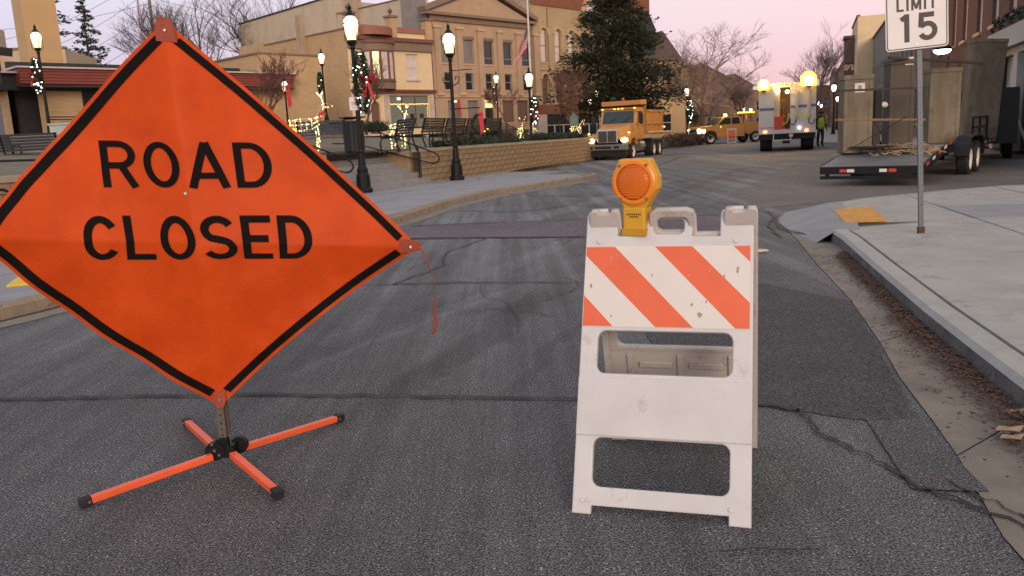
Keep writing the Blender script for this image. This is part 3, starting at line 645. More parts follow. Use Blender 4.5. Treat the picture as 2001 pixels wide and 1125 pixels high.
# far pavement right of the street and beyond
sheet('sidewalk', [(17.4, 41.5), (22.6, 43.5), (44, 107), (70, 180), (66, 182), (40, 108), (19.2, 50.5)], .11, mat('far concrete', (.26, .24, .225), .85, .1, 1), .1)
sheet('sidewalk', [(x - .0, y) for x, y in in2[2:]] + [(57, 182), (27.6, 108), (12, 67), (6.3, 55), (1.9, 43)], .11, MATS['far concrete'], .1)

# ------------------------------------------------------------ park terrain above the wall
def parkz(x, y):
    r = Vector((x, y)) - WP; s = r.dot(WD); d = r.dot(WN)
    z = 1.02 + .05 * max(d, 0)
    if s > 19:
        k = min(1, max(0, (s - 19) / 26)); z = z * (1 - k) + (.3 + .03 * max(d, 0)) * k
        if d < 3: z = .14 + (z - .14) * max(0, d) / 3
    return min(z, 2.6)
b = MB(); NS, ND = 46, 30; idx = {}
for i in range(NS):
    s = -26 + i * 2.8
    for j in range(ND):
        d = .30 + (j / (ND - 1)) ** 1.5 * 75 if s <= 19.5 else (j / (ND - 1)) ** 1.5 * 75 - .02
        if -5.0 < s < .4 and j == 0: d = 2.15
        x, y = wl(s, d); idx[i, j] = len(b.v); b.v.append((x, y, parkz(x, y)))
for i in range(NS - 1):
    for j in range(ND - 1): b.f.append((idx[i, j], idx[i + 1, j], idx[i + 1, j + 1], idx[i, j + 1]))
b.build('park_ground', M_grass, smooth=True)['kind'] = 'structure'

# ------------------------------------------------------------ retaining walls: blocks in courses and cap stones
blk = [MB().box((0, 0, 0), (.485, .16, .152)).mesh('block', M_block) for _ in range(1)]
for t_, (rx, ry) in enumerate(((.02, .01), (.01, .02), (.03, .0))):
    m_ = MB(); rr = random.Random(t_)
    # split-face block: chipped outer face
    w, h, dd = .485, .152, .09
    g_ = [[(-w / 2 + w * i / 3, -(dd + (rr.uniform(-.006, .022) if 0 < i < 3 or True else 0)), -h / 2 + h * j / 1) for i in range(4)] for j in range(2)]
    vs = [p for row in g_ for p in row] + [(-w / 2, .07, -h / 2), (w / 2, .07, -h / 2), (w / 2, .07, h / 2), (-w / 2, .07, h / 2)]
    m_.add(vs, [(0, 1, 5, 4), (1, 2, 6, 5), (2, 3, 7, 6), (8, 0, 4, 11), (3, 9, 10, 7), (4, 5, 6, 7, 10, 11), (0, 8, 9, 3, 2, 1)])
    blk.append(m_.mesh('block', M_block))
blk = blk[1:]
ang = atan2(WD.y, WD.x)
def rwall(s0, s1, label, budget, ztop=1.09):
    L = s1 - s0; o = thing('retaining_wall', label, 'wall', (*wl(s0), .0), ang)
    core = MB().bb(0, L, .07, .30, 0, ztop - .09); core.build('wall_core', M_joint, o)
    rows = 6; rh = (ztop - .09 - .02) / rows; far = MB(); cnt = 0
    cells = []
    for k in range(rows):
        off = .25 if k % 2 else 0; x = -off
        while x < L - .02:
            a, c = max(x, 0), min(x + .5, L); 
            if c - a > .08: cells.append((a, c, k))
            x += .5
    # nearest (smallest s) first
    cells.sort(key=lambda q: q[0])
    rr = random.Random(int(L * 10))
    for a, c, k in cells:
        zc = .02 + rh * (k + .5)
        if cnt < budget:
            q = obj('block', rr.choice(blk), o, loc=((a + c) / 2, rr.uniform(-.006, .006), zc)); q.scale = ((c - a - .012) / .485, 1, (rh - .012) / .152); cnt += 1
        else: far.box(((a + c) / 2, .0, zc), (c - a - .012, .17, rh - .012))
    if far.v: far.build('far_blocks', M_block, o)['kind'] = 'stuff'
    x = 0
    while x < L:
        e = min(x + .92, L); MB().bb(x + .004, e - .004, -.13, .36, ztop - .09, ztop + rr.uniform(-.003, .003)).build('cap_stone', M_cap, o); x += .92
    return o
rwall(-15.5, -5.0, 'yellow brown block retaining wall left of the steps behind the orange sign', 200)
rwall(0, 19.6, 'long yellow brown block retaining wall with pale cap right of the steps', 300)
# steps with cheek walls
st = thing('stone_steps', 'grey concrete steps climbing through the block wall beside the nearest big lamp', 'steps', (*wl(-5.0), 0), ang)
for k in range(6):
    MB().bb(.02, 4.98, -.22 + .33 * k, 2.15, .12 + .155 * k + (.001), .12 + .155 * (k + 1)).build('step', M_step, st)
for x0, nm in ((-.0, 1), (5.0, 2)):
    MB().bb(x0 - .13 + (.0 if nm == 1 else 0), x0 + .13, .365, 2.3, 0, 1.03).build('cheek_wall', M_block, st)
def rail(name, label, base, rz, pts_top, pts_low, posts, r=.022, cat='railing', group=None):
    o = thing(name, label, cat, base, rz, group)
    MB().tube(pts_top, r).build('handrail', M_black, o)
    if pts_low: MB().tube(pts_low, r * .8).build('lower_rail', M_black, o)
    for p, zt in posts: MB().cyl(p, (p[0], p[1], zt), r, n=8).build('post', M_black, o)
    return o
# local x along wall, y into park
def srail(xx, label, base):
    top = [(xx, 2.9, 1.95), (xx, 2.1, 1.93), (xx, -.45, .98), (xx, -.60, .90), (xx, -.64, .78), (xx, -.55, .68), (xx, -.42, .66)]
    low = [(xx, 2.85, 1.35), (xx, 2.1, 1.33), (xx, -.42, .66)]
    return rail('stair_railing', label, base, ang, top, low, [((xx, 2.3, 1.0), 1.94), ((xx, .02, .12), 1.14)])
srail(4.75, 'black pipe handrail on the right side of the grey steps', (*wl(-5.0), 0))
srail(.3, 'black pipe handrail on the left side of the grey steps', (*wl(-5.0), 0))
# railing of the ramp at the far left edge
rail('ramp_railing', 'black pipe railing with two rails at the left edge in front of the benches', (-7.6, 12.2, .12), radians(15), [(-2.5, 0, 1.22), (0, 0, 1.19), (1.35, 0, 1.16)], [(-2.5, 0, .96), (0, 0, .93), (1.2, 0, .90)], [((-.15, 0, 0), 1.2), ((1.1, 0, 0), 1.16)], r=.018)
rail('stair_railing', 'short black looped handrail at the left edge beside the orange sign', (-7.0, 11.0, .12), radians(60), [(-1.6, 0, .80), (-.5, 0, .88), (.3, 0, .80), (.9, 0, .52)], [(-1.6, 0, .3), (-.1, 0, .36)], [((-.3, 0, 0), .86), ((-1.0, 0, 0), .85)], r=.02)

# ============================================================ ROAD CLOSED SIGN
C_ = Vector((-1.209, 3.16, .940)); Lp = Vector((-2.052, 3.12, 1.001)); Rp = Vector((-.370, 3.30, .863)); Tp = Vector((-1.285, 3.30, 1.783)); Bp = Vector((-1.212, 3.235, .262))
Nn = -((Rp - Lp).cross(Tp - Bp)).normalized()
if Nn.y > 0: Nn = -Nn
def SS(a, b, off=0.0):
    q = abs(a) + abs(b) + 1e-9; f = 4 * abs(a) * abs(b) / (q * q)
    k = (.045 if (a < 0 and b > 0) else .03 if b > 0 else .10 if a < 0 else -.05)
    g_ = 1 + k * f * q
    a2, b2 = a * g_, b * g_
    p = C_ + (Rp - C_) * max(a2, 0) + (C_ - Lp) * min(a2, 0) + (Tp - C_) * max(b2, 0) + (C_ - Bp) * min(b2, 0)
    w = -.040 * f * q + .012 * sin(8 * a + 4 * b) * q + .006 * sin(13 * a - 11 * b + 2) * q * q + .0035 * sin(17 * b - 7 * a + 1) * q + .022 * math.exp(-(a * 7) ** 2) + .004 * math.exp(-((a - b * .8 - .1) * 10) ** 2) * (b < 0)
    w -= .11 * (sqrt(b * b + .035) - abs(b)) * max(0, 1 - q * .6)
    w += .004 * sin(24 * (a + b)) * max(0, q - .75) * 4 * (.5 + .5 * sin(5 * a))
    return p + Nn * (w + off)
sg = thing('road_closed_sign', 'big orange diamond roll-up sign reading ROAD CLOSED on a low folding stand', 'road sign', (-1.215, 3.21, 0))
inv = Matrix.Translation((1.215, -3.21, 0))
def sgb(): return MB(inv)
m = bpy.data.materials.new('orange sign vinyl'); m.use_nodes = True; MATS['vinyl'] = m; M_sign = m
t = m.node_tree; bs = t.nodes['Principled BSDF']; n = t.nodes.new; l = t.links.new
bs.inputs['Roughness'].default_value = .5; bs.inputs['Specular IOR Level'].default_value = .12
tcn = n('ShaderNodeTexCoord'); no = n('ShaderNodeTexNoise'); l(tcn.outputs['Object'], no.inputs[0]); no.inputs['Scale'].default_value = 5; no.inputs['Detail'].default_value = 8; no.inputs['Roughness'].default_value = .65
rp = n('ShaderNodeValToRGB'); l(no.outputs[0], rp.inputs[0]); rp.color_ramp.elements[0].position = .3; rp.color_ramp.elements[1].position = .7
rp.color_ramp.elements[0].color = (.46, .050, .006, 1); rp.color_ramp.elements[1].color = (.60, .072, .008, 1)
n2 = n('ShaderNodeTexNoise'); l(tcn.outputs['Object'], n2.inputs[0]); n2.inputs['Scale'].default_value = 16; n2.inputs['Detail'].default_value = 9; n2.inputs['Roughness'].default_value = .8
mr = n('ShaderNodeMapRange'); l(n2.outputs[0], mr.inputs[0]); mr.inputs[1].default_value = .66; mr.inputs[2].default_value = .80; mr.inputs[4].default_value = .55
mx = n('ShaderNodeMix'); mx.data_type = 'RGBA'; l(mr.outputs[0], mx.inputs[0]); l(rp.outputs[0], mx.inputs[6]); mx.inputs[7].default_value = (.25, .03, .01, 1)
l(mx.outputs[2], bs.inputs['Base Color'])
wv = n('ShaderNodeTexWave'); mpw = n('ShaderNodeMapping'); l(tcn.outputs['Object'], mpw.inputs[0]); mpw.inputs['Rotation'].default_value = (0, radians(38), 0); l(mpw.outputs[0], wv.inputs[0]); wv.inputs['Scale'].default_value = 30; wv.bands_direction = 'X'; wv.inputs['Distortion'].default_value = 1.2; wv.inputs['Detail Scale'].default_value = .4
wn = n('ShaderNodeTexVoronoi'); l(tcn.outputs['Object'], wn.inputs[0]); wn.inputs['Scale'].default_value = 190
ad = n('ShaderNodeMath'); ad.operation = 'ADD'; l(wv.outputs[1], ad.inputs[0]); l(wn.outputs[0], ad.inputs[1])
bp = n('ShaderNodeBump'); bp.inputs['Strength'].default_value = .22; bp.inputs['Distance'].default_value = .002; l(ad.outputs[0], bp.inputs['Height']); l(bp.outputs[0], bs.inputs['Normal'])
fb = sgb(); G = 96; th = .0016
for side in (0, 1):
    o0 = len(fb.v)
    for i in range(G + 1):
        for j in range(G + 1):
            u_, v_ = -1 + 2 * i / G, -1 + 2 * j / G; a, bb_ = (u_ + v_) / 2, (v_ - u_) / 2
            fb.v.append(tuple(inv @ SS(a, bb_, -side * th * 2)))
    for i in range(G):
        for j in range(G):
            q = (o0 + i * (G + 1) + j, o0 + (i + 1) * (G + 1) + j, o0 + (i + 1) * (G + 1) + j + 1, o0 + i * (G + 1) + j + 1); fb.f.append(q if side == 0 else q[::-1])
fb.build('sign_face', M_sign, sg, smooth=True)
bord = sgb()
def uvm(u_, v_, off=.0032): return SS((u_ + v_) / 2, (v_ - u_) / 2, off)
for k in range(4):
    def f2(x, y, k=k):
        u_, v_ = (x, y)
        for _ in range(k): u_, v_ = -v_, u_
        return uvm(u_, v_)
    lo = -.90 if k != 2 else -.93
    yc_, w_ = ((.952, .050), (.950, .056), (.942, .062), (.942, .062))[k]; ribbon(bord, [(-.875, yc_), (.875, yc_)], w_, f2, .04)
bord.build('sign_border', M_ink, sg)
# lettering: one mesh per letter
def put(word, a0, a1, b0, h, slope, sx=1.0, w=.165):
    gl = [glyph(c, w) for c in word]; tot = sum(g_[1] for g_ in gl); 
    ratio = h * sx
    # widths in the photo: letters spread evenly between a0 and a1
    gap = ((a1 - a0) - tot * ratio * 1.0) / (len(word) - 1); x = a0
    for c, (st_, wd) in zip(word, gl):
        mb_ = sgb()
        for si, s_ in enumerate(st_):
            def fn(px, py, x=x, si=si):
                a = x + px * ratio; bq = b0 + py * h
                a -= .0 * py; return SS(a, bq + slope * a, .0034 + si * .0004)
            ribbon(mb_, s_, w, fn, .05)
        mb_.build('letter_' + c.lower(), M_ink, sg); x += wd * ratio + gap
put('ROAD', -.381, .368, .247, .204, .026, 1.24, .135)
put('CLOSED', -.507, .512, -.098, .220, .024, 1.10, .148)
# corner pockets with rivets
def pocket(a, bq, w_, h_, ang_):
    mb_ = sgb()
    ax = Vector((cos(ang_), sin(ang_))); ay = Vector((-ax.y, ax.x)); vs = []
    shp = [(-w_, -h_), (w_, -h_), (w_ * .95, .2 * h_), (w_ * .55, h_), (-w_ * .55, h_), (-w_ * .95, .2 * h_)]
    for off in (.0, .006):
        for x, y in shp:
            p = Vector((a, bq)) + ax * x + ay * y; vs.append(SS(p.x, p.y, off + .004 if off else -.001))
    mb_.add(vs, [(0, 1, 2, 3, 4, 5), (6, 7, 8, 9, 10, 11)] + [(i, (i + 1) % 6, 6 + (i + 1) % 6, 6 + i) for i in range(6)])
    pk = mb_.build('corner_pocket', M_orange_d, sg)
    c = SS(a, bq, .006); rv = sgb(); rv.cyl(c, c + Nn * .004, .007, .005, 10); rv.build('rivet', M_bolt, pk)
pocket(-.002, .958, .044, .056, 0); pocket(.962, 0, .036, .05, -pi / 2); pocket(-.962, 0, .036, .05, pi / 2); pocket(0, -.955, .03, .05, pi)
c = SS(-.014, .223, .001); rv = sgb(); rv.cyl(c, c + Nn * .004, .008, .006, 10); rv.build('rivet', M_bolt, sg)
# ribs behind the fabric
rb = sgb(); rb.tube([Lp - Nn * .03, (Lp + C_) / 2 - Nn * .075, C_ - Nn * .085, (Rp + C_) / 2 - Nn * .075, Rp - Nn * .03], .007, 6); rb.build('cross_rib', M_mast, sg)
rb = sgb(); rb.tube([Tp - Nn * .03, (Tp + C_) / 2 - Nn * .06, C_ - Nn * .09, Bp - Nn * .03], .008, 6); rb.build('upright_rib', M_mast, sg)
# loose strap hanging from the right corner
sp_ = sgb(); pts = [(-.372, 3.29, .862), (-.352, 3.285, .846), (-.336, 3.285, .80), (-.322, 3.285, .735), (-.316, 3.29, .66), (-.325, 3.285, .60), (-.318, 3.28, .55), (-.333, 3.28, .50)]
vs = []
for i, p in enumerate(pts):
    w_ = .004 if 0 < i < 5 else .007; tw = i * .5; vs += [(p[0] - w_ * cos(tw), p[1] - w_ * sin(tw), p[2]), (p[0] + w_ * cos(tw), p[1] + w_ * sin(tw), p[2])]
sp_.add(vs, [(2 * i, 2 * i + 1, 2 * i + 3, 2 * i + 2) for i in range(len(pts) - 1)]); so = sp_.build('loose_strap', M_orange_d, sg)
md = so.modifiers.new('s', 'SOLIDIFY'); md.thickness = .001
# mast, bracket, hub and legs
ms = sgb(); ms.box((-1.215, 3.215, .205), (.030, .022, .22)); ms.box((-1.215, 3.240, .215), (.040, .018, .16)); ms.build('mast', M_mast, sg)
hl = sgb()
for z in (.14, .165, .19, .225, .26): hl.cyl((-1.215, 3.2035, z), (-1.215, 3.2045, z), .0045, n=8)
hl.build('mast_hole', M_rubber, sg)['kind'] = 'stuff'
lt = sgb(); lt.box((-1.217, 3.198, .212), (.022, .014, .007)); lt.build('latch', M_bolt, sg)
hb = sgb()
for x, y, r_ in ((-1.243, 3.185, .040), (-1.165, 3.245, .036)): hb.cyl((x, y - .012, .083), (x, y + .012, .083), r_, n=16)
hb.box((-1.205, 3.212, .078), (.075, .07, .05)); hb.box((-1.215, 3.20, .105), (.045, .03, .05)); hb.build('hub', M_black, sg)
for x, z in ((-1.243, .088), (-1.226, .068), (-1.25, .115)): sgb().cyl((x, 3.172, z), (x, 3.168, z), .006, n=8).build('bolt', M_bolt, sg)
for (p0, p1) in (((-1.252, 3.165), (-1.640, 2.872)), ((-1.172, 3.175), (-.905, 2.862)), ((-1.150, 3.255), (-.840, 3.700)), ((-1.262, 3.245), (-1.585, 3.748))):
    a = Vector((*p0, .066)); e = Vector((*p1, .024)); d = (e - a).normalized()
    me = sgb(); me.bar(a, e - d * .03, .030, .026); lg = me.build('leg', M_leg, sg)
    mo = lg.modifiers.new('b', 'BEVEL'); mo.width = .003; mo.segments = 2
    ft = sgb(); ft.bar(e - d * .032, e + d * .012, .038, .034); ff = ft.build('rubber_foot', M_rubber, lg)
    mo = ff.modifiers.new('b', 'BEVEL'); mo.width = .004; mo.segments = 2
    sv = d.cross(Vector((0, 0, 1))).normalized(); c = e - d * .022
    for sgn in (-1, 1): sgb().cyl(c + sv * .019 * sgn, c + sv * .022 * sgn, .006, n=8).build('foot_rivet', M_bolt, lg)

# ============================================================ BARRICADE
bx, by, byaw, BW, BL, blean = .4506, 2.5476, -.3031, .5946, 1.0851, .4065
bt = thing('folding_barricade', 'white plastic folding barricade with orange stripes and an amber warning light', 'barricade', (bx, by, 0), byaw)
Pm = Matrix(((1, 0, 0, 0), (0, sin(blean), -cos(blean), 0), (0, cos(blean), sin(blean), 0), (0, 0, 0, 1)))   # x, y(up the panel), z = outward normal
out_ = [(-.298, 0), (-.231, 0), (-.231, .030), (.226, .032), (.226, 0), (.298, 0), (.297, 1.0), (.297, 1.065)] + \
       [(.29, 1.082), (.262, 1.082), (.262, 1.070), (.215, 1.070), (.215, 1.082), (.19, 1.082), (.184, 1.065), (.184, .985), (.086, .985), (.086, 1.05)] + \
       [(.078, 1.073), (.055, 1.083), (-.052, 1.083), (-.074, 1.073), (-.079, 1.05), (-.079, .988), (-.179, .988), (-.184, 1.065), (-.19, 1.082), (-.215, 1.082), (-.215, 1.070), (-.262, 1.070), (-.262, 1.082), (-.288, 1.082), (-.297, 1.065)]
hol = [rrect(-.052, .058, .994, 1.052, .02), rrect(-.236, .231, .486, .638, .03), rrect(-.234, .227, .094, .262, .03)]
pl = plate(out_, hol, .030, .005); pl.materials.append(M_plastic_w)
fp = obj('front_panel', pl, bt, M=Pm @ Matrix.Translation((0, 0, -.0155)))
fp.data.shade_smooth() if False else None
# raised flat board and side ribs
def pbox(x0, x1, y0, y1, z0, z1, name, mt, par=None, bev=.003):
    o = MB(Pm if par is None else ident()).bb(x0, x1, y0, y1, z0, z1).build(name, mt, par or bt)
    if bev: md = o.modifiers.new('b', 'BEVEL'); md.width = bev; md.segments = 2
    return o
pbox(-.297, .297, .267, .472, -.004, .0045, 'lower_board', M_plastic_w)
MB(Pm).bb(-.294, .288, .652, .948, -.003, .0015).build('striped_board', M_refl_w, bt)
# stripes lean down to the right; clipped to the board
for x0, x1 in ((-.188 - .245, -.188), (-.043, .088), (.230, .475), (-.62, -.498)):
    top_, bot_ = .9465, .6535; sh = .285      # horizontal shift from top to bottom
    poly = [(x0, top_), (x0 + sh, bot_), (x1 + sh, bot_), (x1, top_)]
    if x0 < -.6: poly = [(-.76, top_), (-.76 + sh, bot_), (-.184, bot_), (-.184 - sh, top_)]
    if x0 > .2: poly = [(.230, top_), (.230 + sh, bot_), (.9, bot_), (.9, top_)]
    if -.5 < x0 < -.3: poly = [(-.327, top_), (-.327 + sh, bot_), (.097 - .0, bot_), (-.188, top_)]; poly = [(-.325, top_), (-.033, bot_), (.097, bot_), (-.188, top_)]
    if -.1 < x0 < 0: poly = [(-.043, top_), (.239, bot_), (.375, bot_), (.088, top_)]
    poly = clip_convex(poly[::-1] if sum(poly[k][0] * poly[(k + 1) % 4][1] - poly[(k + 1) % 4][0] * poly[k][1] for k in range(4)) < 0 else poly, [(-.2925, .6535), (.2865, .6535), (.2865, .9465), (-.2925, .9465)])
    if len(poly) >= 3: MB(Pm).prism(poly, .0015, .0022).build('stripe', M_refl_o, bt)
for x, y in ((-.247, .966), (.237, .966), (-.241, .049), (-.262, .046), (.233, .052)): MB(Pm).lathe([(.001, .005), (.008, .004), (.010, -.001)], (x, y, 0), 12).build('plastic_rivet', M_plastic_w, bt)
# scuffs on the sheeting
rs = random.Random(11); scf = MB(Pm)
for x, y, s_ in ((-.20, .905, .012), (-.18, .915, .008), (-.268, .80, .012), (.09, .735, .010), (.12, .70, .016), (.14, .745, .009), (.245, .862, .016), (.15, .855, .009), (.20, .835, .012), (-.258, .692, .008), (-.19, .69, .007), (.08, .84, .008), (-.05, .84, .006)):
    pts = [(x + cos(k * 1.05) * s_ * rs.uniform(.3, 1) * .6, y + sin(k * 1.05) * s_ * rs.uniform(.4, 1)) for k in range(6)]
    scf.add([(p[0], p[1], .0026) for p in pts], [(0, 1, 2, 3, 4, 5)])
scf.build('scuff_mark', mat('scuffed sheeting', (.36, .27, .22), .7, .3, 60), bt)['kind'] = 'stuff'
# moulded hinge barrels
for x in (-.24, .24): MB().cyl((x - .022, .4265, .993), (x + .022, .4265, .993), .011, n=12).build('hinge_barrel', M_plastic_w, bt)
# back panel, leaning the other way
bl2 = .31
Y0 = .433 + 1.06 * sin(bl2)
Qm = Matrix.Translation((.014, Y0 - .02, 0)) @ Matrix(((-1, 0, 0, 0), (0, -sin(bl2), cos(bl2), 0), (0, cos(bl2), sin(bl2), 0), (0, 0, 0, 1)))
out2 = [(-p[0], p[1] * .977) for p in out_][::-1]; hol2 = [[(-p[0], p[1] * .977) for p in h_][::-1] for h_ in hol]
pl2 = plate(out2, hol2, .030, .005); pl2.materials.append(M_plastic_b)
bp2 = obj('back_panel', pl2, bt, M=Qm @ Matrix.Translation((0, 0, -.0155)))
# stiffening ribs moulded on the inside of the back panel (facing the camera)
rbm = MB(Qm)
for x in (-.278, .278): rbm.bb(x - .012, x + .012, .03, .94, -.048, -.0308)
for y in (.645, .477, .265, .085): rbm.bb(-.266, .266, y - .006, y + .006, -.042, -.0308)
rbm.build('stiffening_rib', M_plastic_b, bt)
for x0 in (-.20, -.006, .19):
    o = MB(Qm).bb(x0 - .012, x0 + .012, .30, .45, -.040, -.0308).build('upright_dimple', M_plastic_b, bt); md = o.modifiers.new('b', 'BEVEL'); md.width = .006; md.segments = 3
for x0 in (-.105, .09):
    for y0 in (.40, .30):
        o = MB(Qm).bb(x0 - .065, x0 + .065, y0 - .014, y0 + .014, -.040, -.0308).build('long_dimple', M_plastic_b, bt); md = o.modifiers.new('b', 'BEVEL'); md.width = .008; md.segments = 3
for s_ in (-1, 1): MB(Pm).bb(s_ * .284 - .011, s_ * .284 + .011, .04, .97, -.055, -.0312).build('side_rib', M_plastic_b, bt)
# warning light bolted in the notch
LX, LY = -.128, .405
wlgt = MB(); c0 = Vector((LX + .014, LY + .012, 1.100))
prof = [(0.001, -.001)]
Rl = Matrix.Rotation(radians(-12), 3, 'Z') @ Matrix.Rotation(pi / 2, 3, 'X')
# case: octagonal yellow body behind the lens tapering to the battery box
hs = [(-.060, .088), (.060, .088), (.092, .02), (.090, -.025), (.045, -.10), (-.045, -.10), (-.090, -.025), (-.092, .02)]
Rc = Matrix.Rotation(radians(-12), 4, 'Z'); Tl = Matrix.Translation(c0) @ Rc @ Matrix.Scale(.94, 4)
body = MB(Tl).yprism(hs[::-1], -.018, .042).build('warning_light', M_yellow, bt)
md = body.modifiers.new('b', 'BEVEL'); md.width = .006; md.segments = 3
rg = MB(Tl @ Matrix.Rotation(pi / 2, 4, 'X')).lathe([(.068, .018), (.0685, .031), (.080, .031), (.088, .026), (.089, .016)], n=40).build('lens_ring', M_amber_ring, body, smooth=False)
ln = MB(Tl @ Matrix.Rotation(pi / 2, 4, 'X'))
ln.lathe([(.068, .018), (.066, .028), (.045, .034), (.001, .037)], n=40); ln.build('lens', M_amber, body, smooth=True)
rid = MB(Tl)
for i in range(13):
    z = -.058 + i * .0097; hw = sqrt(max(.064 ** 2 - z * z, 0)); yy = -.0335 - .0035 * (1 - (z / .066) ** 2)
    for x_ in range(4):
        xa = -hw + 2 * hw * x_ / 4; xb = xa + 2 * hw / 4; 
        ya = -.029 - .008 * (1 - min(1, (xa * xa + z * z) / .0045)); yb = -.029 - .008 * (1 - min(1, (xb * xb + z * z) / .0045))
        rid.bar((xa, ya, z), (xb, yb, z), .0052, .0052)
rid.build('lens_ridges', M_amber, body)['kind'] = 'stuff'
for a_ in (50, 130, 230, 310): MB(Tl @ Matrix.Rotation(pi / 2, 4, 'X')).cyl((cos(radians(a_)) * .082, sin(radians(a_)) * .082, .026), (cos(radians(a_)) * .082, sin(radians(a_)) * .082, .032), .007, n=8).build('screw', mat('dull brass screw', (.30, .17, .08), .5, metal=.4), body)
bc = MB(Tl).bb(-.045, .045, -.032, .05, -.202, -.095).build('battery_case', M_yellow, body); md = bc.modifiers.new('b', 'BEVEL'); md.width = .008; md.segments = 3
MB(Tl).bb(-.048, .048, -.036, .054, -.205, -.178).build('battery_lid', mat('yellow case lid', (.50, .26, .015), .5, .1), body)
# tiny printed caption on the case, unreadable at this size
cp = MB(Tl); 
for r_ in range(2):
    for i in range(8 if r_ == 0 else 5): x = (-.028 if r_ == 0 else -.016) + i * .0075; cp.bb(x, x + .0048, -.0326, -.0322, -.125 - r_ * .0095, -.1195 - r_ * .0095)
cp.build('case_print', M_ink, body)['kind'] = 'stuff'

# ============================================================ SPEED LIMIT SIGN
sp0 = Vector((4.15, 8.19, .124))
ss = thing('speed_limit_sign', 'white rectangular SPEED LIMIT 15 sign on a grey metal pole in the right pavement', 'road sign', sp0, 0)
tilt = Matrix.Rotation(radians(-2.9), 4, 'Y') @ Matrix.Rotation(radians(0), 4, 'X')
MB(tilt).bb(-.024, .024, -.010, .010, 0, 2.75).build('pole', M_galv, ss)
hl = MB(tilt)
for k in range(26): hl.cyl((0, -.0101, .3 + k * .06), (0, -.0112, .3 + k * .06), .0045, n=6)
hl.build('pole_hole', M_under, ss)['kind'] = 'stuff'
MB(tilt).bb(-.032, .032, -.018, .018, 0, .07).build('pole_sleeve', mat('rusty sleeve', (.10, .04, .03), .9, .3, 40), ss)
# sign plate local frame: yawed about 6 degrees
Sz = Matrix.Translation((-.125, -.026, 1.80)) @ Matrix.Rotation(radians(-10), 4, 'Z') @ Matrix.Rotation(radians(-2.9), 4, 'Y')
PW, PH = .565, .72
SP = Sz @ Matrix(((1, 0, 0, 0), (0, 0, 1, 0), (0, 1, 0, 0), (0, 0, 0, 1)))
me = plate(rrect(-PW / 2, PW / 2, 0, PH, .035), [], .004, .0008); me.materials.append(M_signw)
M90 = Sz @ Matrix(((1, 0, 0, 0), (0, 0, -1, 0), (0, 1, 0, 0), (0, 0, 0, 1)))
obj('sign_plate', me, ss, M=M90)
me = plate(rrect(-PW / 2 + .010, PW / 2 - .010, .010, PH - .010, .028), [rrect(-PW / 2 + .019, PW / 2 - .019, .019, PH - .019, .022)], .001, .0); me.materials.append(M_signk)
obj('sign_border', me, ss, M=M90 @ Matrix.Translation((0, 0, .003)))
def word(par, Mx, text, xc, y0, h, width, mt, w=.165, z=.0032, sq=1.0):
    gl = [glyph(c, w) for c in text]; tot = sum(g_[1] for g_ in gl) * h * sq; gap = (width - tot) / max(1, len(text) - 1); x = xc - width / 2 if len(text) > 1 else xc - tot / 2
    for c, (st_, wd) in zip(text, gl):
        mb_ = MB(Mx)
        for si, s_ in enumerate(st_): ribbon(mb_, s_, w, lambda px, py, x=x, si=si: (x + px * h * sq, y0 + py * h, z + si * .0003), .08)
        mb_.build('letter_' + c.lower() if c.isalpha() else 'numeral_' + {'1': 'one', '5': 'five'}.get(c, 'digit'), mt, par); x += wd * h * sq + gap
word(ss, M90, '15', .012, .072, .262, .33, M_signk, .18, sq=1.0)
word(ss, M90, 'LIMIT', .0, .362, .122, .36, M_signk, .17)
word(ss, M90, 'SPEED', .0, .530, .122, .40, M_signk, .17)
for y in (.045, .675): MB(M90).cyl((0, y, .002), (0, y, .007), .009, n=8).build('bolt', M_bolt, ss)
# ============================================================ BUILDINGS
# local frame of a building: x along the facade, y away from the viewer, z up; facade plane y = 0
WCACHE = {}
def window(par, x0, x1, z0, z1, style='sash', glass=None, fm=None, y=.16, sill=True, arch=False, fx=None, lab=None):
    glass = glass or M_glass; fm = fm or M_frame_g; w, h = x1 - x0, z1 - z0
    key = (round(w, 2), round(h, 2), style, glass.name, fm.name, sill)
    if key not in WCACHE:
        f = MB(); t = .07
        f.bb(0, t, -.03, .03, 0, h).bb(w - t, w, -.03, .03, 0, h).bb(t, w - t, -.03, .03, 0, t).bb(t, w - t, -.03, .03, h - t, h)
        if style == 'sash': f.bb(t, w - t, -.028, .025, h * .5 - .03, h * .5 + .03)
        if style == 'two': f.bb(w / 2 - .03, w / 2 + .03, -.028, .025, t, h - t)
        if style == 'grid': f.bb(w / 2 - .03, w / 2 + .03, -.028, .025, t, h - t).bb(t, w / 2 - .03, -.025, .02, h * .5 - .02, h * .5 + .02).bb(w / 2 + .03, w - t, -.025, .02, h * .5 - .02, h * .5 + .02)
        if style == 'transom': f.bb(t, w - t, -.028, .025, h * .74 - .04, h * .74 + .04)
        if style == 'low': f.bb(t, w - t, -.028, .025, h * .28 - .03, h * .28 + .03)
        WCACHE[key] = (f.mesh('window', fm), MB().bb(t * .6, w - t * .6, .0, .012, t * .6, h - t * .6).mesh('pane', glass), MB().bb(-.08, w + .08, -.26, .02, -.12, -.003).mesh('sill', fx or M_stone))
    a, g, s_ = WCACHE[key]
    o = obj('window', a, par, loc=(x0, y, z0), label=lab); obj('pane', g, o)
    if sill: obj('sill', s_, o)
    return o
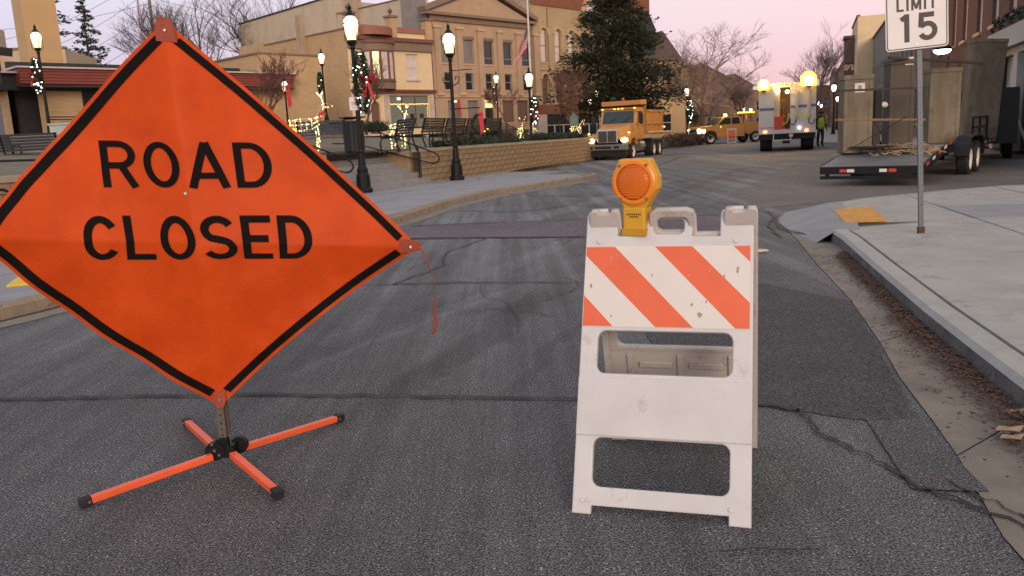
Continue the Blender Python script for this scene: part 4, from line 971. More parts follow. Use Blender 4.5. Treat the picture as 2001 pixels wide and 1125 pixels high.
def facade(par, w, h, opens, m, depth=.3, name='front_wall', y=0, z0=0):
    xs = sorted({0, w} | {o[0] for o in opens} | {o[1] for o in opens}); zs = sorted({z0, h} | {o[2] for o in opens} | {o[3] for o in opens})
    b = MB()
    def inside(x, z): return any(o[0] - 1e-6 < x < o[1] + 1e-6 and o[2] - 1e-6 < z < o[3] + 1e-6 for o in opens)
    for xa, xb in zip(xs, xs[1:]):
        for za, zb in zip(zs, zs[1:]):
            if not inside((xa + xb) / 2, (za + zb) / 2): b.add([(xa, y, za), (xb, y, za), (xb, y, zb), (xa, y, zb)], [(0, 1, 2, 3)])
    for o in opens:
        xa, xb, za, zb = o[:4]
        b.add([(xa, y, za), (xa, y + depth, za), (xa, y + depth, zb), (xa, y, zb)], [(0, 1, 2, 3)]); b.add([(xb, y, za), (xb, y, zb), (xb, y + depth, zb), (xb, y + depth, za)], [(0, 1, 2, 3)])
        b.add([(xa, y, zb), (xa, y + depth, zb), (xb, y + depth, zb), (xb, y, zb)], [(0, 1, 2, 3)]); b.add([(xa, y, za), (xb, y, za), (xb, y + depth, za), (xa, y + depth, za)], [(0, 1, 2, 3)])
    return b.build(name, m, par)
def shell(par, w, d, h, m, roof=M_roofd, y0=0, side=None, x0=0, parapet=.3):
    s = MB()
    s.add([(x0, y0, 0), (x0, d, 0), (x0, d, h), (x0, y0, h)], [(0, 3, 2, 1)[::-1]]); s.add([(w, y0, 0), (w, d, 0), (w, d, h), (w, y0, h)], [(0, 1, 2, 3)])
    s.add([(x0, d, 0), (w, d, 0), (w, d, h), (x0, d, h)], [(0, 3, 2, 1)])
    s.build('side_wall', side or m, par)
    MB().add([(x0 + .01, y0 + .02, h - parapet), (w - .01, y0 + .02, h - parapet), (w - .01, d - .01, h - parapet), (x0 + .01, d - .01, h - parapet)], [(0, 1, 2, 3)]).build('roof', roof, par)
    MB().bb(x0 - .08, x0 + .22, y0 + .06, d, h + .002, h + .10).bb(w - .22, w + .08, y0 + .06, d, h + .002, h + .10).build('coping', M_copper if side is None else M_brownc, par)
    return par
A1 = atan2(.73, .68); DX, DY = .68, .73
def along(x, y, s, back=0): k = sqrt(DX * DX + DY * DY); return (x + (DX * s - DY * back) / k, y + (DY * s + DX * back) / k)
K = sqrt(.68 ** 2 + .73 ** 2)

# --- bay-windowed building
W1 = 8.4
p = along(-5.5, 68, -W1 + .15)
bd = thing('bay_window_building', 'pale yellow two storey building with rounded corner bay window and ground floor shop', 'building', (p[0], p[1], 1.9), A1)
H1 = 7.7; W1 -= .2
zf = 3.35
op = [(.45, 1.45, .12, 2.6), (3.3, 7.4, .55, 3.05), (5.3, 6.5, 4.25, 6.2)]
f1 = facade(bd, W1, H1 - .0, [(1.75, 2.65, .12, 2.55), (3.6, 7.6, .45, 3.0), (5.5, 6.75, 4.2, 6.15)], B_paint)
shell(bd, W1, 11, H1, B_tan, side=B_tan)
window(bd, 5.5, 6.75, 4.2, 6.15, 'sash', M_glass_c, M_frame_w, fx=M_stone_l)
# arched doorway
d_ = MB().bb(1.78, 2.62, .17, .22, .12, 2.5).build('door', M_frame_b, bd)
MB().cyl((2.5, .16, 1.2), (2.5, .10, 1.2), .03, n=6).build('handle', M_bolt, d_)
sp = MB()
for sgn, xc in ((1, 1.75), (-1, 2.65)):
    pts = [(xc, 2.555), (xc, 2.1)] + [(2.2 - sgn * .45 * cos(radians(a)), 2.1 + .45 * sin(radians(a))) for a in range(15, 91, 15)] + [(2.2, 2.555)]
    sp.yprism(pts if sgn > 0 else pts[::-1], .003, .15)
sp.build('arch_spandrel', B_paint, bd)
# shop window: three panes
for i in range(3):
    o = window(bd, 3.6 + i * 1.335, 3.6 + (i + 1) * 1.335 - .005, .45, 3.0, 'transom', mat('lit shop glass', (.12, .13, .11), .12, emit=(.30, .27, .20), es=.22), M_frame_b, sill=False)
lg_ = MB()
rr = random.Random(2)
for i in range(46): lg_.ball((3.65 + i * .087, .11, 2.32 + .03 * rr.random()), .018, 4, 3)
for i in range(14): lg_.ball((7.5, .11, .6 + i * .12), .016, 4, 3)
o = lg_.build('string_lights', M_bulb_y, bd); o['kind'] = 'stuff'
for x in (5.7, 6.7): MB().bb(x, x + .38, .13, .158, 1.25, 1.6).build('picture', M_signk, bd)
MB().ball((4.6, .10, 2.75), .1, 8, 5, (1.5, .5, .8)).build('ceiling_lamp', M_bulb_w, bd)
# ledge over the shop, stone piers
MB().bb(.0, W1 + .05, -.32, -.003, 3.25, 3.42).build('shop_cornice', M_redmetal, bd)
MB().bb(.1, W1 - .05, -.18, -.003, 3.12, 3.246).build('shop_fascia', M_brownc, bd)
for x in (1.1, 3.05, W1 - .5): MB().bb(x, x + .42, -.10, -.003, .0, 3.1).build('stone_pier', M_stone_l, bd)
# rounded bay
bay = MB(); N_ = 7; bx0, bx1 = 1.15, 4.15
def bayp(t, r=1.0, e=0): a = pi * t; return ((bx0 + bx1) / 2 - cos(a) * ((bx1 - bx0) / 2 + e), -sin(a) * (.95 + e))
def bayband(z0, z1, e, name, mt):
    pts = [bayp(i / 12, e=e) for i in range(13)]; pts = [(p_[0], min(p_[1], -.004)) for p_ in pts]
    MB().prism([(pts[0][0], -.004)] + pts[1:-1] + [(pts[-1][0], -.004)], z0, z1).build(name, mt, bd)
bayband(3.43, 3.95, -.02, 'bay_base', M_brownc); bayband(3.951, 4.03, .05, 'bay_sill', M_copper)
bayband(6.25, 6.75, -.01, 'bay_head', M_brownc); bayband(6.751, 6.95, .10, 'bay_cornice', M_copper)
bayband(7.35, 7.9, .0, 'bay_roof', mat('red brown metal roof', (.27, .10, .07), .6, .15, 4))
edges = [0, .2, .40, .60, .80, 1.0]
for i in range(5):
    a, c = bayp(edges[i] * .84 + .08, e=-.03), bayp(edges[i + 1] * .84 + .08, e=-.03)
    v = Vector(c) - Vector(a); L = v.length; zr = atan2(v.y, v.x)
    g = [M_glass_c, M_glass_l, M_glass_c, M_glass_c, M_glass][i]
    f = MB(); f.bb(0, .09, -.05, .05, 0, 2.2).bb(L - .09, L, -.05, .05, 0, 2.2).bb(.09, L - .09, -.05, .05, 0, .12).bb(.09, L - .09, -.05, .05, 2.08, 2.2)
    o = f.build('bay_window', M_copper, bd); o.location = (a[0], a[1], 4.04); o.rotation_euler = (0, 0, zr)
    MB().bb(.07, L - .07, .0, .02, .1, 2.1).build('pane', g, o); MB().bb(.09, L - .09, -.04, .04, 1.07, 1.13).build('sash_bar', M_frame_w, o)
# main cornice, balustrade and finials
MB().bb(-.1, W1 + .05, -.35, -.003, 7.0, 7.28).build('cornice', M_copper, bd)
MB().bb(-.0, W1, -.2, -.003, 6.35, 6.99).build('frieze', M_brownc, bd)
MB().bb(0, W1, -.1, .15, 7.705, 8.1).build('parapet', mat('ribbed red parapet', (.30, .14, .10), .8, .2, 6, stretch=(6, 6, .3)), bd)
for x in (.35, 4.3, W1 - .3):
    o = MB().bb(x - .3, x + .3, -.25, .35, 7.3, 8.75).build('parapet_pier', B_tan, bd)
    MB().bb(x - .42, x + .42, -.36, .46, 8.752, 8.9).build('pier_cap', M_brownc, o)
    MB().lathe([(.10, 8.9), (.06, 9.05), (.17, 9.2), (.17, 9.3), (.02, 9.45)], (x, .05, 0), 8).build('finial', M_copper, o)
# rear wing and its chimneys
o = MB().bb(-.0, 6, 11.01, 15, 0, 8.0).build('rear_wing', B_tan, bd)
MB().bb(-.55, -.005, 9.0, 10.0, 0, 13.2).build('chimney_stack', B_side, bd) if False else None
MB().bb(-.45, -.02, 5.1, 5.7, 0, 9.3).build('flue', B_side, bd)

# --- classical building with pediment
W2 = 12.0
p = along(-5.5, 68, .05)
b2 = thing('pediment_building', 'tan classical three storey building with triangular pediment and tall pilasters', 'building', (p[0], p[1], 1.9), A1)
opens = []; xs_ = [1.0 + i * 2.42 for i in range(5)]
for x in xs_: opens += [(x, x + 1.35, 5.6, 7.55), (x + .2, x + 1.15, 3.45, 4.85)]
opens += [(1.4, 2.9, .7, 2.6), (3.7, 5.0, .7, 2.6), (5.55, 6.95, .1, 2.75), (8.0, 9.5, .7, 2.6), (9.9, 11.4, .7, 2.6)]
facade(b2, W2, 9.0, opens, B_class, .35)
for k, x in enumerate(xs_):
    window(b2, x, x + 1.35, 5.6, 7.55, 'low', M_glass_b if k in (0, 1) else M_glass, M_frame_g, y=.2); window(b2, x + .2, x + 1.15, 3.45, 4.85, 'sash', M_glass, M_frame_g, y=.2)
    MB().bb(x - .05, x + 1.4, -.06, -.003, 7.6, 7.8).build('lintel', M_brownc, b2)
for q in ((1.4, 2.9), (3.7, 5.0)): window(b2, *q, .7, 2.6, 'sash', M_glass_b, M_frame_g, y=.2)
for q in ((8.0, 9.5), (9.9, 11.4)): window(b2, *q, .7, 2.6, 'two', M_frame_b, M_frame_b, y=.2)
d_ = MB().bb(5.6, 6.9, .2, .26, .1, 1.95).build('door', M_glass, b2); MB().bb(6.1, 6.14, .12, .2, .9, 1.2).build('handle', M_bolt, d_)
MB().bb(5.6, 6.9, .18, .24, 2.0, 2.65).build('lit_door_sign', mat('lit transom sign', (1, .9, .5), emit=(.95, .80, .38), es=.8), b2)
sgm = MB()
for i in range(9): sgm.bb(5.72 + i * .125, 5.72 + i * .125 + .07, .172, .178, 2.36, 2.52)
sgm.build('sign_lettering', M_signk, b2)['kind'] = 'stuff'
for i in range(6):
    x = .35 + i * 2.42 - (0 if i else .1); o = MB().bb(x, x + .62, -.16, -.003, 3.25, 8.3).build('pilaster', B_class, b2)
    MB().bb(x - .1, x + .72, -.24, -.003, 8.302, 8.5).build('capital', M_stone, o); MB().bb(x - .07, x + .69, -.22, -.003, 3.0, 3.247).build('pilaster_base', M_stone, o)
MB().bb(0, W2, -.10, -.003, 2.85, 2.998).build('string_course', M_stone, b2)
MB().bb(5.2, 5.5, -.25, -.003, 0, 2.8).build('door_pier', M_stone, b2); MB().bb(7.0, 7.3, -.25, -.003, 0, 2.8).build('door_pier', M_stone, b2); MB().bb(5.2, 7.3, -.28, -.003, 2.999, 3.2).build('door_hood', M_stone, b2)
MB().bb(-.1, W2 + .1, -.16, -.003, 8.85, 9.28).build('entablature', M_brownc, b2)
MB().bb(-.7, W2 + .5, -.45, .5, 9.281, 9.5).build('pediment_cornice', M_brownc, b2)
MB().yprism([(-.3, 9.502), (W2 + .3, 9.502), (W2 / 2, 11.6)], -.1, .4).build('tympanum', B_class, b2)
for sgn in (-1, 1):
    xe = W2 / 2 + sgn * (W2 / 2 + .75); a = Vector((xe, 0, 9.51)); c = Vector((W2 / 2, 0, 11.85)); d = (c - a).normalized(); nn = Vector((-d.z, 0, d.x)) * (1 if sgn < 0 else -1) * .34
    pts = [(a.x, a.z), (c.x, c.z), (c.x, c.z + .38), (a.x + nn.x, a.z + nn.z)]
    MB().yprism(pts, -.46 - .004 * sgn, .5).build('raking_cornice', M_brownc, b2)
s = MB(); s.yprism([(.0, 9.3), (W2, 9.3), (W2 / 2, 11.6)], .41, 9); s.build('roof', M_roofd, b2)
MB().bb(0, .25, .36, 12.2, 0, 10.9).build('side_wall', B_creamw, b2)
MB().bb(-.6, -.005, 9.0, 10.0, 0, 14.5).build('chimney', B_side, b2)
MB().bb(-.05, .3, .5, 12.2, 10.902, 11.0).build('coping', M_copper, b2)
MB().bb(-.04, -.003, .36, 3.4, 5, 10.85).build('render_patch', mat('grey cement render', (.26, .23, .20), .9, .15, 1.5), b2)
# tall long block behind it
p = along(-5.5, 68, .1, 12.4)
b3 = thing('long_cream_block', 'long cream brick block with sloping parapet and boarded side window behind the low restaurant', 'building', (p[0], p[1], 1.0), A1)
L3 = 16.6
def zt(t): return 13.3 - .0 * t
wl_ = MB()
wl_.xprism([(0, 0), (L3, 0), (L3, 13.0), (10, 13.15), (0, 13.4)], 0, .4); wl_.build('side_wall', B_creamw, b3)
cp_ = MB(); cp_.bar((.15, -.1, 13.46), (.15, 10, 13.21), .5, .12).bar((.15, 10.0, 13.21), (.15, L3 + .1, 13.06), .5, .12); cp_.build('coping', M_roofd, b3)
MB().bb(.41, 9, .4, L3, 0, 12.2).build('rear_block', B_creamw, b3)
MB().bb(.4, 9, -.05, .39, 0, 13.1).build('front_wall', B_creamw, b3)
o = MB().bb(-.06, .002, 13.2, 14.6, 6.6, 8.3).build('boarded_window', M_frame_w, b3)
MB().bb(-.09, -.061, 13.35, 14.45, 6.75, 8.15).build('pane', M_glass, o)
cx_ = MB(); cx_.bar((-.12, 13.4, 6.8), (-.12, 14.4, 8.1), .12, .05).bar((-.125, 14.4, 6.8), (-.125, 13.4, 8.1), .12, .05); cx_.build('cross_board', M_frame_w, o)
MB().bb(1.6, 3.4, .6, 3.0, 12.2, 15.0).build('roof_hut', B_side, b3)
MB().bb(1.55, 1.598, 1.2, 2.2, 13.4, 14.6).build('hut_window', M_glass, b3)

# --- Italianate corner building
W4 = 19.0
p = along(-5.5, 68, 12.55)
b4 = thing('arched_window_building', 'old yellow brick three storey building with arched windows and red top band behind the pine', 'building', (p[0], p[1], -.05), A1)
opens = []; wx = [1.0, 3.05, 5.05, 7.1, 9.3, 11.4, 13.4, 15.4, 17.2]
for x in wx: opens += [(x, x + .95, 8.0, 11.0), (x, x + .95, 4.3, 6.9)]
opens += [(1.35, 9.5, 1.15, 3.25), (11, 17.8, .8, 3.2)]
facade(b4, W4, 13.0, opens, B_ital, .35)
def archfill(par, x0, x1, ztop, y0, y1, m):
    xc, r = (x0 + x1) / 2, (x1 - x0) / 2; mb_ = MB()
    for sgn in (1, -1):
        xe = xc - sgn * r; pts = [(xe, ztop - .002), (xe, ztop - r)] + [(xc - sgn * r * cos(radians(a)), ztop - r + r * sin(radians(a)) * .98) for a in range(18, 91, 18)] + [(xc, ztop - .002)]
        mb_.yprism(pts, y0, y1)
    mb_.build('arch_spandrel', m, par)
    h = MB(); 
    pr = [(xc - (r + .14) * cos(radians(a)), -.05, ztop - r + (r + .14) * sin(radians(a))) for a in range(0, 181, 15)]
    h.tube(pr, .12, 4); h.build('arch_hood', M_stone, par)
for k, x in enumerate(wx):
    for zt_, hh in ((11.0, 3.0), (6.9, 2.6)):
        gl_ = M_glass_c if (zt_ > 8 and k < 3) else M_glass
        window(b4, x, x + .95, zt_ - hh, zt_, 'sash', gl_ if zt_ > 8 else M_frame_b, M_frame_b, y=.22)
        archfill(b4, x, x + .95, zt_, .003, .2, B_ital)
MB().bb(-.1, 2.5, -.06, -.003, 3.3, 4.15).build('red_fascia', B_red, b4); MB().bb(2.5, W4, -.055, -.003, 3.3, 4.15).build('red_fascia', B_red, b4)
MB().bb(0, W4, -.12, -.003, 7.3, 7.42).build('string_course', M_stone, b4)
MB().bb(0, W4 + .05, -.10, .35, 13.002, 15.0).build('red_parapet', B_red, b4)
MB().bb(-.05, W4 + .1, -.18, .38, 15.002, 15.12).build('coping', M_copper, b4)
MB().yprism([(6.6, 12.2), (10.4, 12.2), (8.5, 15.6)], -.3, -.105).build('gablet', M_stone, b4)
MB().yprism([(7.3, 12.3), (9.7, 12.3), (8.5, 14.6)], -.34, -.303).build('gablet_panel', M_frame_w, b4)
for x in (.75, 8.2, 15.7): MB().bb(x + 1.25, x + 1.33, -.08, -.003, 3.4, 12.9).build('downpipe', M_brownc, b4) if x < 2 else None
MB().bb(.02, 1.28, -.2, -.003, 0, 3.25).build('stone_pier', M_stone_l, b4)
for i in range(6): window(b4, 1.37 + i * 1.355, 1.37 + (i + 1) * 1.355 - .01, 1.15, 2.3, 'plain', M_glass, M_frame_w, y=.15, sill=False)
MB().bb(1.36, 9.49, .1, .2, 2.32, 3.24).build('shop_fascia', M_signk, b4)
MB().bb(11.05, 17.75, .15, .2, .82, 3.18).build('shop_glazing', M_glass, b4)
shell(b4, W4, 15, 14.9, B_ital, side=B_side)
# boundary wing left of it (narrow stone side)
MB().bb(-.9, -.005, .3, 9, 0, 12.6).build('party_wall', B_side, b4)

# --- low restaurant with red metal fascia
p = along(-11.5, 55, -17.3)
rs_ = thing('low_restaurant', 'low tan brick restaurant with deep red metal fascia, flat roof and tall square chimney', 'building', (p[0], p[1], 1.95), A1)
WR = 17.3
ops = [(2.1, 3.55, .35, 2.95), (3.75, 5.2, .35, 2.95), (5.4, 6.9, .35, 2.95), (7.1, 8.6, .35, 2.95), (9.75, 11.0, .1, 2.8), (11.2, 12.3, .1, 2.8)]
facade(rs_, 12.6, 3.1, ops, B_tan, .3)
for q in ops[:4]: window(rs_, q[0], q[1], q[2], q[3], 'plain', M_glass, M_frame_g, y=.12)
window(rs_, *ops[5], 'transom', M_glass, M_frame_w, y=.12, sill=False); window(rs_, *ops[4], 'transom', M_glass, M_frame_b, y=.12, sill=False)
for k in range(5):
    z0 = 3.04 + k * .145
    o = MB().bb(-1.0, 13.75 + (k * .16), -1.02 - k * .02, -.85, z0 + .01, z0 + .137).build('fascia_board', M_redmetal, rs_)
MB().bb(-1.0, 14.4, -.849, .2, 2.97, 3.76).build('fascia_core', M_redmetal, rs_)
MB().bb(-1.15, 14.7, -1.25, .5, 3.78, 3.86).build('gravel_stop', M_white_d, rs_)
MB().bb(-1.0, 14.3, -1.0, -.003, 2.90, 2.968).build('soffit', M_roofd, rs_)
MB().bb(-.5, 12.55, 2.2, 2.5, 3.7, 4.4).build('roof_screen', M_roofd, rs_)
MB().bb(-.8, 12.5, .5, 14, 3.6, 3.77).build('roof', M_roofd, rs_)
MB().bb(12.6, WR, -.02, 9, 0, 5.05).build('brick_tower_wall', B_tan, rs_); MB().bb(12.5, WR + .1, -.1, 9.05, 5.052, 5.16).build('coping', M_brownc, rs_)
MB().bb(.85, 2.55, 3.0, 4.4, 0, 12.5).build('chimney', mat('smooth tan chimney', (.47, .31, .15), .85, .06, 1), rs_)
MB().bb(-.9, 12.5, .42, 13, 0, 3.59).build('inner_block', M_roofd, rs_)
# the left wing bends back
wg = thing('restaurant_wing', 'angled left wing of the restaurant with narrow posts between dark windows', 'building', (p[0] - .75, p[1] - .55, 1.95), A1 + radians(62) + pi)
ops = [(.6, 1.9, .2, 2.7), (2.1, 3.4, .2, 2.7), (3.6, 4.9, .2, 2.7), (5.1, 6.4, .2, 2.7)]
# build it with its facade towards the camera: x runs left
wgl = thing('x', 'x', 'x'); bpy.data.objects.remove(wgl); 
wg.rotation_euler = (0, 0, radians(-38)); wg.location = (p[0] - 7.6, p[1] + 4.2, 1.95)
facade(wg, 8.6, 3.0, [(a + 1.2, c + 1.2, z0, z1) for a, c, z0, z1 in ops], B_tan, .3)
for q in ops: window(wg, q[0] + 1.2, q[1] + 1.2, q[2], q[3], 'plain', M_glass, M_frame_b, y=.12, sill=False)
for k in range(5): MB().bb(-1.0, 8.9 + .1 * k, -.93 - k * .02, -.75, 2.82 + k * .145 + .01, 2.82 + k * .145 + .137).build('fascia_board', M_redmetal, wg)
MB().bb(-1, 8.9, -.749, 5, 2.78, 3.55).build('fascia_core', M_roofd, wg)
MB().bb(-1, 9.2, -1.1, 5, 3.56, 3.64).build('gravel_stop', M_white_d, wg)
# dark gable edge with a wall lamp at the picture's edge
pv = thing('dark_gable_shelter', 'dark gabled shelter with yellow brick pier and wall lamp at the left edge', 'shelter', (-24.6, 36.5, 1.9), radians(-10))
MB().bb(1.0, 1.75, 0, .7, 0, 4.2).build('brick_pier', B_tan, pv)
MB().bar((-3, .3, 5.3), (3.6, .3, 4.0), .9, .35).build('roof_beam', M_roofd, pv); MB().bb(1.9, 3.0, .2, .6, 2.7, 4.0).build('roof_end', M_roofd, pv)
MB().ball((1.2, -.2, 3.4), .16, 8, 5).build('wall_lamp', M_globe, pv)
# houses far behind the restaurant
def simple_building(name, label, loc, rz, w, d, h, m, opens=(), roofm=M_roofd, fm=M_frame_w, gl=M_glass, cop=True, gable=None, cat='building'):
    o = thing(name, label, cat, loc, rz)
    facade(o, w, h, list(opens), m, .25)
    for q in opens: window(o, *q[:4], 'sash', gl, fm, y=.12)
    s = MB(); s.add([(0, 0, 0), (0, d, 0), (0, d, h), (0, 0, h)], [(3, 2, 1, 0)]); s.add([(w, 0, 0), (w, d, 0), (w, d, h), (w, 0, h)], [(0, 1, 2, 3)]); s.add([(0, d, 0), (w, d, 0), (w, d, h), (0, d, h)], [(3, 2, 1, 0)])
    s.build('side_wall', m, o)
    if gable:
        MB().yprism([(-.3, h), (w + .3, h), (w / 2, h + gable)], -.3, d).build('roof', roofm, o)
    else:
        MB().bb(.01, w - .01, .01, d, h - .3, h - .1).build('roof', roofm, o)
        if cop: MB().bb(-.1, w + .1, -.12, .25, h + .002, h + .15).build('coping', M_brownc, o)
    return o
simple_building('brick_house', 'pale brick block with a white double window left of the tall chimney', (-47.5, 58, 1.9), radians(10), 10, 8, 9.6, B_creamw, [(1.5, 3.1, 5.6, 7.6), (6.3, 7.9, 5.6, 7.6), (8.15, 9.75, 5.6, 7.6)][1:])
simple_building('brick_house', 'pale brick block with a small white window right of the tall chimney', (-38.2, 65, 1.9), radians(10), 4.7, 8, 7.8, B_creamw, [(2.5, 3.2, 5.2, 6.6), (3.3, 4.0, 5.2, 6.6)])

# --- right side of the street
AR = atan2(1, .37); kx = sqrt(1 + .37 ** 2)
def rp(Y, off=0): return (16.03 + .37 * (Y - 26) + off * 1 / kx, Y - off * .37 / kx)
# main red brick building: x runs from far (0) to near
def right_thing(name, label, Yfar, off=0, z=.1): return thing(name, label, 'building', (*rp(Yfar, off), z), AR + pi)
Ls = (46 - 16) * kx
rb_ = right_thing('red_brick_building', 'red brown brick building with tall white sash windows rising behind the trailer', 46)
wins = []
for Yw in (18.5, 21.2, 24.2, 27.4, 30.0, 32.8, 35.9, 38.6, 42.2): xw = (46 - Yw) * kx; wins.append((xw - .55, xw + .55, 4.25, 6.9))
gnd = [((46 - Y_) * kx - .7, (46 - Y_) * kx + .7, .6, 2.9) for Y_ in (31.5, 34.5, 37.5, 40.5, 43.5)]
stf = [((46 - 28.3) * kx, (46 - 25.9) * kx, .25, 2.95), ((46 - 25.3) * kx, (46 - 22.9) * kx, .25, 2.95), ((46 - 22.3) * kx, (46 - 20.0) * kx, .25, 2.95)]
facade(rb_, Ls, 10.2, wins + gnd + stf, B_redr, .3)
for q in wins: window(rb_, *q, 'sash', M_glass_c, M_frame_w, y=.15)
for q in gnd: window(rb_, *q, 'two', M_glass, M_frame_g, y=.15)
for q in stf: window(rb_, *q, 'grid', M_glass_c, M_frame_w, y=.15, sill=False)
x0 = (46 - 28.75) * kx
M_sf = mat('grey white storefront stone', (.36, .35, .32), .8, .08, 2)
MB().bb(x0, Ls, -.42, -.003, 3.15, 3.75).build('storefront_cornice', M_sf, rb_); MB().bb(x0 + .1, Ls, -.16, -.003, 2.96, 3.147).build('storefront_fascia', M_sf, rb_)
for Y_ in (28.65, 25.85, 22.85, 19.9): xx = (46 - Y_) * kx; MB().bb(xx, xx + .55, -.22, -.003, 0, 2.95).build('storefront_pier', M_sf, rb_)
for z, dd_ in ((7.6, .12), (9.6, .22)): MB().bb(0, Ls, -dd_, -.003, z, z + .18).build('brick_ledge', M_brownc, rb_)
MB().bb(0, Ls, .3, 12, 0, 10.1).build('rear_block', B_redr, rb_)
gr = MB(); rr = random.Random(4)
for i in range(900):
    t = rr.random(); x = x0 + t * (Ls - x0); z = 3.9 + .25 * abs(sin(t * 30)) + rr.gauss(0, .05); 
    s_ = .09; a = rr.uniform(0, 6); gr.add([(x, -.30 + rr.gauss(0, .06), z), (x + cos(a) * s_, -.32, z + sin(a) * s_), (x + cos(a + 1.2) * s_, -.28, z + sin(a + 1.2) * s_)], [(0, 1, 2)])
tag(gr.build('garland', M_gar), 'green garland looped along the white storefront cornice at the right edge', 'garland', kind=None)
gg = bpy.data.objects['garland']; gg.location = rb_.location; gg.rotation_euler = rb_.rotation_euler
def rwin(n, z0, z1, w=1.0, step=2.9, x0=1.2): return [(x0 + i * step, x0 + i * step + w, z0, z1) for i in range(n)]
def right_block(name, label, Y0, Y1, h, m, off=0, opens=None, **k):
    L = (Y1 - Y0) * kx; o = simple_building(name, label, (*rp(Y1, off), .1), AR + pi, L, 11, h, m, opens if opens is not None else rwin(int(L / 2.9) - 0, 4.2, 6.4) + rwin(int(L / 2.9), .8, 2.9, 1.6), **k); return o
right_block('brown_brick_building', 'grey brown brick building left of the red brick one behind the speed sign', 46.1, 62, 8.9, B_grey, fm=M_frame_g)
right_block('grey_building', 'grey rendered building with slanting roofline and an oriel on the right side of the street', 62.1, 90, 9.6, B_greyp, fm=M_frame_g)
ob = right_block('cream_building', 'tall pale cream building catching the light behind the grey building', 90.1, 102, 12.0, B_paint, off=-1.6, fm=M_frame_b)
L = 12 * kx
for z in (4.2, 7.6): MB().bb(4, 7, -1.1, -.003, z, z + 2.6).build('oriel', M_frame_b, ob)
MB().bb(3.8, 7.2, -1.2, -.003, 10.3, 10.6).build('oriel_roof', M_brownc, ob)
right_block('brick_shop_building', 'brown brick shop building beyond the cream one on the right', 102.1, 122, 8.2, B_far, off=-1.2)
right_block('brick_shop_building', 'lower brown brick building next to the bare street tree on the right', 122.1, 150, 9.8, B_far, off=-1.8)
right_block('brick_shop_building', 'farthest brown brick building on the right of the street', 150.1, 190, 10.5, B_far, off=-2.4)
# --- left side beyond the pine
AL = atan2(.936, .352)
def lp(Y, off=0): return (18 + .376 * (Y - 85) - off * .936, Y + off * .352)
def left_block(name, label, Y0, Y1, h, m, off=0, opens=None, **k):
    L = (Y1 - Y0) / .936; return simple_building(name, label, (*lp(Y0, off), .1), AL, L, 11, h, m, opens if opens is not None else rwin(int(L / 2.9), 4.2, 6.2) + rwin(int(L / 2.9), .8, 2.8, 1.7), **k)
gh = simple_building('gabled_house', 'cream building with a steep dark pointed roof right of the big pine', (14.6, 87, .3), radians(24), 4.6, 9, 8.0, B_cream, [(1, 2, 5.6, 7.4), (3.1, 4.1, 5.6, 7.4), (1, 4.2, .8, 2.6)], gable=3.0, roofm=mat('brown slate roof', (.10, .075, .065), .9, .2, 3))
MB().bb(-.6, 1.2, -.6, 1, 8.7, 10.9).build('turret', M_roofd, gh); MB().yprism([(-.7, 10.9), (1.3, 10.9), (.3, 12.8)], -.7, 1.1).build('turret_roof', M_roofd, gh)
lb = left_block('awning_shop', 'pale shop with a dark sloping awning beside the garlanded lamp', 88, 100, 7.6, B_cream)
MB().xprism([(-1.6, 2.5), (-.003, 3.5), (-.003, 2.5)], .3, 11).build('awning', M_awn, lb)
left_block('brick_row_building', 'brown brick row building behind the bare tree left of the street', 100.1, 118, 8.6, B_far)
left_block('brick_row_building', 'brown row building in the amber glow left of the white truck', 118.1, 140, 8.6, B_far)
left_block('brick_row_building', 'farthest brick row building at the left end of the street', 140.1, 180, 9.6, B_far)
simple_building('end_building', 'wide tan building closing the view at the end of the street', (52, 196, .1), radians(-22), 26, 12, 9, B_far, rwin(8, 4.5, 6.6) + rwin(8, .9, 3))

# ============================================================ TREES
def bare_tree(name, label, loc, h, spread, seed, mt=M_twig, levels=6, r0=.12, upright=.5, cat='tree', first=.3, group=None, trunkm=M_bark, nb=3):
    rr = random.Random(seed); o = thing(name, label, cat, loc, rr.uniform(0, 6)); tr = MB(); cr = MB(); cnt = [0]
    def grow(p, d, L, r, lv):
        n_ = 3; pts = [p]; q = p; dd = d
        for i in range(n_):
            dd = (dd + Vector((rr.gauss(0, .13), rr.gauss(0, .13), rr.gauss(0, .08) + .05 * upright))).normalized(); q = q + dd * L / n_; pts.append(q)
        mb_ = tr if lv == 0 else cr
        mb_.tube(pts, [max(r * (1 - .4 * i / n_), .007) for i in range(n_ + 1)], 6 if lv < 2 else (4 if lv < 3 else 3))
        if lv >= levels: return
        k = nb + (1 if rr.random() < .5 else 0) + (1 if lv == 0 else 0)
        for i in range(k):
            t = rr.uniform(.35, 1.0) if lv > 0 else rr.uniform(.6, 1.0)
            if i == 0: t = 1
            j = min(int(t * n_), n_ - 1); base = pts[j] + (pts[j + 1] - pts[j]) * (t * n_ - j)
            ax = Vector((rr.gauss(0, 1), rr.gauss(0, 1), 0)).normalized()
            nd = (dd + Vector((ax.x, ax.y, 0)) * spread * rr.uniform(.5, 1.1) + Vector((0, 0, upright * .35))).normalized()
            grow(base, nd, L * rr.uniform(.60, .84), r * (.50 if i else .62), lv + 1)
    grow(Vector((0, 0, 0)), Vector((rr.gauss(0, .04), rr.gauss(0, .04), 1)), h * first, r0, 0)
    tr.build('trunk', trunkm, o); cr.build('crown', mt, o)
    mz = max(v[2] for v in cr.v); s_ = h / mz; o.scale = (s_, s_, s_)
    if group: o['group'] = group
    return o
bare_tree('bare_tree', 'large bare tree right behind the orange sign peak', (-29.5, 82, 1.5), 16.5, .78, 3, levels=6, r0=.30)
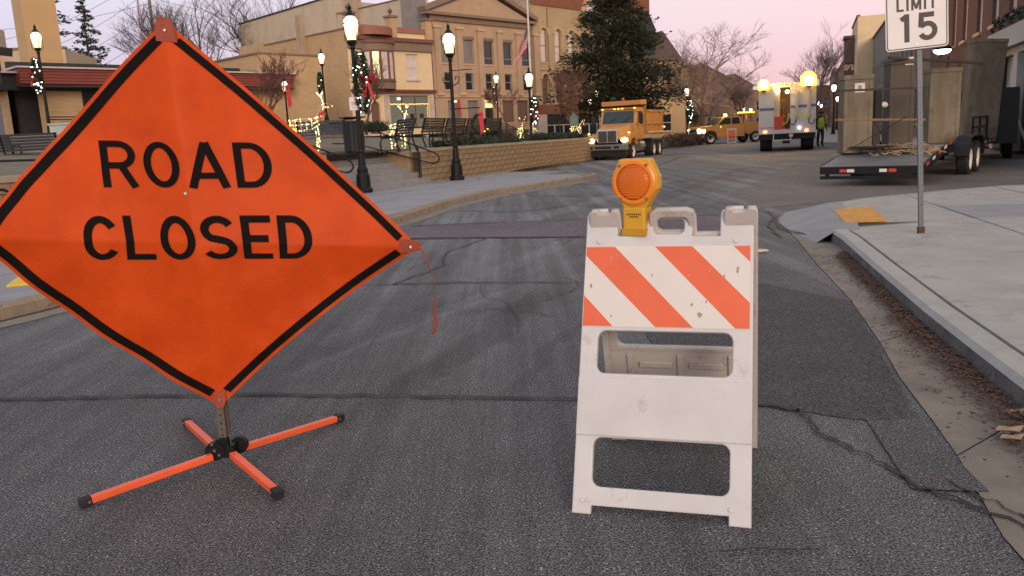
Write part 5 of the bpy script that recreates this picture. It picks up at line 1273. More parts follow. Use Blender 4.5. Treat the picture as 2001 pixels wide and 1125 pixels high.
bare_tree('bare_tree', 'wide bare tree just left of the long cream block', (-25.0, 92, 1.5), 18.5, .78, 9, levels=6, r0=.30)
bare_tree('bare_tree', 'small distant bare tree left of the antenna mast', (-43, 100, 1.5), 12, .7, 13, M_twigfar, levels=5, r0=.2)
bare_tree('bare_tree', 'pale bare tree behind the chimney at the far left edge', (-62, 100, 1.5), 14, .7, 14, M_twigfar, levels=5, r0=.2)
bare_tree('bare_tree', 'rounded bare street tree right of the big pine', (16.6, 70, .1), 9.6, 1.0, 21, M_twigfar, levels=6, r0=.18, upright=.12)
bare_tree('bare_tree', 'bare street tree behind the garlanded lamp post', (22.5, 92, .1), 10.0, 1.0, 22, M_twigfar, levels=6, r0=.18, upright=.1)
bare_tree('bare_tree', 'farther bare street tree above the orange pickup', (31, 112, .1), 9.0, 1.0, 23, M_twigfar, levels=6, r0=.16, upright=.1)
bare_tree('bare_tree', 'bare tree with a few rusty leaves left of the concrete boxes', (29.8, 80, .1), 10.8, .72, 31, M_twigfar, levels=6, r0=.15, upright=.45)
bare_tree('ornamental_tree', 'small reddish bare tree in front of the restaurant wall', (-9.7, 34, 1.6), 3.6, .75, 41, M_twigr, levels=5, r0=.07)
bare_tree('ornamental_tree', 'reddish shrub-like tree between the lamp with a sign and the arched door', (-7.6, 46, 1.8), 4.4, .55, 42, M_twigr, levels=5, r0=.08)
bare_tree('ornamental_tree', 'pinkish bare shrub tree before the pediment building', (.3, 56, 1.7), 3.2, .75, 43, M_twigr, levels=5, r0=.06)
bare_tree('ornamental_tree', 'small bare twiggy tree left of the big pine by the arched windows', (3.9, 58, 1.0), 5.2, .45, 44, M_twigr, levels=5, r0=.04)
def conifer(name, label, loc, h, r, seed, m, n=150, dens=60, base=.12, pyr=1.0, cat='evergreen tree', s0=.16):
    rr = random.Random(seed); o = thing(name, label, cat, loc, 0)
    MB().tube([(0, 0, -.5), (0, 0, h * .5), (0, 0, h * .97)], [r * .075, r * .045, .02], 7).build('trunk', M_bark, o)
    cr = MB(); br = MB()
    for i in range(n):
        t = (i + rr.random()) / n; z = h * (base + (1 - base) * t ** 1.05); R_ = r * (1 - t) ** pyr * rr.uniform(.70, 1.12) + .12
        if t < .12: R_ *= .8
        a = rr.uniform(0, 2 * pi); dr = Vector((cos(a), sin(a), 0)); droop = rr.uniform(-.20, .16)
        br.tube([(0, 0, z), dr * R_ * .5 + Vector((0, 0, z + R_ * .02)), dr * R_ * .92 + Vector((0, 0, z + R_ * droop))], [.03, .02, .008], 3)
        for k in range(int(dens * (.35 + R_ / r))):
            u_ = rr.random() ** .6; c = dr * R_ * u_ + Vector((0, 0, z + R_ * droop * u_ * u_)); sp_ = .13 * R_ * (1.15 - .6 * u_) + .05
            c += Vector((rr.gauss(0, sp_), rr.gauss(0, sp_), rr.gauss(0, sp_ * .55)))
            s_ = s0 * rr.uniform(.5, 1.3); v1 = (dr + Vector((rr.gauss(0, .5), rr.gauss(0, .5), rr.gauss(0, .4)))).normalized() * s_; v2 = Vector((rr.gauss(0, 1), rr.gauss(0, 1), rr.gauss(0, 1))).normalized() * s_ * .38
            cr.add([c - v2, c + v1, c + v2, c - v1 * .4], [(0, 1, 2, 3)])
    br.build('boughs', M_bark, o); cr.build('crown', m, o); return o
conifer('pine_tree', 'very large dark pine tree behind the yellow dump truck', (8.15, 61, .7), 10.9, 5.5, 51, M_needle, 260, 135, .19, .66, s0=.18)
conifer('spruce_tree', 'pointed dark spruce with its tip in view behind the restaurant roof', (-36.7, 76, 1), 14.4, 3.6, 52, M_needle2, 110, 45, .1, .95, s0=.26)
conifer('spruce_tree', 'taller dark spruce hidden partly by the square chimney', (-38.7, 73, 1), 18.5, 4.1, 53, M_needle2, 110, 45, .1, .9, s0=.26)
# columnar tree with dry leaves
o = thing('columnar_tree', 'narrow upright tree with dry brown leaves left of the pine', 'tree', (4.5, 55, 1.2)); MB().tube([(0, 0, 0), (0, 0, 2.4)], [.06, .03], 6).build('trunk', M_bark, o)
cr = MB(); rr = random.Random(6)
for i in range(3800):
    t = rr.random(); z = .75 + t * 2.75; R_ = .48 * (sin(pi * min(1, t * .85 + .15)) ** .6) * (1 if t < .8 else 1 - (t - .8) * 2.2); a = rr.uniform(0, 6.3); q = R_ * sqrt(rr.random()) * rr.uniform(.8, 1.1)
    c = Vector((cos(a) * q, sin(a) * q, z)); s_ = .06; v1 = Vector((rr.gauss(0, 1), rr.gauss(0, 1), rr.gauss(0, 1))) * s_ * .7; v2 = Vector((rr.gauss(0, 1), rr.gauss(0, 1), rr.gauss(0, 1))) * s_ * .5
    cr.add([c - v1, c + v2, c + v1], [(0, 1, 2)])
cr.build('crown', M_brownleaf, o)
def hedge(label, pts, w, h, m, n, seed, name='hedge', cat='hedge', s=.07):
    rr = random.Random(seed); cr = MB()
    for i in range(n):
        t = rr.random(); a, c = Vector(pts[0]), Vector(pts[1]); p_ = a + (c - a) * t; q = Vector((rr.uniform(-1, 1), rr.uniform(-1, 1), rr.random()))
        hh = h * (.75 + .35 * sin(t * 23 + seed) * .5)
        c_ = Vector((p_.x + q.x * w / 2, p_.y + q.y * w / 2, p_.z + q.z ** .6 * hh)); v1 = Vector((rr.gauss(0, 1), rr.gauss(0, 1), rr.gauss(0, 1))) * s; v2 = Vector((rr.gauss(0, 1), rr.gauss(0, 1), rr.gauss(0, 1))) * s * .6
        cr.add([c_ - v1, c_ + v2, c_ + v1], [(0, 1, 2)])
    return tag(cr.build(name, m), label, cat, kind='stuff')
hedge('low dark hedge behind the wall in front of the row of benches', (*wl(5.5, .9), 1.03), (0, 0, 0), 1, 1, M_hedge, 0, 1) if False else None
hedge('low dark green hedge planted behind the wall under the benches', ((*wl(2.5, .55), 1.0), (*wl(8.4, .55), 1.0)), .8, .30, M_hedge, 3500, 1)
hedge('low dark green hedge behind the wall left of the dump truck', ((*wl(13, 1.3), 1.0), (*wl(19, 1.3), .95)), 1.2, .42, M_hedge, 3500, 2)
hedge('brown twiggy shrubs behind the low hedge by the dump truck', ((*wl(15, 6), 1.1), (*wl(22, 6), .9)), 2.0, 1.0, M_bushb, 3500, 3, 'shrub', 'shrub')
hedge('dark evergreen planting at the foot of the restaurant wall', ((-9.8, 44, 1.95), (-6.8, 47, 1.95)), 1.2, .6, M_hedge, 2200, 4, s=.09)
hedge('brown clipped shrubs round the garlanded street lamp', ((11.6, 58, .1), (15.0, 64, .1)), 1.6, .95, M_bushb, 3500, 5, 'shrub', 'shrub')
hedge('brown twiggy shrubs beyond the dump truck', ((15, 67, .1), (18.5, 74, .1)), 1.5, .9, M_bushb, 2500, 6, 'shrub', 'shrub')
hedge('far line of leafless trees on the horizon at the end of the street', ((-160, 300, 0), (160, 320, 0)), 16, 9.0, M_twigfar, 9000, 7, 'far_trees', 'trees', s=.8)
# ============================================================ LAMPS
def make_lamp(label, loc, H=4.4, globe=M_globe, full=True, group='lit street lamps with glass lanterns', rz=0, wide=1.0):
    o = thing('street_lamp', label, 'street lamp', loc, rz, group); n = 14 if full else 8
    b = MB(); b.lathe([(.215, 0), (.215, .10), (.175, .14), (.165, .42), (.13, .50), (.14, .56), (.095, .66), (.075, .95), (.085, .99), (.06, 1.05)], n=n)
    b.build('base', M_black, o, smooth=False)
    lb = H - .92
    MB().lathe([(.058, 1.05), (.046, lb - .12), (.065, lb - .08), (.05, lb - .02)], n=n).build('shaft', M_black, o)
    w = wide
    MB().lathe([(.05, lb - .02), (.10 * w, lb + .04), (.12 * w, lb + .10)], n=n).build('lantern_cup', M_black, o)
    g = MB().lathe([(.105 * w, lb + .10), (.15 * w, lb + .30), (.165 * w, lb + .40)], n=n).build('lower_glass', globe, o, smooth=True)
    MB().lathe([(.165 * w, lb + .40), (.175 * w, lb + .47), (.16 * w, lb + .56), (.09 * w, lb + .64)], n=n).build('upper_glass', M_globe_up if globe is M_globe else globe, o, smooth=True)
    if full:
        c = MB()
        for k in range(4):
            a = pi / 4 + k * pi / 2; d = Vector((cos(a), sin(a), 0)); c.tube([d * .07 + Vector((0, 0, lb - .03)), d * .19 * w + Vector((0, 0, lb + .08)), d * .195 * w + Vector((0, 0, lb + .3)), d * .185 * w + Vector((0, 0, lb + .50))], .009, 5)
        c.lathe([(.178 * w, lb + .465), (.19 * w, lb + .465), (.19 * w, lb + .485), (.178 * w, lb + .485)], n=n); c.build('cage', M_black, o)
    MB().lathe([(.12 * w, lb + .655), (.125 * w, lb + .67), (.06 * w, lb + .75), (.035, lb + .80), (.055, lb + .84), (.03, lb + .88), (.012, lb + .92), (.001, lb + .98)], n=n).build('lantern_cap', M_black, o)
    return o
def garland(label, base, z0, z1, r, seed, side=(1, 0), bow=True, bulbs=18, bowside=1, rad=.0):
    rr = random.Random(seed); o = thing('garland', label, 'garland', base)
    g = MB(); bl = MB()
    for i in range(2300):
        t = rr.random(); z = z0 + (z1 - z0) * t; R_ = r * (sin(pi * (t * .92 + .04)) ** .6); a = rr.uniform(0, 6.3); q = R_ * rr.uniform(.3, 1.0)
        c = Vector((side[0] * r * .95 + cos(a) * q, side[1] * r * .95 + sin(a) * q, z + rr.gauss(0, .03))); v1 = Vector((cos(a), sin(a), rr.gauss(0, .5))) * .075; v2 = Vector((rr.gauss(0, 1), rr.gauss(0, 1), rr.gauss(0, 1))) * .010
        g.add([c - v2, c + v1, c + v2], [(0, 1, 2)])
    g.build('greenery', M_gar, o)
    for i in range(bulbs):
        t = rr.random(); R_ = r * (sin(pi * (t * .9 + .05)) ** .6) * 1.05; a = rr.uniform(3.4, 6.1); bl.ball((side[0] * r * .95 + cos(a) * R_, side[1] * r * .95 + sin(a) * R_, z0 + (z1 - z0) * t), .015 if base[1] < 25 else .022, 5, 4)
    x = bl.build('fairy_lights', M_bulb_w, o); x['kind'] = 'stuff'
    if bow:
        m_ = MB(); cz = z0 + (z1 - z0) * .55; cx = side[0] * r * 1.2 + r * .45 * bowside; cy = -r * .9
        for sx in (-1, 1):
            for k in range(1):
                m_.add([(cx, cy, cz), (cx + sx * .17, cy - .03, cz + .13), (cx + sx * .19, cy + .03, cz - .06)], [(0, 1, 2), (2, 1, 0)]); m_.add([(cx, cy, cz), (cx + sx * .19, cy + .05, cz - .05), (cx + sx * .16, cy + .05, cz + .10)], [(0, 1, 2)])
            m_.add([(cx - .02, cy, cz), (cx + .02, cy, cz), (cx + sx * .10 + .05, cy - .02, cz - .42), (cx + sx * .10 - .04, cy - .02, cz - .40)], [(0, 1, 2, 3)])
        m_.ball((cx, cy - .02, cz), .035, 6, 4); m_.build('bow', M_red, o)
    return o
L4 = make_lamp('tallest nearest street lamp at the foot of the steps, with a small white notice', (-3.50, 20.2, .12), 4.42)
garland('green garland with white lights and a red bow on the nearest big lamp', (-3.50, 20.2, .12), 1.92, 3.30, .20, 1, (.85, -.4), bowside=1.2)
ns = thing('parking_notice', 'small white notice with red lines fixed on the nearest lamp post', 'sign', (-3.50, 20.2, 2.10)); 
me = plate(rrect(-.17, .15, 0, .31, .03), [], .004, .001); me.materials.append(M_signw)
obj('notice_plate', me, ns, M=Matrix.Translation((0, -.09, 0)) @ Matrix.Rotation(pi / 2, 4, 'X'))
MB().bb(-.125, .105, -.095, -.0935, .175, .19).bb(-.125, .105, -.095, -.0935, .115, .128).bb(-.04, .02, -.095, -.0935, .215, .27).build('red_print', M_redp, ns)
gp = MB()
for i in range(6): gp.bb(-.11 + i * .036, -.085 + i * .036, -.095, -.0935, .145, .160); gp.bb(-.11 + i * .036, -.085 + i * .036, -.095, -.0935, .05, .062)
gp.build('small_print', mat('grey sign print', (.2, .18, .18), .6), ns)['kind'] = 'stuff'
make_lamp('second big street lamp along the pavement with crossarms above the wall', (-1.45, 24.3, .12), 4.42)
L6 = make_lamp('third street lamp along the pavement with a red bow, by the flag pole', (1.18, 36.3, .0), 4.2)
garland('evergreen garland with a large red bow on the third pavement lamp', (1.18, 36.3, .0), 1.8, 2.9, .2, 2, (.8, -.4), bowside=.8)
# hanging-banner arms with a half wreath on the second lamp
ar = thing('banner_arms', 'black crossarms with scrolls and a red bowed half wreath on the second lamp', 'bracket', (-1.45, 24.3, .12))
MB().tube([(-.08, 0, 2.05), (.78, 0, 2.05)], .015).build('lower_arm', M_black, ar); MB().tube([(0, 0, 3.12), (.62, 0, 3.14)], .012).build('upper_arm', M_black, ar)
for s_ in (-1, 1): MB().tube([(s_ * .05, 0, 2.7), (s_ * .2, 0, 2.78), (s_ * .24, 0, 2.92), (s_ * .13, 0, 2.96), (s_ * .11, 0, 2.86)], .016, 6).build('scroll', M_black, ar)
wr = thing('half_wreath', 'curved evergreen half wreath with a red bow hanging from the lower crossarm', 'wreath', (-.70, 24.3, 1.70))
wm = MB(); rr = random.Random(8)
for i in range(800):
    a = radians(rr.uniform(80, 285)); c = Vector((cos(a) * .22, 0, sin(a) * .26)) + Vector((rr.gauss(0, .02), rr.gauss(0, .02), rr.gauss(0, .02))); v1 = Vector((rr.gauss(0, 1), rr.gauss(0, 1), rr.gauss(0, 1))) * .03; v2 = Vector((rr.gauss(0, 1), rr.gauss(0, 1), rr.gauss(0, 1))) * .008
    wm.add([c - v2, c + v1, c + v2], [(0, 1, 2)])
wm.build('greenery', M_gar, wr); bw = MB(); bw.add([(-.02, -.04, .33), (.10, -.05, .36), (.13, -.06, -.2), (.02, -.05, -.3)], [(0, 1, 2, 3)]); bw.ball((.04, -.06, .3), .05, 6, 4, (1.4, .6, 1)); bw.build('bow', M_red, wr)
LM = [('slim street lamp in front of the tan restaurant wall with a thin garland', (-10.1, 47.9, 2.30), 4.4, 1),
      ('short lamp with a bare glass cup above the lit deer and red bow', (-12.35, 48, 1.55), 3.75, 1), ('street lamp with a garland before the restaurant left windows', (-16.95, 31.3, 1.62), 4.55, 1),
      ('street lamp with a wreath before the door of the pediment building', (-.39, 61, 1.55), 4.45, 1), ('small lamp seen just right of the second big lamp with a red bow', (-3.98, 70, 1.6), 3.6, 0),
      ('lower of the two lamps left of the dump truck cab', (7.77, 75, .5), 4.1, 0), ('higher of the two lamps in front of the big pine', (8.14, 72, .85), 4.3, 0),
      ('garlanded street lamp with white lights right of the big pine', (13.62, 62, .05), 4.4, 1),
      ('far lamp over the bare tree, leftmost of the five beyond the pine', (32.0, 135, .1), 4.6, 0), ('far lamp, second of the five above the orange pickup', (34.5, 139, .1), 4.5, 0), ('far lamp, third of the five, lowest over the amber beacon', (40.1, 150, .1), 4.4, 0),
      ('far lamp, fourth of the five, just left of the white truck', (38.8, 135, .1), 4.3, 0), ('far lamp, last of the five, touching the white truck edge', (41.45, 140, .1), 4.2, 0),
      ('right pavement lamp nearest to the bare tree beside the concrete boxes', (30.45, 77, .1), 4.7, 0), ('lower right pavement lamp below and right of the nearer one', (44.8, 112, .1), 4.6, 0), ('far lamp right of the white truck above the worker', (48.9, 130, .1), 4.6, 0), ('farthest lamp right of the white truck near the worker', (60.9, 160, .1), 4.7, 0)]
for lb_, lc, H, full in LM: make_lamp(lb_, lc, H, M_globe if full else M_globe_far, bool(full), wide=1.0 if full else 1.25)
garland('thin dark garland on the slim lamp before the restaurant wall', (-10.1, 47.9, 2.30), 1.9, 3.1, .16, 3, (-1.2, -.3), False, 4)
garland('garland with a row of white lights and red bow on the left lamp', (-16.95, 31.3, 1.62), 2.1, 3.35, .17, 4, (-.9, -.4), True, 22, bowside=-.6)
garland('dark wreath garland on the lamp by the pediment building door', (-.39, 61, 1.55), 2.2, 3.4, .2, 5, (-.9, -.3), False, 3)
garland('long garland with white lights on the lamp right of the pine', (13.62, 62, .05), 1.6, 3.4, .24, 6, (.7, -.3), False, 24)
tag(obj('red_bow', bw.mesh('red_bow', M_red), loc=(-3.75, 69.8, 3.9)), 'red bow under the small lamp beside the second big lamp', 'bow').scale = (2, 2, 2)
tag(obj('red_bow', bw.mesh('red_bow', M_red), loc=(-12.2, 47.8, 4.1)), 'red bow on the short lamp above the lit deer', 'bow').scale = (2, 2, 2)
sl = thing('pendant_lamp', 'bright oval wall lamp glowing between the concrete boxes', 'lamp', (13.6, 26, 3.32)); MB().lathe([(.10, .12), (.28, .0), (.28, -.05), (.05, -.06)], n=14).build('lamp_shade', M_black, sl); MB().ball((0, 0, -.07), .25, 12, 6, (1, 1, .45)).build('bulb', mat('bright work lamp', (1, 1, 1), emit=(.95, 1, .85), es=14), sl); MB().tube([(0, 0, .1), (0, 0, 1.6)], .02).build('hanger', M_black, sl)

# ============================================================ PARK FURNITURE
def make_bench(label, loc, rz, m=M_slat, group='black slatted park benches'):
    o = thing('park_bench', label, 'bench', loc, rz, group); L = 1.46      # x along, front faces +y, back towards -y
    for k in range(6): z = .50 + k * .075; y = -.235 - k * .022; MB().bb(-L / 2, L / 2, y - .012, y + .012, z, z + .064).build('back_slat', m, o)
    for k in range(5): MB().bb(-L / 2, L / 2, -.17 + k * .09, -.17 + k * .09 + .062, .425, .445).build('seat_slat', m, o)
    for x in (-L / 2 + .04, L / 2 - .04):
        f = MB(); f.tube([(x, -.38, .93), (x, -.29, .70), (x, -.21, .44), (x, -.27, .22), (x, -.36, .0)], .024, 6); f.tube([(x, -.22, .42), (x, .20, .42), (x, .26, .25), (x, .22, 0)], .024, 6)
        f.tube([(x, -.27, .66), (x, .10, .68), (x, .24, .62), (x, .22, .44)], .022, 6); f.build('end_frame', M_black, o)
    return o
b0 = make_bench('black slatted bench first in the row right of the steps', (*wl(2.2, 1.0), 1.05), ang)
rowz = [(3.8, 1.05, 'black slatted bench second in the row right of the steps'), (5.4, 1.05, 'black slatted bench third in the row, behind the second big lamp'), (6.9, 1.05, 'black slatted bench last in the row next to the bin')]
for s_, z, lab in rowz: again(b0, lab, (*wl(s_, 1.0), z), ang)
again(b0, 'black bench seen end-on just right of the litter bin', (-3.15, 24.3, 1.02), ang + radians(50))
bb_ = make_bench('dark blue bench facing the street between the lit deer and the bin', (-5.45, 25.2, 1.10), radians(2), M_blueblack)
again(b0, 'black slatted bench on the raised ground at the far left edge', (-13.75, 22.3, 1.05), radians(4)); again(b0, 'black slatted bench left of the grey cabinet', (-12.35, 22.0, 1.05), radians(4))
def make_bin(label, loc, s=1.0, h=1.0):
    o = thing('litter_bin', label, 'litter bin', loc, 0, 'black slatted litter bins')
    for k in range(16): a = 2 * pi * k / 16; d = Vector((cos(a), sin(a), 0)); MB().bar(d * .26 * s + Vector((0, 0, .06)), d * .285 * s + Vector((0, 0, .86 * h)), .095 * s, .012).build('slat', M_slat, o)
    MB().lathe([(.22 * s, .03), (.25 * s, .84 * h), (.01, .84 * h)], n=16).build('liner', M_under, o)
    MB().lathe([(.36 * s, .93 * h), (.355 * s, .96 * h), (.28 * s, .93 * h), (.20 * s, .955 * h), (.19 * s, .93 * h), (.27 * s, .90 * h)], n=20).build('lid', M_black, o)
    return o
make_bin('large black slatted litter bin at the top of the steps behind the nearest lamp', (-4.03, 22.35, 1.06), 1.0)
make_bin('black litter bin at the right end of the bench row', (*wl(7.95, 1.0), 1.05), .85)
cb = thing('utility_cabinet', 'pale grey green metal cabinet with louvres left of the orange sign peak', 'cabinet', (-12.1, 24.0, 1.05), radians(5))
MB().bb(-.75, .75, -.25, .35, 0, 1.2).build('cabinet_body', M_cab, cb); MB().bb(-.79, .79, -.29, .39, 1.202, 1.25).build('lid', M_cab, cb)
for k in range(5): MB().bb(-.45, .45, -.262, -.251, .75 + k * .06, .78 + k * .06).build('louvre', M_cab, cb)
pw = thing('planter_wall', 'low grey concrete planter wall behind the left benches', 'planter', (-14.6, 23.6, 1.0), radians(3))
MB().bb(-2, 2.2, 0, .3, 0, .95).build('wall_face', M_conc_d, pw); MB().bb(-2.05, 2.25, -.05, .35, .952, 1.02).build('wall_top', M_conc, pw)
fr = thing('terrace_railing', 'black railing with thin bars before the restaurant windows on the left', 'railing', (-17.3, 33, 1.75), radians(12))
for z in (1.05, .95): MB().tube([(-.6, 0, z + .15), (3.6, 0, z)], .022).build('handrail', M_black, fr)
MB().tube([(1.0, 0, 1.1), (4.4, 0, .55)], .022).build('ramp_rail', M_black, fr)
for k in range(20): MB().cyl((-.5 + k * .16, 0, .1), (-.5 + k * .16, 0, 1.0), .008, n=4).build('baluster', M_black, fr)
ov = thing('oval_plaque', 'white oval plaque on a short stake by the block wall left of the nearest lamp', 'plaque', (-3.86, 19.05, .13)); M_ = Matrix.Rotation(pi / 2, 4, 'X')
el = [(cos(2 * pi * i / 28) * .135, .42 + sin(2 * pi * i / 28) * .11) for i in range(28)]
me = plate(el, [], .012, .003); me.materials.append(M_refl_w); obj('plaque_face', me, ov, M=M_)
MB().cyl((0, .02, 0), (0, .02, .35), .012, n=6).build('stake', M_under, ov)
q = MB(M_)
for r_ in range(3):
    for i in range(5): q.add([(-.07 + i * .03, .46 - r_ * .035, .0068), (-.05 + i * .03, .46 - r_ * .035, .0068), (-.05 + i * .03, .472 - r_ * .035, .0068), (-.07 + i * .03, .472 - r_ * .035, .0068)], [(0, 1, 2, 3)])
q.build('plaque_print', MATS['grey sign print'], ov)['kind'] = 'stuff'
# lit wire deer
def deer(label, loc, rz, s, seed, head_up=True, bulbs=150):
    rr = random.Random(seed); o = thing('lit_deer', label, 'light figure', loc, rz, 'lit wire deer figures'); w = MB(); bl = MB()
    paths = []
    def ring(c, r, ax, n_=10): 
        return [(c[0] + (cos(2 * pi * i / n_) * r[0] if ax == 'x' else 0) * 0, c[1] + cos(2 * pi * i / n_) * r[0], c[2] + sin(2 * pi * i / n_) * r[1]) for i in range(n_ + 1)]
    for k in range(6): x = -.42 + k * .16; paths.append(ring((x, 0, .86), (.15 + .03 * sin(k), .19 - .012 * abs(k - 2)), 'x'))
    for a in range(6): t = a * pi / 3; paths.append([(-.46, cos(t) * .10, .86 + sin(t) * .12), (-.2, cos(t) * .17, .86 + sin(t) * .2), (.2, cos(t) * .16, .88 + sin(t) * .18), (.44, cos(t) * .09, .96 + sin(t) * .12)])
    legs = [(-.38, -.1), (-.36, .1), (.34, -.1), (.36, .1)]
    for x, y in legs:
        for e in (-.035, .035): paths.append([(x + e * 1.6, y, .78), (x + e + (-.03 if x < 0 else .03), y, .4), (x + e * .6, y, 0.02)])
    hd = (.62, 0, 1.45) if head_up else (.75, 0, 1.15)
    for e in (-.06, .06): paths.append([(.40 + e, e * .5, .98), (.5 + e, 0, 1.25), (hd[0] + e * .5, e * .3, hd[2])])
    paths.append([(hd[0] - .05, 0, hd[2]), (hd[0] + .12, 0, hd[2] + .02), (hd[0] + .27, 0, hd[2] - .06), (hd[0] + .1, 0, hd[2] - .10), (hd[0] - .04, 0, hd[2] - .06)])
    for sg_ in (-1, 1): paths.append([(hd[0], sg_ * .04, hd[2]), (hd[0] - .06, sg_ * .16, hd[2] + .22), (hd[0] + .02, sg_ * .24, hd[2] + .42)]); paths.append([(hd[0] - .06, sg_ * .16, hd[2] + .22), (hd[0] - .18, sg_ * .2, hd[2] + .34)])
    for p_ in paths: w.tube(p_, .006, 4)
    w.build('wire_frame', M_wire, o)
    for i in range(bulbs):
        p_ = rr.choice(paths); j = rr.randrange(len(p_) - 1); t = rr.random(); c = Vector(p_[j]) + (Vector(p_[j + 1]) - Vector(p_[j])) * t; bl.ball(c, .0125 / s ** .5, 5, 4)
    x = bl.build('fairy_lights', M_bulb_y, o); x['kind'] = 'stuff'
    m_ = MB(); m_.ball((.5, -.1, 1.16), .05, 6, 4, (1, .6, 1.2)); m_.add([(.5, -.1, 1.16), (.62, -.14, 1.3), (.68, -.12, 1.12)], [(0, 1, 2)]); m_.add([(.5, -.1, 1.16), (.40, -.14, 1.02), (.52, -.14, .95)], [(0, 1, 2)]); m_.build('bow', M_red, o)
    o.scale = (s, s, s); return o
deer('large lit wire deer left of the blue bench behind the orange sign edge', (-5.72, 24.0, 1.10), radians(12), .95, 1, bulbs=190)
deer('lit wire deer facing away between the bench row and the shop window', (-3.35, 26.3, 1.10), radians(62), .74, 2, bulbs=150)
deer('small lit wire deer near the flag pole', (.70, 36.6, 1.0), radians(70), .62, 3, bulbs=70)
deer('small lit wire deer lying lower beside the flag pole', (1.25, 37.5, 1.0), radians(40), .36, 5, bulbs=30)
deer('lit wire deer with a red bow under the green marker near the dump truck', (3.85, 45, 1.0), radians(20), .66, 4, False, 80)
hs_ = thing('lit_planter', 'planter edged with warm fairy lights by the last bench', 'planter', (-.55, 36.0, 1.05)); MB().lathe([(.2, 0), (.3, .5), (.33, .52)], n=12).build('planter_pot', M_under, hs_)
bl = MB(); 
for i in range(34): bl.ball((random.uniform(-.42, .42), random.uniform(-.15, .15), .56 + random.uniform(-.03, .12)), .02, 5, 4)
bl.build('fairy_lights', M_bulb_y, hs_)['kind'] = 'stuff'
rail('garden_railing', 'black pipe handrail on the small side steps behind the hedge', (.1, 35.6, 1.0), radians(-15), [(-.7, 0, .75), (-.6, 0, .9), (0, 0, .85), (1.1, 0, .25)], [(-.7, 0, .45), (0, 0, .45), (1.0, 0, -.05)], [((-.6, 0, 0), .88), ((0, 0, 0), .85), ((.9, 0, -.2), .35)])
rail('pavement_railing', 'small black railing on the pavement right of the third lamp', (1.75, 36.0, .1), radians(65), [(-.3, 0, .9), (.5, 0, .9), (.6, 0, .2)], [(-.3, 0, .5), (.5, 0, .5)], [((-.3, 0, 0), .9), ((.5, 0, 0), .9)])
# flag pole and flag
fl = thing('flag_pole', 'tall pale metal flag pole in front of the pediment building', 'flag pole', (2.0, 58, 1.2)); MB().cyl((0, 0, 0), (0, 0, 12.5), .085, .05, 10).build('pole', M_pole, fl); MB().lathe([(.16, 0), (.14, .2), (.09, .3)], n=12).build('base', M_pole, fl)
fg = thing('flag', 'american flag hanging limply in folds from the pale flag pole', 'flag', (1.93, 57.9, 5.25))
def fpt(u, v):   # u along the fly (0..1), v up the hoist (0..1)
    x = -.06 - u * .95 * (1 - .35 * v) - .05 * sin(v * 5); z = (v * 1.25) - u * 1.05 + 2.2 - .25 * u * u; y = .10 * sin(u * 11 + v * 2) + .04 * sin(v * 9 + u * 4); return (x, y, z - .2)
for i in range(13):
    mm = MB(); n_ = 12; v0, v1 = 1 - (i + 1) / 13, 1 - i / 13; us = .40 if i < 7 else 0
    for k in range(n_): u0 = us + (1 - us) * k / n_; u1 = us + (1 - us) * (k + 1) / n_; mm.add([fpt(u0, v0), fpt(u1, v0), fpt(u1, v1), fpt(u0, v1)], [(0, 1, 2, 3)])
    mm.build('stripe', M_flag_r if i % 2 == 0 else M_flag_w, fg)
mm = MB()
for k in range(6):
    for j in range(4): u0, u1 = .40 * k / 6, .40 * (k + 1) / 6; v0, v1 = 6 / 13 + 7 / 13 * j / 4, 6 / 13 + 7 / 13 * (j + 1) / 4; mm.add([fpt(u0, v0), fpt(u1, v0), fpt(u1, v1), fpt(u0, v1)], [(0, 1, 2, 3)])
mm.build('canton', M_flag_b, fg); mm = MB()
for i in range(50):
    u = .03 + .34 * ((i * 7) % 11) / 10; v = .5 + .46 * (i % 9) / 8; c = Vector(fpt(u, v)); mm.add([c + Vector((0, -.006, .016)), c + Vector((-.015, -.006, -.01)), c + Vector((.015, -.006, -.01))], [(0, 1, 2)])
mm.build('stars', M_flag_w, fg)['kind'] = 'stuff'
mk = thing('marker_plaque', 'green patinated marker plaque on a post beside the brown columnar tree', 'plaque', (4.37, 52, 1.0)); MB().cyl((0, 0, 0), (0, 0, .75), .045, n=8).build('post', M_marker, mk)
me = plate([(-.26, .72), (.26, .72), (.28, 1.35), (.16, 1.42), (.07, 1.56), (0, 1.60), (-.07, 1.56), (-.16, 1.42), (-.28, 1.35)][::1], [], .05, .008); me.materials.append(M_marker); obj('plaque_face', me, mk, M=Matrix.Rotation(pi / 2, 4, 'X'))
q = MB()
for r_ in range(6): q.bb(-.19, .19 - (r_ % 3) * .05, -.0275, -.026, .80 + r_ * .08, .83 + r_ * .08)
q.build('plaque_print', MATS['grey sign print'], mk)['kind'] = 'stuff'
gs = thing('street_name_sign', 'small green street name sign on a thin post above the dump truck', 'road sign', (8.0, 60, .1)); MB().cyl((0, .03, 0), (0, .03, 3.4), .03, n=6).build('post', M_galv, gs); MB().bb(-.29, .27, -.01, .01, 3.38, 3.68).build('sign_plate', M_green_s, gs)
q = MB()
for i in range(6): q.bb(-.22 + i * .075, -.17 + i * .075, -.0125, -.011, 3.48, 3.58)
q.build('sign_lettering', M_signw, gs)['kind'] = 'stuff'
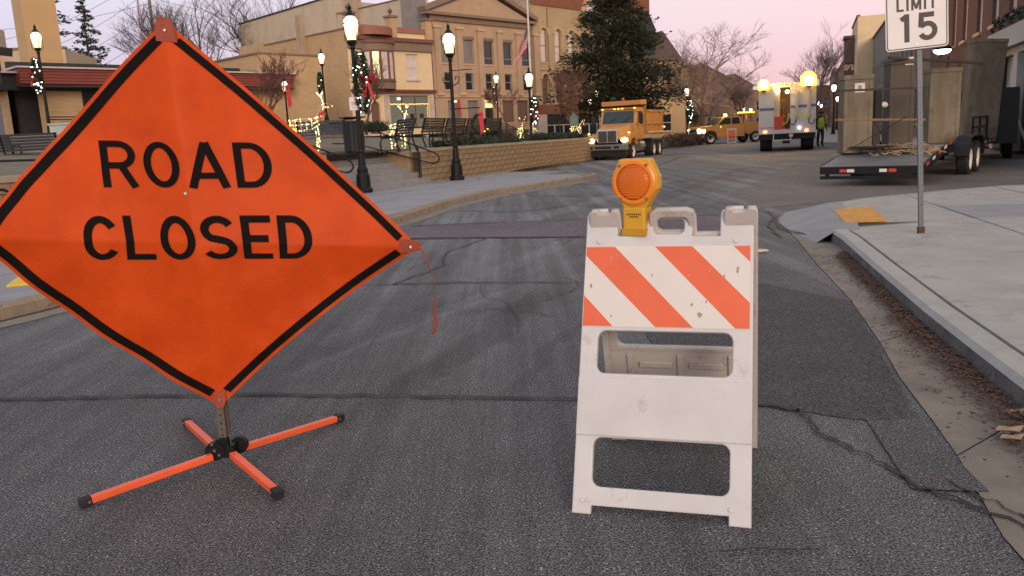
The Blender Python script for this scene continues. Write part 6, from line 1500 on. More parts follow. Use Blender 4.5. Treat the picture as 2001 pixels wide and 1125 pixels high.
# utility pole, mast and wires
up_ = thing('utility_pole', 'grey wooden utility pole with crossarms left of the orange sign peak', 'utility pole', (-36.4, 90, 1.5)); MB().cyl((0, 0, 0), (0, 0, 18), .22, .16, 8).build('pole', M_wood, up_)
for z in (11.2, 12.6, 16.2): MB().bb(-1.2, 1.2, -.08, .08, z, z + .14).build('crossarm', M_wood, up_)
for z in (11.2, 12.6):
    for x in (-1.1, -.5, .5, 1.1): MB().cyl((x, 0, z + .14), (x, 0, z + .34), .05, n=6).build('insulator', M_under, up_)
am = thing('antenna_mast', 'thin red lattice antenna mast left of the utility pole', 'mast', (-37.6, 90, 1.5)); 
for a in (0, 2.1, 4.2): MB().cyl((cos(a) * .14, sin(a) * .14, 0), (cos(a) * .10, sin(a) * .10, 19), .03, n=4).build('mast_tube', M_mesh_pole, am)
br = MB()
for k in range(60): a = k * 2.1; br.tube([(cos(a) * .13, sin(a) * .13, k * .3), (cos(a + 2.1) * .13, sin(a + 2.1) * .13, k * .3 + .3)], .012, 3)
br.build('lattice', M_mesh_pole, am)['kind'] = 'stuff'
wires = [((-64, 88, 15.2), (-36.4, 90, 16.9)), ((-36.4, 90, 17.5), (-10, 110, 15)), ((-36.9, 90, 16.8), (-10, 110, 14.4)), ((-37.6, 90, 15.5), (-46, 84, 10.5)), ((-37.6, 90, 17.4), (-48, 84, 11.5)), ((-37.6, 90, 19), (-50, 84, 13)), ((-37.4, 90, 13.5), (-46, 84, 8.5)), ((-36.4, 90, 13), (-12, 95, 8.5))]
wt_ = ['long overhead wire crossing the sky left of the mast', 'upper overhead wire running right from the utility pole', 'lower overhead wire running right from the utility pole', 'short guy wire slanting down left of the mast', 'middle guy wire slanting down left of the mast', 'highest guy wire slanting down left of the mast', 'lowest guy wire slanting down left of the mast', 'wire sagging towards the cream block wall']
for (a, c), lb_ in zip(wires, wt_):
    a, c = Vector(a), Vector(c); tag(MB().tube([a + (c - a) * (i / 10) - Vector((0, 0, (.6 + .02 * (c - a).length) * 4 * (i / 10) * (1 - i / 10))) for i in range(11)], .022, 4).build('overhead_wire', M_under), lb_, 'wire', 'overhead wires')

# ============================================================ VEHICLES
def wheel(par, c, r, w, rim=M_rim, name='wheel', axis='x', lugs=True):
    R = Matrix.Rotation(pi / 2, 3, 'Y'); o = MB().lathe([(r * .62, -w / 2), (r * .94, -w / 2), (r, -w * .36), (r, w * .36), (r * .94, w / 2), (r * .62, w / 2)], c, 26, R, caps=False).build(name, M_rubber, par)
    s = MB(); s.lathe([(r * .63, -w * .46), (r * .56, -w * .42), (r * .50, -w * .2), (r * .2, -w * .14), (r * .2, w * .14), (r * .50, w * .2), (r * .56, w * .42), (r * .63, w * .46)], c, 22, R, caps=False); s.build('rim', rim, o)
    h = MB()
    for sg_ in (-1, 1):
        h.cyl((c[0], c[1], c[2]), (c[0] + sg_ * w * .36, c[1], c[2]), r * .17, r * .13, 10)
        if lugs:
            for k in range(8): a = k * pi / 4; h.cyl((c[0], c[1] + cos(a) * r * .34, c[2] + sin(a) * r * .34), (c[0] + sg_ * w * .24, c[1] + cos(a) * r * .34, c[2] + sin(a) * r * .34), r * .04, n=5)
    h.build('hub', M_under, o); return o
def bevel(o, w=.03, s=3): md = o.modifiers.new('b', 'BEVEL'); md.width = w; md.segments = s; return o
# --- dump truck, front faces local -y
dt = thing('dump_truck', 'yellow orange dump truck with lit headlights parked at the left kerb', 'truck', (4.85, 39.2, -.10), radians(-25))
S_ = .88; dt.scale = (S_, S_, S_)
# hood
hd = MB(); hd.add([(-.82, .05, 1.15), (.82, .05, 1.15), (.86, 1.9, 1.15), (-.86, 1.9, 1.15), (-.60, .02, 1.72), (.60, .02, 1.72), (.86, 1.9, 1.98), (-.86, 1.9, 1.98)], [(0, 3, 2, 1), (4, 5, 6, 7), (0, 1, 5, 4), (1, 2, 6, 5), (2, 3, 7, 6), (3, 0, 4, 7)]); bevel(hd.build('hood', M_truck_o, dt), .07)
for s_ in (-1, 1):
    fe = MB(); pts = [(.02, .95), (.02, 1.30), (.35, 1.42), (1.0, 1.45), (1.55, 1.25), (1.75, .85), (1.5, .85), (1.38, 1.08), (1.12, 1.22), (.78, 1.22), (.5, 1.1), (.36, .88)]
    x0, x1 = sorted((s_ * .78, s_ * 1.18)); fe.xprism(pts, x0, x1); bevel(fe.build('fender', M_truck_o, dt), .035)
    MB().ball((s_ * .93, .02, 1.14), .17, 12, 8, (1.15, .5, .75)).build('headlight', M_head, dt)
    MB().ball((s_ * 1.12, .25, 1.52), .07, 8, 5, (1, .8, .8)).build('turn_signal', M_mark, dt)
    # mirrors
    mr_ = MB(); mr_.bb(s_ * 1.38 - .10, s_ * 1.38 + .10, 1.75, 1.83, 1.95, 2.5); mm = mr_.build('mirror', M_under, dt); bevel(mm, .03)
    MB().bb(s_ * 1.38 - .08, s_ * 1.38 + .08, 1.832, 1.84, 2.0, 2.45).build('mirror_glass', M_chrome, mm); MB().tube([(s_ * 1.0, 1.95, 2.62), (s_ * 1.38, 1.80, 2.6), (s_ * 1.38, 1.80, 1.9), (s_ * 1.02, 1.95, 1.95)], .018).build('mirror_arm', M_under, mm)
gr_ = MB(); gr_.bb(-.56, .56, -.035, .03, 1.0, 1.70); bevel(gr_.build('grille', M_chrome, dt), .04)
gg_ = MB().bb(-.49, -.03, -.05, -.036, 1.05, 1.63).bb(.03, .49, -.05, -.036, 1.05, 1.63).build('grille_recess', M_under, dt)
for i in range(18): x = -.47 + i * .0265 if i < 9 else .045 + (i - 9) * .0525; x = -.465 + (i % 9) * .053 if i < 9 else .045 + (i - 9) * .053; MB().bb(x, x + .022, -.062, -.051, 1.05, 1.63).build('grille_bar', M_grill, dt)
bu = MB(); bu.bb(-1.18, 1.18, -.28, .0, .62, .93); bevel(bu.build('bumper', M_bumper, dt), .04)
for x0, x1 in ((-.62, .28), (.42, .72), (-.95, -.75)): MB().bb(x0, x1, -.286, -.281, .70, .84).build('bumper_opening', M_under, dt)
MB().bb(-1.0, 1.0, -.12, .5, .30, .60).build('underguard', M_under, dt)
# cab
cb_ = MB(); cb_.xprism([(1.9, 1.1), (1.9, 1.97), (2.22, 2.78), (2.35, 2.86), (3.5, 2.88), (3.6, 2.8), (3.6, 1.1)], -1.02, 1.02); bevel(cb_.build('cab', M_truck_o, dt), .05)
ws = MB(); dv = Vector((0, .32, .81)).normalized(); ws.add([(-.88, 1.905, 2.05), (.88, 1.905, 2.05), (.84, 2.155, 2.68), (-.84, 2.155, 2.68)], [(0, 1, 2, 3)]); ws.add([(-.92, 1.90, 2.02), (.92, 1.90, 2.02), (.88, 2.165, 2.72), (-.88, 2.165, 2.72)], [(0, 1, 2, 3)])
wo = MB().add([(-.90, 1.895, 2.03), (.90, 1.895, 2.03), (.86, 2.148, 2.69), (-.86, 2.148, 2.69), (-.90, 1.93, 2.03), (.90, 1.93, 2.03), (.86, 2.19, 2.69), (-.86, 2.19, 2.69)], [(0, 1, 2, 3), (0, 4, 5, 1), (1, 5, 6, 2), (2, 6, 7, 3), (3, 7, 4, 0)]).build('windshield', M_wshield, dt)
MB().bar((-.5, 1.885, 2.05), (-.1, 2.0, 2.36), .02).bar((.3, 1.885, 2.05), (.7, 2.0, 2.36), .02).build('wiper', M_under, wo)
for s_ in (-1, 1):
    dr_ = MB().bb(*sorted((s_ * 1.022, s_ * 1.035)), 2.25, 3.35, 1.2, 2.72).build('door', M_truck_o, dt); MB().bb(*sorted((s_ * 1.036, s_ * 1.042)), 2.42, 3.2, 2.02, 2.62).build('door_window', M_wshield, dr_); MB().bb(*sorted((s_ * 1.036, s_ * 1.06)), 3.1, 3.28, 1.82, 1.87).build('handle', M_under, dr_)
MB().bb(-1.0, 1.0, 2.08, 2.42, 2.79, 2.865).build('visor', M_truck_o, dt)
for x in (-.92, -.22, 0, .22, .92): MB().ball((x, 2.07, 2.82), .05, 8, 5, (1.5, .8, .7)).build('marker_light', M_mark, dt)
# dump body
db = MB()
db.bb(-1.12, -1.04, 3.85, 7.6, 1.35, 2.75).bb(1.04, 1.12, 3.85, 7.6, 1.35, 2.75).bb(-1.03, 1.03, 3.85, 3.95, 1.35, 3.10).bb(-1.03, 1.03, 7.5, 7.6, 1.35, 2.7).bb(-1.03, 1.03, 3.95, 7.5, 1.35, 1.45); db.build('dump_bed', M_truck_o, dt)
bevel(MB().add([(-1.13, 2.55, 3.00), (1.13, 2.55, 3.00), (1.13, 3.84, 3.02), (-1.13, 3.84, 3.02), (-1.13, 2.50, 3.25), (1.13, 2.50, 3.25), (1.13, 3.84, 3.30), (-1.13, 3.84, 3.30)], [(0, 3, 2, 1), (4, 5, 6, 7), (0, 1, 5, 4), (1, 2, 6, 5), (2, 3, 7, 6), (3, 0, 4, 7)]).build('cab_shield', M_truck_o, dt), .03)
for s_ in (-1, 1):
    for z in (1.42, 1.92, 2.62): MB().bb(*sorted((s_ * 1.121, s_ * 1.19)), 3.85, 7.6, z, z + .11).build('bed_rib', M_truck_o, dt)
    for y in (4.6, 6.9): MB().bb(*sorted((s_ * 1.121, s_ * 1.18)), y, y + .1, 1.54, 2.61).build('bed_stake', M_truck_o, dt)
    MB().bb(*sorted((s_ * 1.191, s_ * 1.194)), 3.9, 7.55, 1.44, 1.51).build('reflective_tape', M_refl_w, dt)
    MB().ball((s_ * 1.2, 7.5, 1.75), .06, 6, 4).build('side_marker', M_tail, dt)
MB().bb(-.45, .45, .5, 7.5, .75, 1.1).build('chassis', M_under, dt)
for s_ in (-1, 1): MB().cyl((s_ * .85, 2.6, .78), (s_ * .85, 3.5, .78), .27, n=14).build('fuel_tank', M_chrome, dt)
MB().ball((0, 3.0, 3.36), .09, 8, 5).build('roof_light', M_redp, dt)
MB().cyl((0, 3.0, 2.88), (0, 3.0, 3.33), .03, n=6).build('light_stalk', M_under, dt)
for y in (1.05,):
    for x in (-.98, .98): wheel(dt, (x, y, .52), .52, .30, M_rim)
for y in (5.3, 6.6):
    for x in (-.90, .90): wheel(dt, (x, y, .52), .52, .50, M_rim)
for s_ in (-1, 1): MB().bb(*sorted((s_ * .7, s_ * 1.1)), 7.35, 7.38, .35, 1.0).build('mud_flap', M_rubber, dt)

# --- white service truck, rear faces local -y
wt = thing('white_service_truck', 'white box service truck with rear door open and glaring amber lights, seen from behind', 'truck', (13.35, 39.3, 0), radians(-18))
bw_ = 1.28
wb = MB(); wb.bb(-bw_, bw_, .06, 5.2, .82, 3.15); 
# body with an open doorway: side panels, top, floor, back of the bay
def tb(x0, x1, y0, y1, z0, z1, nm, m_, par=wt): return MB().bb(x0, x1, y0, y1, z0, z1).build(nm, m_, par)
tb(-bw_, -.58, 0, .9, .82, 3.15, 'rear_locker_wall', M_truck_w); tb(.14, bw_, 0, .9, .82, 3.15, 'rear_locker_wall', M_truck_w)
tb(-.579, .139, 0, .9, 2.95, 3.15, 'door_header', M_truck_w); tb(-.579, .139, 0, .9, .82, 1.02, 'door_step', M_truck_w)
tb(-bw_, bw_, .901, 5.2, .82, 3.15, 'box_body', M_truck_w); tb(-.578, .138, .80, .899, 1.021, 2.949, 'bay_back', M_inside)
tb(-.577, -.32, .05, .79, 1.022, 2.948, 'inner_door', mat('warm tan door panel', (.55, .46, .30), .6), wt)  # inner door leaf in a warm tan colour
tb(-bw_ + .02, -.585, -.012, -.002, 1.92, 2.04, 'blue_stripe', M_blue); tb(.16, .36, -.012, -.002, 1.98, 2.10, 'blue_stripe', M_blue); tb(.5, .88, -.012, -.002, 1.99, 2.11, 'blue_stripe', M_blue); tb(1.05, bw_ - .005, -.012, -.002, 2.0, 2.12, 'blue_stripe', M_blue)
for x in (.42, .98): tb(x - .06, x + .06, -.05, -.004, 1.5, 2.75, 'door_post', mat('pale grey door post', (.42, .38, .36), .6), wt)
tb(-.98, -.80, -.03, -.003, 2.16, 2.26, 'latch', M_chrome)
for x in (.55, .82): tb(x - .05, x + .05, -.03, -.003, 1.5, 1.72, 'yellow_label', M_hivis)
for x in (.25, 1.08): MB().tube([(x - .10, -.03, 1.5), (x - .12, -.05, 1.28), (x, -.06, 1.20), (x + .12, -.05, 1.3), (x + .14, -.03, 1.45)], .02).build('hanging_hook', M_under, wt)
tb(-1.2, -.6, -.018, -.004, 1.1, 1.12, 'panel_seam', M_under)
for s_ in (-1, 1):
    MB().ball((s_ * .93 - .05, -.04, .93), .085, 10, 6, (1.1, .5, .8)).build('tail_light', M_tail, wt)
    MB().ball((s_ * .93 - .05, -.05, .93), .05, 8, 5, (1.1, .5, .8)).build('tail_lamp_core', M_head, wt)
MB().ball((.56, -.04, 1.06), .06, 8, 5).build('reverse_light', M_bulb_w, wt)
tb(-1.25, 1.25, .1, 4.9, .55, .82, 'chassis', M_under); tb(-.62, .20, -.18, -.12, .50, .54, 'step_bar', M_chrome); tb(-.62, -.58, -.17, .1, .52, .8, 'step_hanger', M_chrome); tb(.16, .20, -.17, .1, .52, .8, 'step_hanger', M_chrome)
tb(-.2, .14, .0, .08, .35, .50, 'spare_carrier', M_under); tb(.1, .28, -.02, .0, .66, .78, 'licence_plate', M_refl_w)
for x in (-.94, .94): wheel(wt, (x, .9, .48), .48, .56, M_rim)
for x in (-1.05, 1.05): wheel(wt, (x, 5.7, .48), .48, .3, M_rim)
tb(-1.1, 1.1, 5.25, 7.4, .7, 2.6, 'cab', M_truck_w)
# cones in the bay
for x, y in ((-.42, .3), (-.02, .45)):
    pass
def cone(label, loc, rz=0):
    o = thing('traffic_cone', label, 'traffic cone', loc, rz, 'cones standing in the open truck bay'); MB().lathe([(.15, .02), (.12, .05), (.035, .62), (.03, .70)], n=12).build('cone_body', M_cone, o); MB().bb(-.17, .17, -.17, .17, 0, .03).build('cone_base', M_cone, o); MB().lathe([(.092, .25), (.068, .38)], n=12).build('white_collar', M_refl_w, o); return o
wtM = Matrix.Translation(wt.location) @ Matrix.Rotation(radians(-18), 4, 'Z')
cone('orange cone at the left of the open truck bay', wtM @ Vector((-.19, .35, 1.03))); cone('orange cone beside the first one in the truck bay', wtM @ Vector((-.45, .10, 1.03)) if False else wtM @ Vector((-.15, .65, 1.35)))
tag(MB(wtM).bb(-.57, -.2, -.02, .03, 1.04, 1.62).build('red_tool_case', mat('orange red case', (.55, .07, .02), .6)), 'orange red tool case standing at the left of the open truck bay', 'case')
tag(MB(wtM).tube([(-.3, .2, 1.1), (0, .15, 1.35), (.12, .1, 1.75)], .03).build('yellow_hose', M_hivis), 'yellow green hose leaning in the truck bay', 'hose')
tag(MB(wtM).tube([(.0, .3, 1.1), (.02, .3, 2.4)], .02).build('tool_handle', M_wood), 'long tool handle standing in the truck bay', 'tool')
for x, z in ((-.42, 2.80), (.0, 2.74)): MB().ball((x, -.03, z), .085, 10, 6, (1, .6, 1)).build('work_light', mat('bright work light', (1, .9, .6), emit=(1, .86, .5), es=18), wt)
for x in (-.25, -.1, .1, .35): MB().ball((x, -.02, 3.10), .03, 6, 4).build('marker_light', M_mark, wt)
BEAC = []
for x, z, r_ in ((-1.06, 2.98, .27), (.93, 3.06, .36)):
    o = MB().lathe([(.8 * r_, -.02), (r_, .03), (.95 * r_, r_ * 1.2), (.5 * r_, r_ * 1.7)], (x, -.18, z - .1), 14).build('amber_beacon', M_beacon_glare, wt); MB().ball((x, -.18 - r_ * .85, z + r_ * .35), r_ * .62, 12, 8).build('beacon_bulb', M_beacon, o); MB().bb(x - .1, x + .1, -.28, .0, z - .17, z - .121).build('beacon_bracket', M_under, o)  # dome and bulb oversized so their glow imitates the lamp's glare
    pl_ = bpy.data.lights.new('beacon_light', 'POINT'); pl_.energy = 1500 if x > 0 else 900; pl_.color = (1, .55, .12); pl_.shadow_soft_size = .15
    lo_ = bpy.data.objects.new('beacon_light', pl_); COL.objects.link(lo_); lo_.parent = wt; lo_.location = (x, -.25, z + .42)
# --- orange utility pickup, facing local -x (to the left)
pk = thing('orange_pickup', 'orange yellow utility pickup with lit headlights and amber roof beacon across the street', 'truck', (17.2, 64.5, 0), radians(14))
bodyp = [(-2.75, .55), (-2.78, 1.05), (-2.65, 1.25), (-1.35, 1.42), (-.62, 1.98), (.75, 2.02), (.95, 1.45), (1.0, .55)]
MB().yprism([(-2.72, .50), (-2.78, 1.05), (-2.65, 1.28), (-1.25, 1.42), (1.0, 1.42), (1.0, .50)], -.98, .98).build('body', M_truck_o, pk)
cg = MB().yprism([(-1.35, 1.422), (-.60, 2.0), (.70, 2.03), (.92, 1.422)], -.86, .86).build('cab', M_truck_o, pk)
MB().yprism([(-1.12, 1.46), (-.62, 1.90), (-.10, 1.93), (-.10, 1.46)], -.875, -.862).build('door_window', M_wshield, pk); MB().yprism([(.0, 1.46), (.0, 1.93), (.58, 1.93), (.72, 1.46)], -.875, -.862).build('door_window', M_wshield, pk)
MB().add([(-1.34, -.78, 1.46), (-1.34, .78, 1.46), (-.66, .74, 1.98), (-.66, -.74, 1.98)], [(0, 3, 2, 1)]).build('windshield', M_wshield, pk)
MB().bb(-2.82, -2.785, -.75, .75, .70, 1.15).build('grille', M_under, pk); MB().bb(-2.95, -2.74, -.98, .98, .42, .66).build('bumper', M_under, pk)
for y in (-.86, .86): MB().bb(-2.84, -2.70, y - .13, y + .13, .86, 1.18).build('headlight', M_head, pk)
MB().bb(-2.6, -2.3, -.99, -.981, .88, 1.14).build('headlight', M_head, pk)
for x in (-1.85, 1.95):
    for y in (-.90, .90):
        w_ = wheel(pk, (0, 0, 0), .43, .26, M_rim, lugs=True); w_.location = (x, y, .43); w_.rotation_euler = (0, 0, pi / 2)
MB().yprism([(-2.40, .50), (-2.32, .85), (-2.05, 1.03), (-1.65, 1.03), (-1.38, .85), (-1.30, .50)], -.995, -.981).build('wheel_arch', M_under, pk)
MB().bb(1.02, 3.4, -.98, .98, .70, 1.55).build('utility_body', M_truck_o, pk)
for x in (1.1, 1.9, 2.6): MB().bb(x, x + .65, -.993, -.981, .80, 1.48).build('locker_door', M_truck_o, pk)
rk = MB(); 
for x in (1.2, 3.2): rk.bb(x, x + .07, -.95, -.88, 1.55, 2.15)
rk.bb(.2, 3.3, -.95, -.88, 2.152, 2.22); rk.build('ladder_rack', M_truck_o, pk)
MB().lathe([(.12, 2.05), (.13, 2.12), (.09, 2.24)], (-.25, -.3, 0), 12).build('amber_beacon', M_beacon2, pk); MB().bb(.55, 1.9, -.9, -.8, 2.23, 2.31).build('light_bar', mat('amber light bar', (1, .7, .1), emit=(1, .55, .03), es=5), pk)
MB().bb(-1.05, -.95, -1.15, -.99, 1.45, 1.6).build('mirror', M_under, pk); MB().ball((-1.0, -1.0, 1.28), .05, 6, 4).build('marker_light', M_mark, pk)
pl_ = bpy.data.lights.new('roof_beacon_light', 'POINT'); pl_.energy = 500; pl_.color = (1, .55, .1); pl_.shadow_soft_size = .1; lo_ = bpy.data.objects.new('roof_beacon_light', pl_); COL.objects.link(lo_); lo_.parent = pk; lo_.location = (-.25, -.5, 2.5)
# small far barricade
fb_ = thing('folding_barricade', 'small distant white barricade with orange boards in front of the orange pickup', 'barricade', (16.95, 62.0, 0), radians(-12))
M_far_o = mat('far orange board', (.75, .15, .06), .6, .1)
for x in (-.32, .27): MB().bb(x, x + .06, -.02, .02, 0, 1.12).build('leg', M_plastic_w, fb_)
MB().bb(-.259, .269, -.03, .03, .62, 1.0).build('top_board', M_far_o, fb_); MB().bb(-.259, .269, -.03, .03, .30, .44).build('lower_board', M_far_o, fb_); MB().bb(-.259, .269, -.03, .03, .04, .12).build('foot_bar', M_plastic_w, fb_); MB().bb(-.259, .269, -.03, .03, 1.01, 1.11).build('handle_bar', M_plastic_w, fb_)
for x in (-.32, .27): MB().bar((x + .03, .03, 1.1), (x + .03, .5, .0), .05, .03).build('rear_leg', M_plastic_w, fb_)
tag(obj('car', None), 'x', 'x') if False else None
# parked car glimpsed behind the worker
cr_ = thing('parked_car', 'dark parked car glimpsed behind the worker at the right kerb', 'car', (30.5, 72, 0), radians(-20))
MB().xprism([(-2.1, .35), (-2.15, .85), (-1.7, 1.0), (-1.1, 1.45), (.6, 1.48), (1.3, 1.02), (2.1, .9), (2.15, .35)], -.86, .86).build('body', M_under, cr_); MB().xprism([(-1.55, 1.02), (-1.05, 1.39), (.55, 1.42), (1.1, 1.03)], -.87, .87).build('windows', M_wshield, cr_)
for y in (-1.35, 1.35):
    for x in (-.8, .8): wheel(cr_, (x, y, .32), .32, .2, M_rim, lugs=False)
for s_ in (-1, 1): MB().bb(s_ * .6 - .15, s_ * .6 + .15, -2.17, -2.13, .72, .84).build('tail_light', M_tail, cr_)

# ============================================================ TRAILER WITH CONCRETE BOXES  (local x across, y forward)
tr = thing('flatbed_trailer', 'black tandem axle flatbed trailer carrying tall weathered concrete boxes', 'trailer', (7.805, 15.5, 0), radians(-38))
TW = 1.85; M_tape_r = mat('red reflective tape', (.62, .05, .04), .4); M_tape_w = mat('white reflective tape', (.75, .68, .62), .4)
# frame: x from -TW (left) to 0 (right)
MB().add([(-TW, 0, .36), (0, 0, .36), (0, 1.9, .66), (-TW, 1.9, .66), (-TW, 0, .28), (0, 0, .28), (0, 1.9, .56), (-TW, 1.9, .56)], [(0, 1, 2, 3), (4, 7, 6, 5), (0, 4, 5, 1), (1, 5, 6, 2), (2, 6, 7, 3), (3, 7, 4, 0)]).build('tail_deck', M_bed, tr)
MB().bb(-TW, 0, 1.901, 8.8, .56, .66).build('deck', M_bed, tr)
MB().bb(-TW, .0, -.07, -.002, .24, .385).build('rear_beam', M_trailer, tr); MB().bb(-TW, .0, -.05, .02, .14, .20).build('rear_bumper', M_trailer, tr)
for x in (-1.75, -1.0, -.15): MB().bb(x, x + .07, -.04, .01, .20, .24).build('bumper_bracket', M_trailer, tr)
for x, m_ in ((-1.46, M_tape_r), (-1.32, M_tape_w), (-.72, M_tape_w), (-.55, M_tape_r)): MB().bb(x, x + .135, -.076, -.0705, .275, .335).build('reflector_strip', m_, tr)
sr = MB(); sr.add([(.002, 0, .24), (.06, 0, .24), (.06, 1.95, .52), (.002, 1.95, .52), (.002, 0, .39), (.06, 0, .39), (.06, 1.95, .68), (.002, 1.95, .68)], [(0, 3, 2, 1), (4, 5, 6, 7), (0, 1, 5, 4), (1, 2, 6, 5), (2, 3, 7, 6), (3, 0, 4, 7)]); sr.build('side_rail', M_trailer, tr)
MB().bb(.002, .06, 1.951, 8.8, .50, .68).build('side_rail', M_trailer, tr)
for k in range(5): y = .15 + k * .55; z = .33 + y * .15; MB().add([(.062, y, z), (.062, y + .26, z + .038), (.062, y + .26, z + .10), (.062, y, z + .06)], [(0, 1, 2, 3)]).build('side_tape', M_tape_r if k % 2 == 0 else M_tape_w, tr)
for y in (3.35, 4.28):
    for x in (.20, -TW - .18): wheel(tr, (x, y, .33), .37, .24, M_rim)
fd = MB(); arcp = [(2.78, .42), (2.85, .66), (3.05, .80), (3.35, .84), (4.30, .84), (4.6, .80), (4.8, .66), (4.86, .42)]
inner_ = [(y * .97 + .115, z - .035) for y, z in arcp][::-1]
fd.xprism(arcp + inner_, .065, .36); fd.build('fender', M_trailer, tr)
fd2 = MB(); fd2.xprism(arcp + inner_, -TW - .34, -TW - .01); fd2.build('fender', M_trailer, tr)
for s_ in (0,): 
    for z in (.95, 1.18): MB().bb(.0, .05, 5.3, 8.6, z, z + .05).build('guard_rail', M_trailer, tr)
    for y in (5.3, 6.3, 7.4, 8.55): MB().bb(.0, .05, y, y + .05, .68, 1.18).build('rail_post', M_trailer, tr)
for k in range(10): MB().bb(.061, .064, 5.2 + k * .36, 5.4 + k * .36, .54, .62).build('side_tape', M_tape_w if k % 2 else M_tape_r, tr)
MB().bar((-TW / 2, 8.8, .55), (-TW / 2, 10.3, .5), .12).build('tongue', M_trailer, tr)
trM = Matrix.Translation(tr.location) @ Matrix.Rotation(radians(-38), 4, 'Z')
def cbox(label, x0, x1, y0, y1, z0, h, m_, lean=0, seed=0, rimh=.10):
    c = trM @ Vector(((x0 + x1) / 2, y0, z0)); o = thing('concrete_box', label, 'concrete box', c, radians(-38), 'tall concrete boxes standing on the trailer')
    o.rotation_euler = (0, radians(lean), radians(-38)); w, d = x1 - x0, y1 - y0; b = MB(); t = .10
    # open-ended box section: two sides and a recessed face between them
    b.bb(-w / 2, -w / 2 + t, 0, d, 0, h).bb(w / 2 - t, w / 2, 0, d, 0, h).build('side_wall', m_, o)
    bevel(MB().bb(-w / 2 + t + .001, w / 2 - t - .001, .035, .14, 0, h - .001).build('recessed_face', m_, o), .01)
    MB().bb(-w / 2 + t + .001, w / 2 - t - .001, d - .1, d, 0, h).build('rear_face', m_, o)
    MB().bb(-w / 2 - .015, w / 2 + .015, -.015, d + .01, h + .002, h + rimh).build('top_rim', m_, o)
    return o
def z_at(y): return .36 + min(y, 1.9) / 1.9 * .30
def wbox(label, cx, cy, w, d, z0, h, m_, yaw=-17, lean=0, notice=None, rimm=None):
    c = trM @ Vector((cx, cy, z0)); o = thing('concrete_box', label, 'concrete box', c, 0, 'tall concrete boxes standing on the trailer'); o.rotation_euler = (0, radians(lean), radians(yaw)); t = .09
    for s_ in (-1, 1): bevel(MB().bb(*sorted((s_ * w / 2, s_ * (w / 2 - t))), -d / 2, d / 2, 0, h).build('side_wall', m_, o), .012, 2)
    MB().bb(-w / 2 + t + .001, w / 2 - t - .001, -d / 2 + .007, -d / 2 + .12, 0, h - .001).build('front_face', m_, o)
    MB().bb(-w / 2 + t + .001, w / 2 - t - .001, d / 2 - .10, d / 2, 0, h).build('rear_face', m_, o)
    bevel(MB().bb(-w / 2 - .012, w / 2 + .012, -d / 2 - .012, d / 2, h + .002, h + .10).build('top_rim', rimm or m_, o), .01, 2)
    if notice:
        a, c_, z, sz = notice; MB().bb(a - sz / 2, a + sz / 2, -d / 2 - .002, -d / 2 + .005, z, z + sz * .95).build('paper_notice', M_paper, o)
        MB().bb(a - sz / 6, a + sz / 6, -d / 2 - .005, -d / 2 - .0025, z + sz * .35, z + sz * .72).build('notice_print', MATS['grey sign print'], o)
    return o
wbox('shortest weathered box at the rear left of the trailer with a paper notice', -1.62, 1.5, .58, .5, .60, 1.50, M_box, -9, notice=(.02, 0, 1.24, .20))
wbox('dark weathered box behind the speed sign pole on the trailer', -1.0, 2.5, .50, .5, .67, 1.72, M_box2, -9, notice=(.12, 0, 1.70, .17))
wbox('wide pale box over the tandem wheels of the trailer', -.46, 4.15, .66, .5, .67, 1.56, M_box, -10)
wbox('tallest leaning pale box at the front of the trailer', -.22, 7.6, .78, .5, .67, 2.36, M_box, -12, lean=3.5)
def rbar(nm, lb, a, c, w, h, m_, cat='beam'):
    o = thing(nm, lb, cat, a); v = Vector(c) - Vector(a); MB().bar((0, 0, 0), v, w, h).build('beam', m_, o); return o
rbar('timber_rail', 'reddish timber rail strapped across the two rear boxes', (6.35, 15.9, 1.30), (8.6, 17.05, 1.22), .10, .04, M_timber, 'timber')
rbar('dark_rail', 'dark horizontal bar across the two rear boxes near their tops', (6.40, 15.95, 1.84), (8.7, 17.1, 1.86), .06, .04, M_beam, 'bar')
rbar('dark_rail', 'dark bar lying over the tops of the middle boxes behind the sign pole', (8.1, 17.6, 2.52), (10.9, 19.0, 2.40), .08, .05, M_beam, 'bar')
rbar('ratchet_strap', 'dark ratchet strap running diagonally down the rear box to the deck', (7.55, 15.6, 1.30), (6.35, 16.6, .42), .035, .01, M_under, 'strap')
rbar('ratchet_strap', 'dark strap crossing the rear box downwards to the right', (7.10, 15.98, 1.25), (7.45, 16.0, .65), .02, .01, M_under, 'strap')
# equipment clutter standing between the boxes
o = thing('dark_equipment', 'dark jumble of tools standing between the two pale boxes', 'equipment', trM @ Vector((-.55, 5.6, .67))); rr = random.Random(3)
for k in range(9): MB().bar((rr.uniform(-.25, .25), rr.uniform(-.2, .2), 0), (rr.uniform(-.3, .3), rr.uniform(-.2, .2), rr.uniform(1.2, 2.1)), .05, .05).build('tool_shaft', M_under if k % 3 else M_beam, o)
MB().bb(-.2, .2, -.1, .15, .3, .75).build('red_machine', mat('dull red paint', (.25, .04, .03), .6), o); MB().bb(-.22, .15, -.15, .1, 1.0, 1.35).build('dark_crate', M_under, o)
o = thing('dark_equipment', 'dark upright clamp standing between the two rear boxes', 'equipment', trM @ Vector((-1.30, 2.0, .67)))
MB().bb(-.07, .07, -.06, .06, .55, 1.25).build('clamp_body', M_under, o); MB().bb(-.1, .05, -.05, .05, .0, .55).build('clamp_leg', M_beam, o); MB().ball((.14, 0, .9), .09, 8, 6, (1, .6, .7)).build('white_cap', M_refl_w, o)
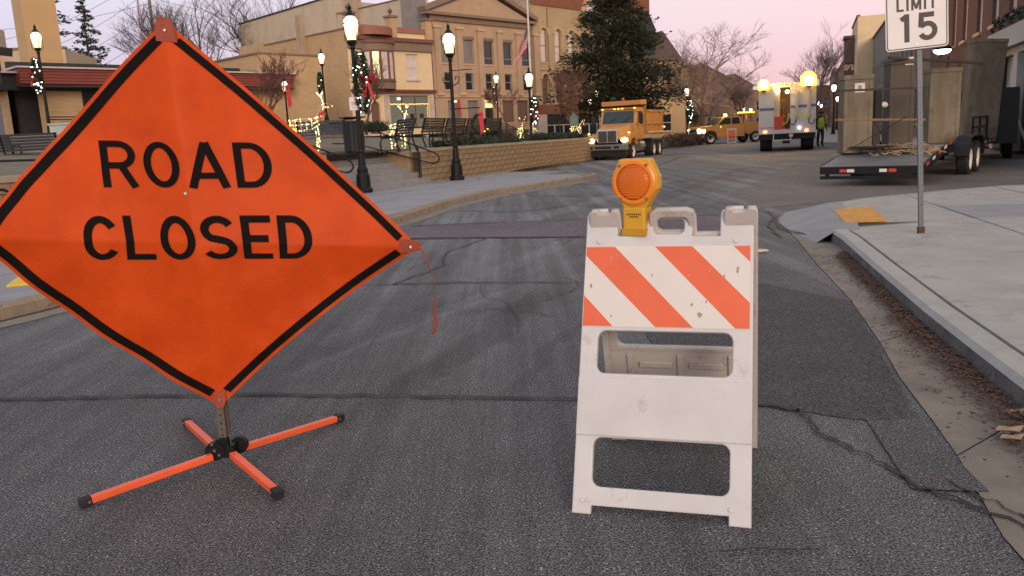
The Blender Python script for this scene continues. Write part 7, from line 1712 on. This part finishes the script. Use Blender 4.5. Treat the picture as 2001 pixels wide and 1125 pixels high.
# rubble and straps on the tail deck
hs = MB(); rr = random.Random(12)
for k in range(26):
    x0 = rr.uniform(-1.6, -.2); y0 = rr.uniform(.9, 2.1); pts = []
    for i in range(6): pts.append((x0 + i * rr.uniform(.02, .12), y0 + rr.gauss(0, .08), .36 + min(y0, 1.9) * .158 + .03 + rr.random() * .07))
    hs.tube([trM @ Vector(p_) for p_ in pts], .012, 4)
tag(hs.build('strap_pile', M_hose), 'tangled pale straps and hoses heaped on the trailer tail', 'straps', kind='stuff')
db_ = thing('debris_heap', 'low heap of dark boards and sacks on the trailer tail behind the straps', 'debris', trM @ Vector((-.9, 1.25, .57)), radians(-30))
for k in range(7): MB().box((rr.uniform(-.5, .5), rr.uniform(-.15, .2), .04 + k * .018), (rr.uniform(.5, .9), .12, .03), rz=rr.uniform(-.4, .4)).build('board', [M_under, M_timber, M_beam][k % 3], db_)
# dark truck towing the trailer
tv = thing('towing_truck', 'dark pickup truck in front of the trailer seen past the tallest box', 'truck', trM @ Vector((-.55, 9.3, 0)), radians(-30))
MB().bb(-.95, 1.0, 0, 2.4, .55, 1.35).build('truck_bed', M_under, tv); MB().bb(.35, 1.05, -.12, .0, .45, 1.95).build('rear_tank', M_slat, tv)
MB().bb(-.9, .9, 2.41, 4.4, .6, 1.95).build('cab', M_under, tv); MB().bb(-.8, .8, 2.395, 2.408, 1.35, 1.85).build('rear_window', M_wshield, tv)
MB().bb(.30, .34, -.14, -.02, 1.0, 1.6).build('red_reflector', M_tape_r, tv); MB().bb(-.3, .28, -.15, -.02, 1.25, 1.5).build('white_plate', M_refl_w, tv)
for z in (1.55, 1.7): MB().bb(.4, .55, -.135, -.123, z, z + .07).build('reflector', M_refl_w, tv)
for x in (-.85, .85):
    for y in (1.0, 4.2): wheel(tv, (x, y, .38), .38, .24, M_under)
for k in range(8): MB().tube([(.5 + .04 * k, -.1, 1.95), (.45 + .06 * k, -.05, 2.2 + .1 * sin(k)), (.3 + .05 * k, .1, 2.35)], .03, 5).build('hose_bundle', M_under, tv) if k < 4 else None
wp = thing('folded_barricade', 'white plastic barricade leaning at the right edge beyond the trailer', 'barricade', (15.05, 24.3, .1), radians(-40))
MB().bar((-.25, 0, 0), (-.42, .1, 1.05), .10, .05).build('leg', M_plastic_w, wp); MB().bar((.35, 0, 0), (-.1, .1, 1.05), .10, .05).build('leg', M_plastic_w, wp); MB().bb(-.42, -.05, .06, .1, .85, 1.08).build('top_board', M_plastic_w, wp)

# ============================================================ WORKER (back view, hi-vis vest)
def skin_body(name, verts, edges, radii, m_, parent, sub=2, root=0):
    me = bpy.data.meshes.new(name); me.from_pydata(verts, edges, []); o = bpy.data.objects.new(name + '_tmp', me); COL.objects.link(o)
    md = o.modifiers.new('skin', 'SKIN'); me.skin_vertices
    for i, r_ in enumerate(radii): sv = me.skin_vertices[0].data[i]; sv.radius = (r_, r_) if not isinstance(r_, tuple) else r_
    me.skin_vertices[0].data[root].use_root = True
    s_ = o.modifiers.new('sub', 'SUBSURF'); s_.levels = sub; s_.render_levels = sub
    dg = bpy.context.evaluated_depsgraph_get(); m2 = bpy.data.meshes.new_from_object(o.evaluated_get(dg)); bpy.data.objects.remove(o)
    m2.materials.clear(); m2.materials.append(m_); m2.shade_smooth()
    return obj(name, m2, parent)
pr_ = thing('person', 'worker in a yellow hi-vis vest and dark clothes standing right of the white truck', 'person', (16.85, 44.3, .0), radians(20))
V = [(0, 0, .98), (0, .01, 1.15), (0, .02, 1.35), (0, .01, 1.50), (0, -.01, 1.60), (0, -.02, 1.72),
     (.10, 0, .92), (.12, -.02, .50), (.13, .03, .09), (.14, -.10, .04), (-.10, 0, .92), (-.13, .02, .50), (-.14, .05, .09), (-.16, -.08, .04),
     (.20, .02, 1.46), (.27, .03, 1.18), (.24, -.16, .98), (.22, -.22, .90), (-.20, .02, 1.46), (-.28, .02, 1.18), (-.27, -.08, .94), (-.26, -.12, .85)]
Eg = [(0, 1), (1, 2), (2, 3), (3, 4), (4, 5), (0, 6), (6, 7), (7, 8), (8, 9), (0, 10), (10, 11), (11, 12), (12, 13), (3, 14), (14, 15), (15, 16), (16, 17), (3, 18), (18, 19), (19, 20), (20, 21)]
Rr = [(.16, .12), (.165, .12), (.18, .13), (.15, .10), .06, .10, .10, .075, .055, .05, .10, .075, .055, .05, .075, .055, .042, .035, .075, .055, .042, .035]
skin_body('body', V, Eg, Rr, M_cloth, pr_)
vs_ = MB(); vs_.lathe([(.19, .90), (.205, 1.0), (.215, 1.30), (.20, 1.46), (.10, 1.54)], n=20)
for i, v in enumerate(vs_.v): vs_.v[i] = (v[0] * 1.06, v[1] * .78 + .01, v[2])
ve = vs_.build('hi_vis_vest', M_hivis, pr_, smooth=True)
for z in (1.02, 1.25): b_ = MB().lathe([(.217, z), (.223, z + .03), (.219, z + .055)], n=20); b_.v = [(v[0] * 1.06, v[1] * .78 + .01, v[2]) for v in b_.v]; b_.build('reflective_band', M_refl_w, ve)
MB().ball((0, -.02, 1.68), .098, 12, 8, (.86, 1, 1.2)).build('head', M_skin, pr_); MB().lathe([(.15, 1.71), (.135, 1.72), (.125, 1.78), (.07, 1.84), (.01, 1.85)], (0, -.02, 0), 14).build('hard_hat', M_cloth, pr_)
for s_ in (-1, 1):
    hx = (.22, -.23, .87) if s_ > 0 else (-.26, -.13, .82); h_ = MB(); h_.ball(hx, .045, 8, 5, (.5, .9, 1.1))
    for k in range(4): h_.tube([(hx[0], hx[1] - .03 + k * .018, hx[2] - .03), (hx[0], hx[1] - .035 + k * .02, hx[2] - .075), (hx[0] - s_ * .015, hx[1] - .04 + k * .02, hx[2] - .10)], .010, 5)
    h_.tube([(hx[0], hx[1] - .03, hx[2] + .01), (hx[0] - s_ * .02, hx[1] - .06, hx[2] - .04)], .011, 5); h_.build('hand', M_skin, pr_)
